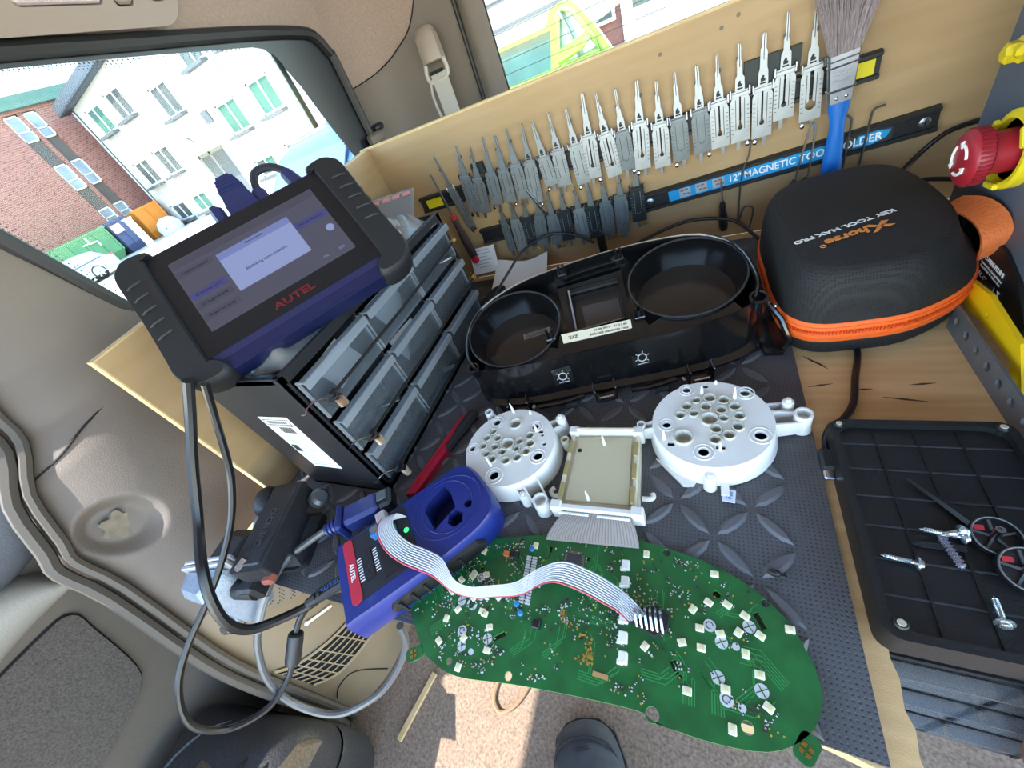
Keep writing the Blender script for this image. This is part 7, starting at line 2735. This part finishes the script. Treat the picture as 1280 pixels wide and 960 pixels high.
# ================================================================== small bench vise at the left corner
vd = Vector((-.30, .954, 0)).normalized()
VT = FR((-.4095, .030, -.001), Vector((vd.y, -vd.x, 0)), z=(0, 0, 1))        # y axis runs back along the slide
vs = thing('bench_vise', 'small black and silver bench vise with raised lettering on the left bench corner', 'vise', mat=VT)
VB = M('vise_black_casting', '#1c1d20', 0.5, col2='#26272b', nscale=80, bump=0.5, bscale=400)
VS = M('vise_silver_casting', '#a9b4c2', 0.4, 0.35, col2='#8f9bab', nscale=120, bump=0.5, bscale=500)
VW = M('vise_jaw_steel', '#d4d4d2', 0.35, 0.5)
mb = MB()
mb.prism(rrect(-.019, -.006, .022, .094, .004), .030, .052)
mb.box((.0015, .044, .0515), (.030, .088, .004), bev=.0015)
mb.build('slide_body', VB, vs, local=True)
text('GENENCHO', 0.0105, M('raised_letters', '#3d3f44', 0.45), vs, 'raised_lettering', TR(.0035, .040, .0538) @ RZ(90), width=0.042, extrude=0.0006, bold=0.0002)
mb = MB()
mb.prism(rrect(-.026, .012, .026, .078, .01), .001, .008)
mb.loft([[(x * k, .045 + y * k, z) for x, y in ((-.02, -.026), (.02, -.026), (.02, .026), (-.02, .026))] for k, z in ((1.15, .008), (.85, .018), (.95, .031))])
mb.build('base', VB, vs, local=True)
mb = MB()
mb.lathe([(.017, 0), (.0185, .004), (.0185, .012), (.016, .016), (.008, .018)], 22, TR(-.026, .083, .036) @ RY(-72))
mb.build('swivel_knob', VB, vs, local=True)
mb = MB()
mb.lathe([(.013, 0), (.013, .003), (.009, .005), (.009, .012)], 18, TR(-.024, .058, .034) @ RY(-85))
mb.build('side_disc', VS, vs, local=True)
mb = MB()
mb.lathe([(.008, 0), (.0105, .003), (.0105, .011), (.007, .014)], 14, TR(.030, .079, .030) @ RY(60))
mb.build('locking_screw', M('worn_dark_steel', '#5c5f63', 0.4, 0.7), vs, local=True)
# fixed jaw and moving jaw to the left of the slide
mb = MB()
mb.loft([[(x, y, z) for x, y in ((-.062, .012), (-.018, .012), (-.016, .046), (-.058, .052))] for z in (.010, .040)] + [[(x, y, .052) for x, y in ((-.060, .014), (-.030, .013), (-.026, .034), (-.056, .040))]])
mb.build('fixed_jaw', VB, vs, local=True)
mb = MB()
mb.loft([[(x, y, z) for x, y in ((-.080, -.018), (-.050, -.026), (-.034, -.006), (-.034, .004), (-.088, .004))] for z in (-.022, .008, .040)] + [[(x, y, .050) for x, y in ((-.078, -.013), (-.052, -.020), (-.040, -.004), (-.040, .003), (-.084, .003))]])
mb.build('moving_jaw', VS, vs, local=True)
for y in (.0070, .0125):
    mb = MB()
    mb.box((-.058, y, .048), (.062, .0042, .014), bev=.0008)
    mb.build('jaw_plate', VW, vs, local=True)
mb = MB()
mb.lathe([(.010, 0), (.012, .004), (.012, .014), (.008, .018), (.005, .022)], 14, TR(-.070, -.016, -.022) @ RX(60))
mb.build('spindle_end', CHROME, vs, local=True)
mb = MB()
mb.tube([(-.036, -.006, .020), (-.012, -.008, .018)], [.011, .011], 12)
mb.box((-.016, -.004, .020), (.022, .024, .022), bev=.003)
mb.build('spindle_guide', VB, vs, local=True)
mb = MB()
mb.tube([(-.010, -.002, .049), (-.004, .008, .052)], [.0055, .0045], 10)
mb.build('bright_pin', CHROME, vs, local=True)
mb = MB()
mb.box((.017, -.007, .034), (.013, .010, .008), bev=.002)
mb.build('rusty_nut', M('rusty_red', '#94503c', 0.6), vs, local=True)

# white wiper-like strip on the trim
t = thing('white_stick', 'thin white plastic stick lying against the side trim below the bench edge', 'stick', (-.54, .03, -.2))
mb = MB()
mb.tube([(wallx(.012, -.194) + .004, .012, -.194), (wallx(.045, -.214) + .004, .045, -.214)], .0022, 6)
mb.sphere((wallx(.012, -.194) + .004, .012, -.194), .0035, 8)
mb.build('stick', UPVC, t)

# ================================================================== black case on the floor at the lower left
bc_T = TR(-.600, -.200, -.42) @ RZ(10) @ Matrix.Diagonal((1, 1, 1.14, 1))
cs = thing('tool_case', 'pebbled black plastic tool case with red latch on the floor at the lower left', 'tool case', mat=bc_T)
CSM = M('pebbled_black_plastic', '#2b2c2e', 0.4, col2='#38393b', nscale=200, bump=0.8, bscale=350)
CSB = M('dusty_brown_plastic', '#655a4b', 0.6, col2='#4f463a', nscale=200, bump=0.8, bscale=350)
mb = MB()


def csec(hx, hy, z, r=.035):
    return [(x, y, z) for x, y in rrect(-hx, -hy, hx, hy, r, 5)]


mb.loft([csec(.120, .090, 0.0), csec(.124, .098, .02), csec(.126, .100, .075), csec(.124, .098, .082)], cap1=False)
mb.build('lower_half', CSM, cs, local=True, smooth=50)
mb = MB()
mb.loft([csec(.124, .098, .087), csec(.126, .100, .095), csec(.122, .096, .13), csec(.113, .086, .155), csec(.095, .066, .168), csec(.06, .04, .172, .03)], cap0=False)
mb.build('lid', CSM, cs, local=True, smooth=50)
mb = MB()
mb.loft([csec(.121, .095, .080), csec(.121, .095, .090)], cap0=False, cap1=False)
mb.build('parting_line', DARKGAP, cs, local=True)
mb = MB()
mb.loft([[(x * sx, y, z) for x in (1,)] for sx, y, z in ((1, 0, 0),)] if False else [[(.035 + dx, .03 + dy, .170 + dz) for dx, dy, dz in q] for q in (((-.07, -.02, 0), (.1, -.02, -.008), (.1, .05, -.03), (-.07, .05, -.02)), ((-.06, -.012, .008), (.085, -.012, .002), (.085, .04, -.016), (-.06, .04, -.008)))])
mb.build('brown_lid_panel', CSB, cs, local=True)
for k in range(2):
    mb = MB()
    mb.tube(smooth([(.055 + k * .035, .062, .158), (.05 + k * .035, .035, .176 - k * .003), (.045 + k * .034, .008, .178 - k * .003), (.052 + k * .034, .005, .176 - k * .003)], 4), .0028, 6)
    mb.build('lid_groove', DARKGAP, cs, local=True)
mb = MB()
mb.box((-.090, -.060, .160), (.045, .035, .02), RZ(0), bev=.005)
mb.box((-.073, -.070, .170), (.02, .03, .012), bev=.003)
mb.build('red_latch', M('red_latch', '#d8291c', 0.35), cs, local=True)
mb = MB()
mb.tube(smooth([(-.115, -.08, .14), (-.108, -.05, .158), (-.09, .02, .168), (-.05, .066, .166), (-.01, .085, .15)], 4), .003, 6)
mb.build('lid_rib', CSM, cs, local=True)

t = thing('wood_splinter', 'pale wood strip lying on the floor left of the sun patch', 'stick', (-.46, -.02, -.42))
mb = MB()
mb.box((-.452, -.030, -.416), (.008, .10, .006), TR(-.452, -.03, 0) @ RZ(-12) @ TR(.452, .03, 0))
mb.build('strip', PLYEDGE, t, smooth=0)
t = thing('cord_loop', 'brown cord loop lying in the sun patch on the floor', 'cord', (-.3, .01, -.42))
mb = MB()
mb.tube(smooth([(-.318, .055, -.417), (-.3225, .030, -.4165), (-.3190, .013, -.4165), (-.3050, .004, -.4165), (-.2880, .014, -.4165), (-.275, .032, -.4165), (-.266, .055, -.417)], 5), .0032, 7)
mb.build('cord', M('brown_cord', '#8a6f55', 0.8), t)

# ================================================================== shoe
st_ = Matrix.Translation((-.1400, -.0500, -.42)) @ RZ(22)
sh = thing('shoe', 'dark grey scuffed sneaker toe on the van floor at the bottom of the frame', 'shoe', mat=st_)
SHM = M('dark_shoe_fabric', '#3f4248', 0.8, col2='#303338', nscale=60, bump=0.5, bscale=400)
SOLE = M('shoe_sole', '#1d1e20', 0.6)


def foot(y, w, h0, h1, xo=0.0):
    return [(xo + w * c, y, z) for c, z in ((-.85, h0), (-1, h0 + .3 * (h1 - h0)), (-.86, h0 + .68 * (h1 - h0)), (-.45, h0 + .95 * (h1 - h0)), (0, h1), (.45, h0 + .95 * (h1 - h0)), (.86, h0 + .68 * (h1 - h0)), (1, h0 + .3 * (h1 - h0)), (.85, h0))]


raw = [foot(.0885, .008, .012, .020), foot(.085, .022, .012, .031), foot(.074, .036, .012, .042), foot(.05, .045, .012, .052), foot(.02, .047, .012, .060), foot(-.01, .045, .012, .072), foot(-.05, .040, .012, .09), foot(-.09, .037, .012, .10), foot(-.13, .038, .012, .105), foot(-.17, .035, .012, .105), foot(-.185, .022, .012, .095)]
cols = [smooth([r[j] for r in raw], 4) for j in range(len(raw[0]))]
secs = [[tuple(q) for q in smooth([c[i] for c in cols], 3, True)] for i in range(len(cols[0]))]
mb = MB()
mb.loft(secs)
mb.build('upper', SHM, sh, local=True, smooth=60)
mb = MB()
mb.loft([[(x * k, y, z) for x, y in ((-.006, .092), (.024, .088), (.043, .072), (.050, .04), (.049, 0), (.042, -.06), (.041, -.14), (.03, -.185), (-.03, -.185), (-.041, -.14), (-.042, -.06), (-.049, 0), (-.050, .04), (-.043, .072), (-.026, .087))] for k, z in ((.97, .0005), (1, .004), (1, .014))])
mb.build('sole', SOLE, sh, local=True)
for w_, y_s, nm in ((1.0, 0.0, 'toe_seam'), (.72, -.012, 'toe_seam')):
    mb = MB()
    mb.tube(smooth([(-.0445 * w_, .040 + y_s, .031), (-.037 * w_, .056 + y_s, .0425), (-.020 * w_, .065 + y_s, .0475), (0, .068 + y_s, .0485 - y_s * .18), (.020 * w_, .065 + y_s, .0475), (.037 * w_, .056 + y_s, .0425), (.0445 * w_, .040 + y_s, .031)], 4), .0016, 6)
    mb.build(nm, SOLE, sh, local=True)
for k in range(4):
    mb = MB()
    y = .012 - k * .02
    h = .0665 + k * .011
    mb.tube(smooth([(-.022, y, h - .010), (-.008, y + .004, h + .001), (.008, y - .002, h + .001), (.022, y - .008, h - .010)], 3), .0028, 6)
    mb.build('lace', BLACKR, sh, local=True)
mb = MB()
mb.loft([[(.03 * k * math.cos(a), -.12 + .045 * k * math.sin(a), z) for a in [2 * PI * i / 14 for i in range(14)]] for k, z in ((1, .095), (1.15, .13), (1.25, .2))])
mb.build('trouser_cuff', M('dark_trousers', '#2a2c31', 0.9), sh, local=True)
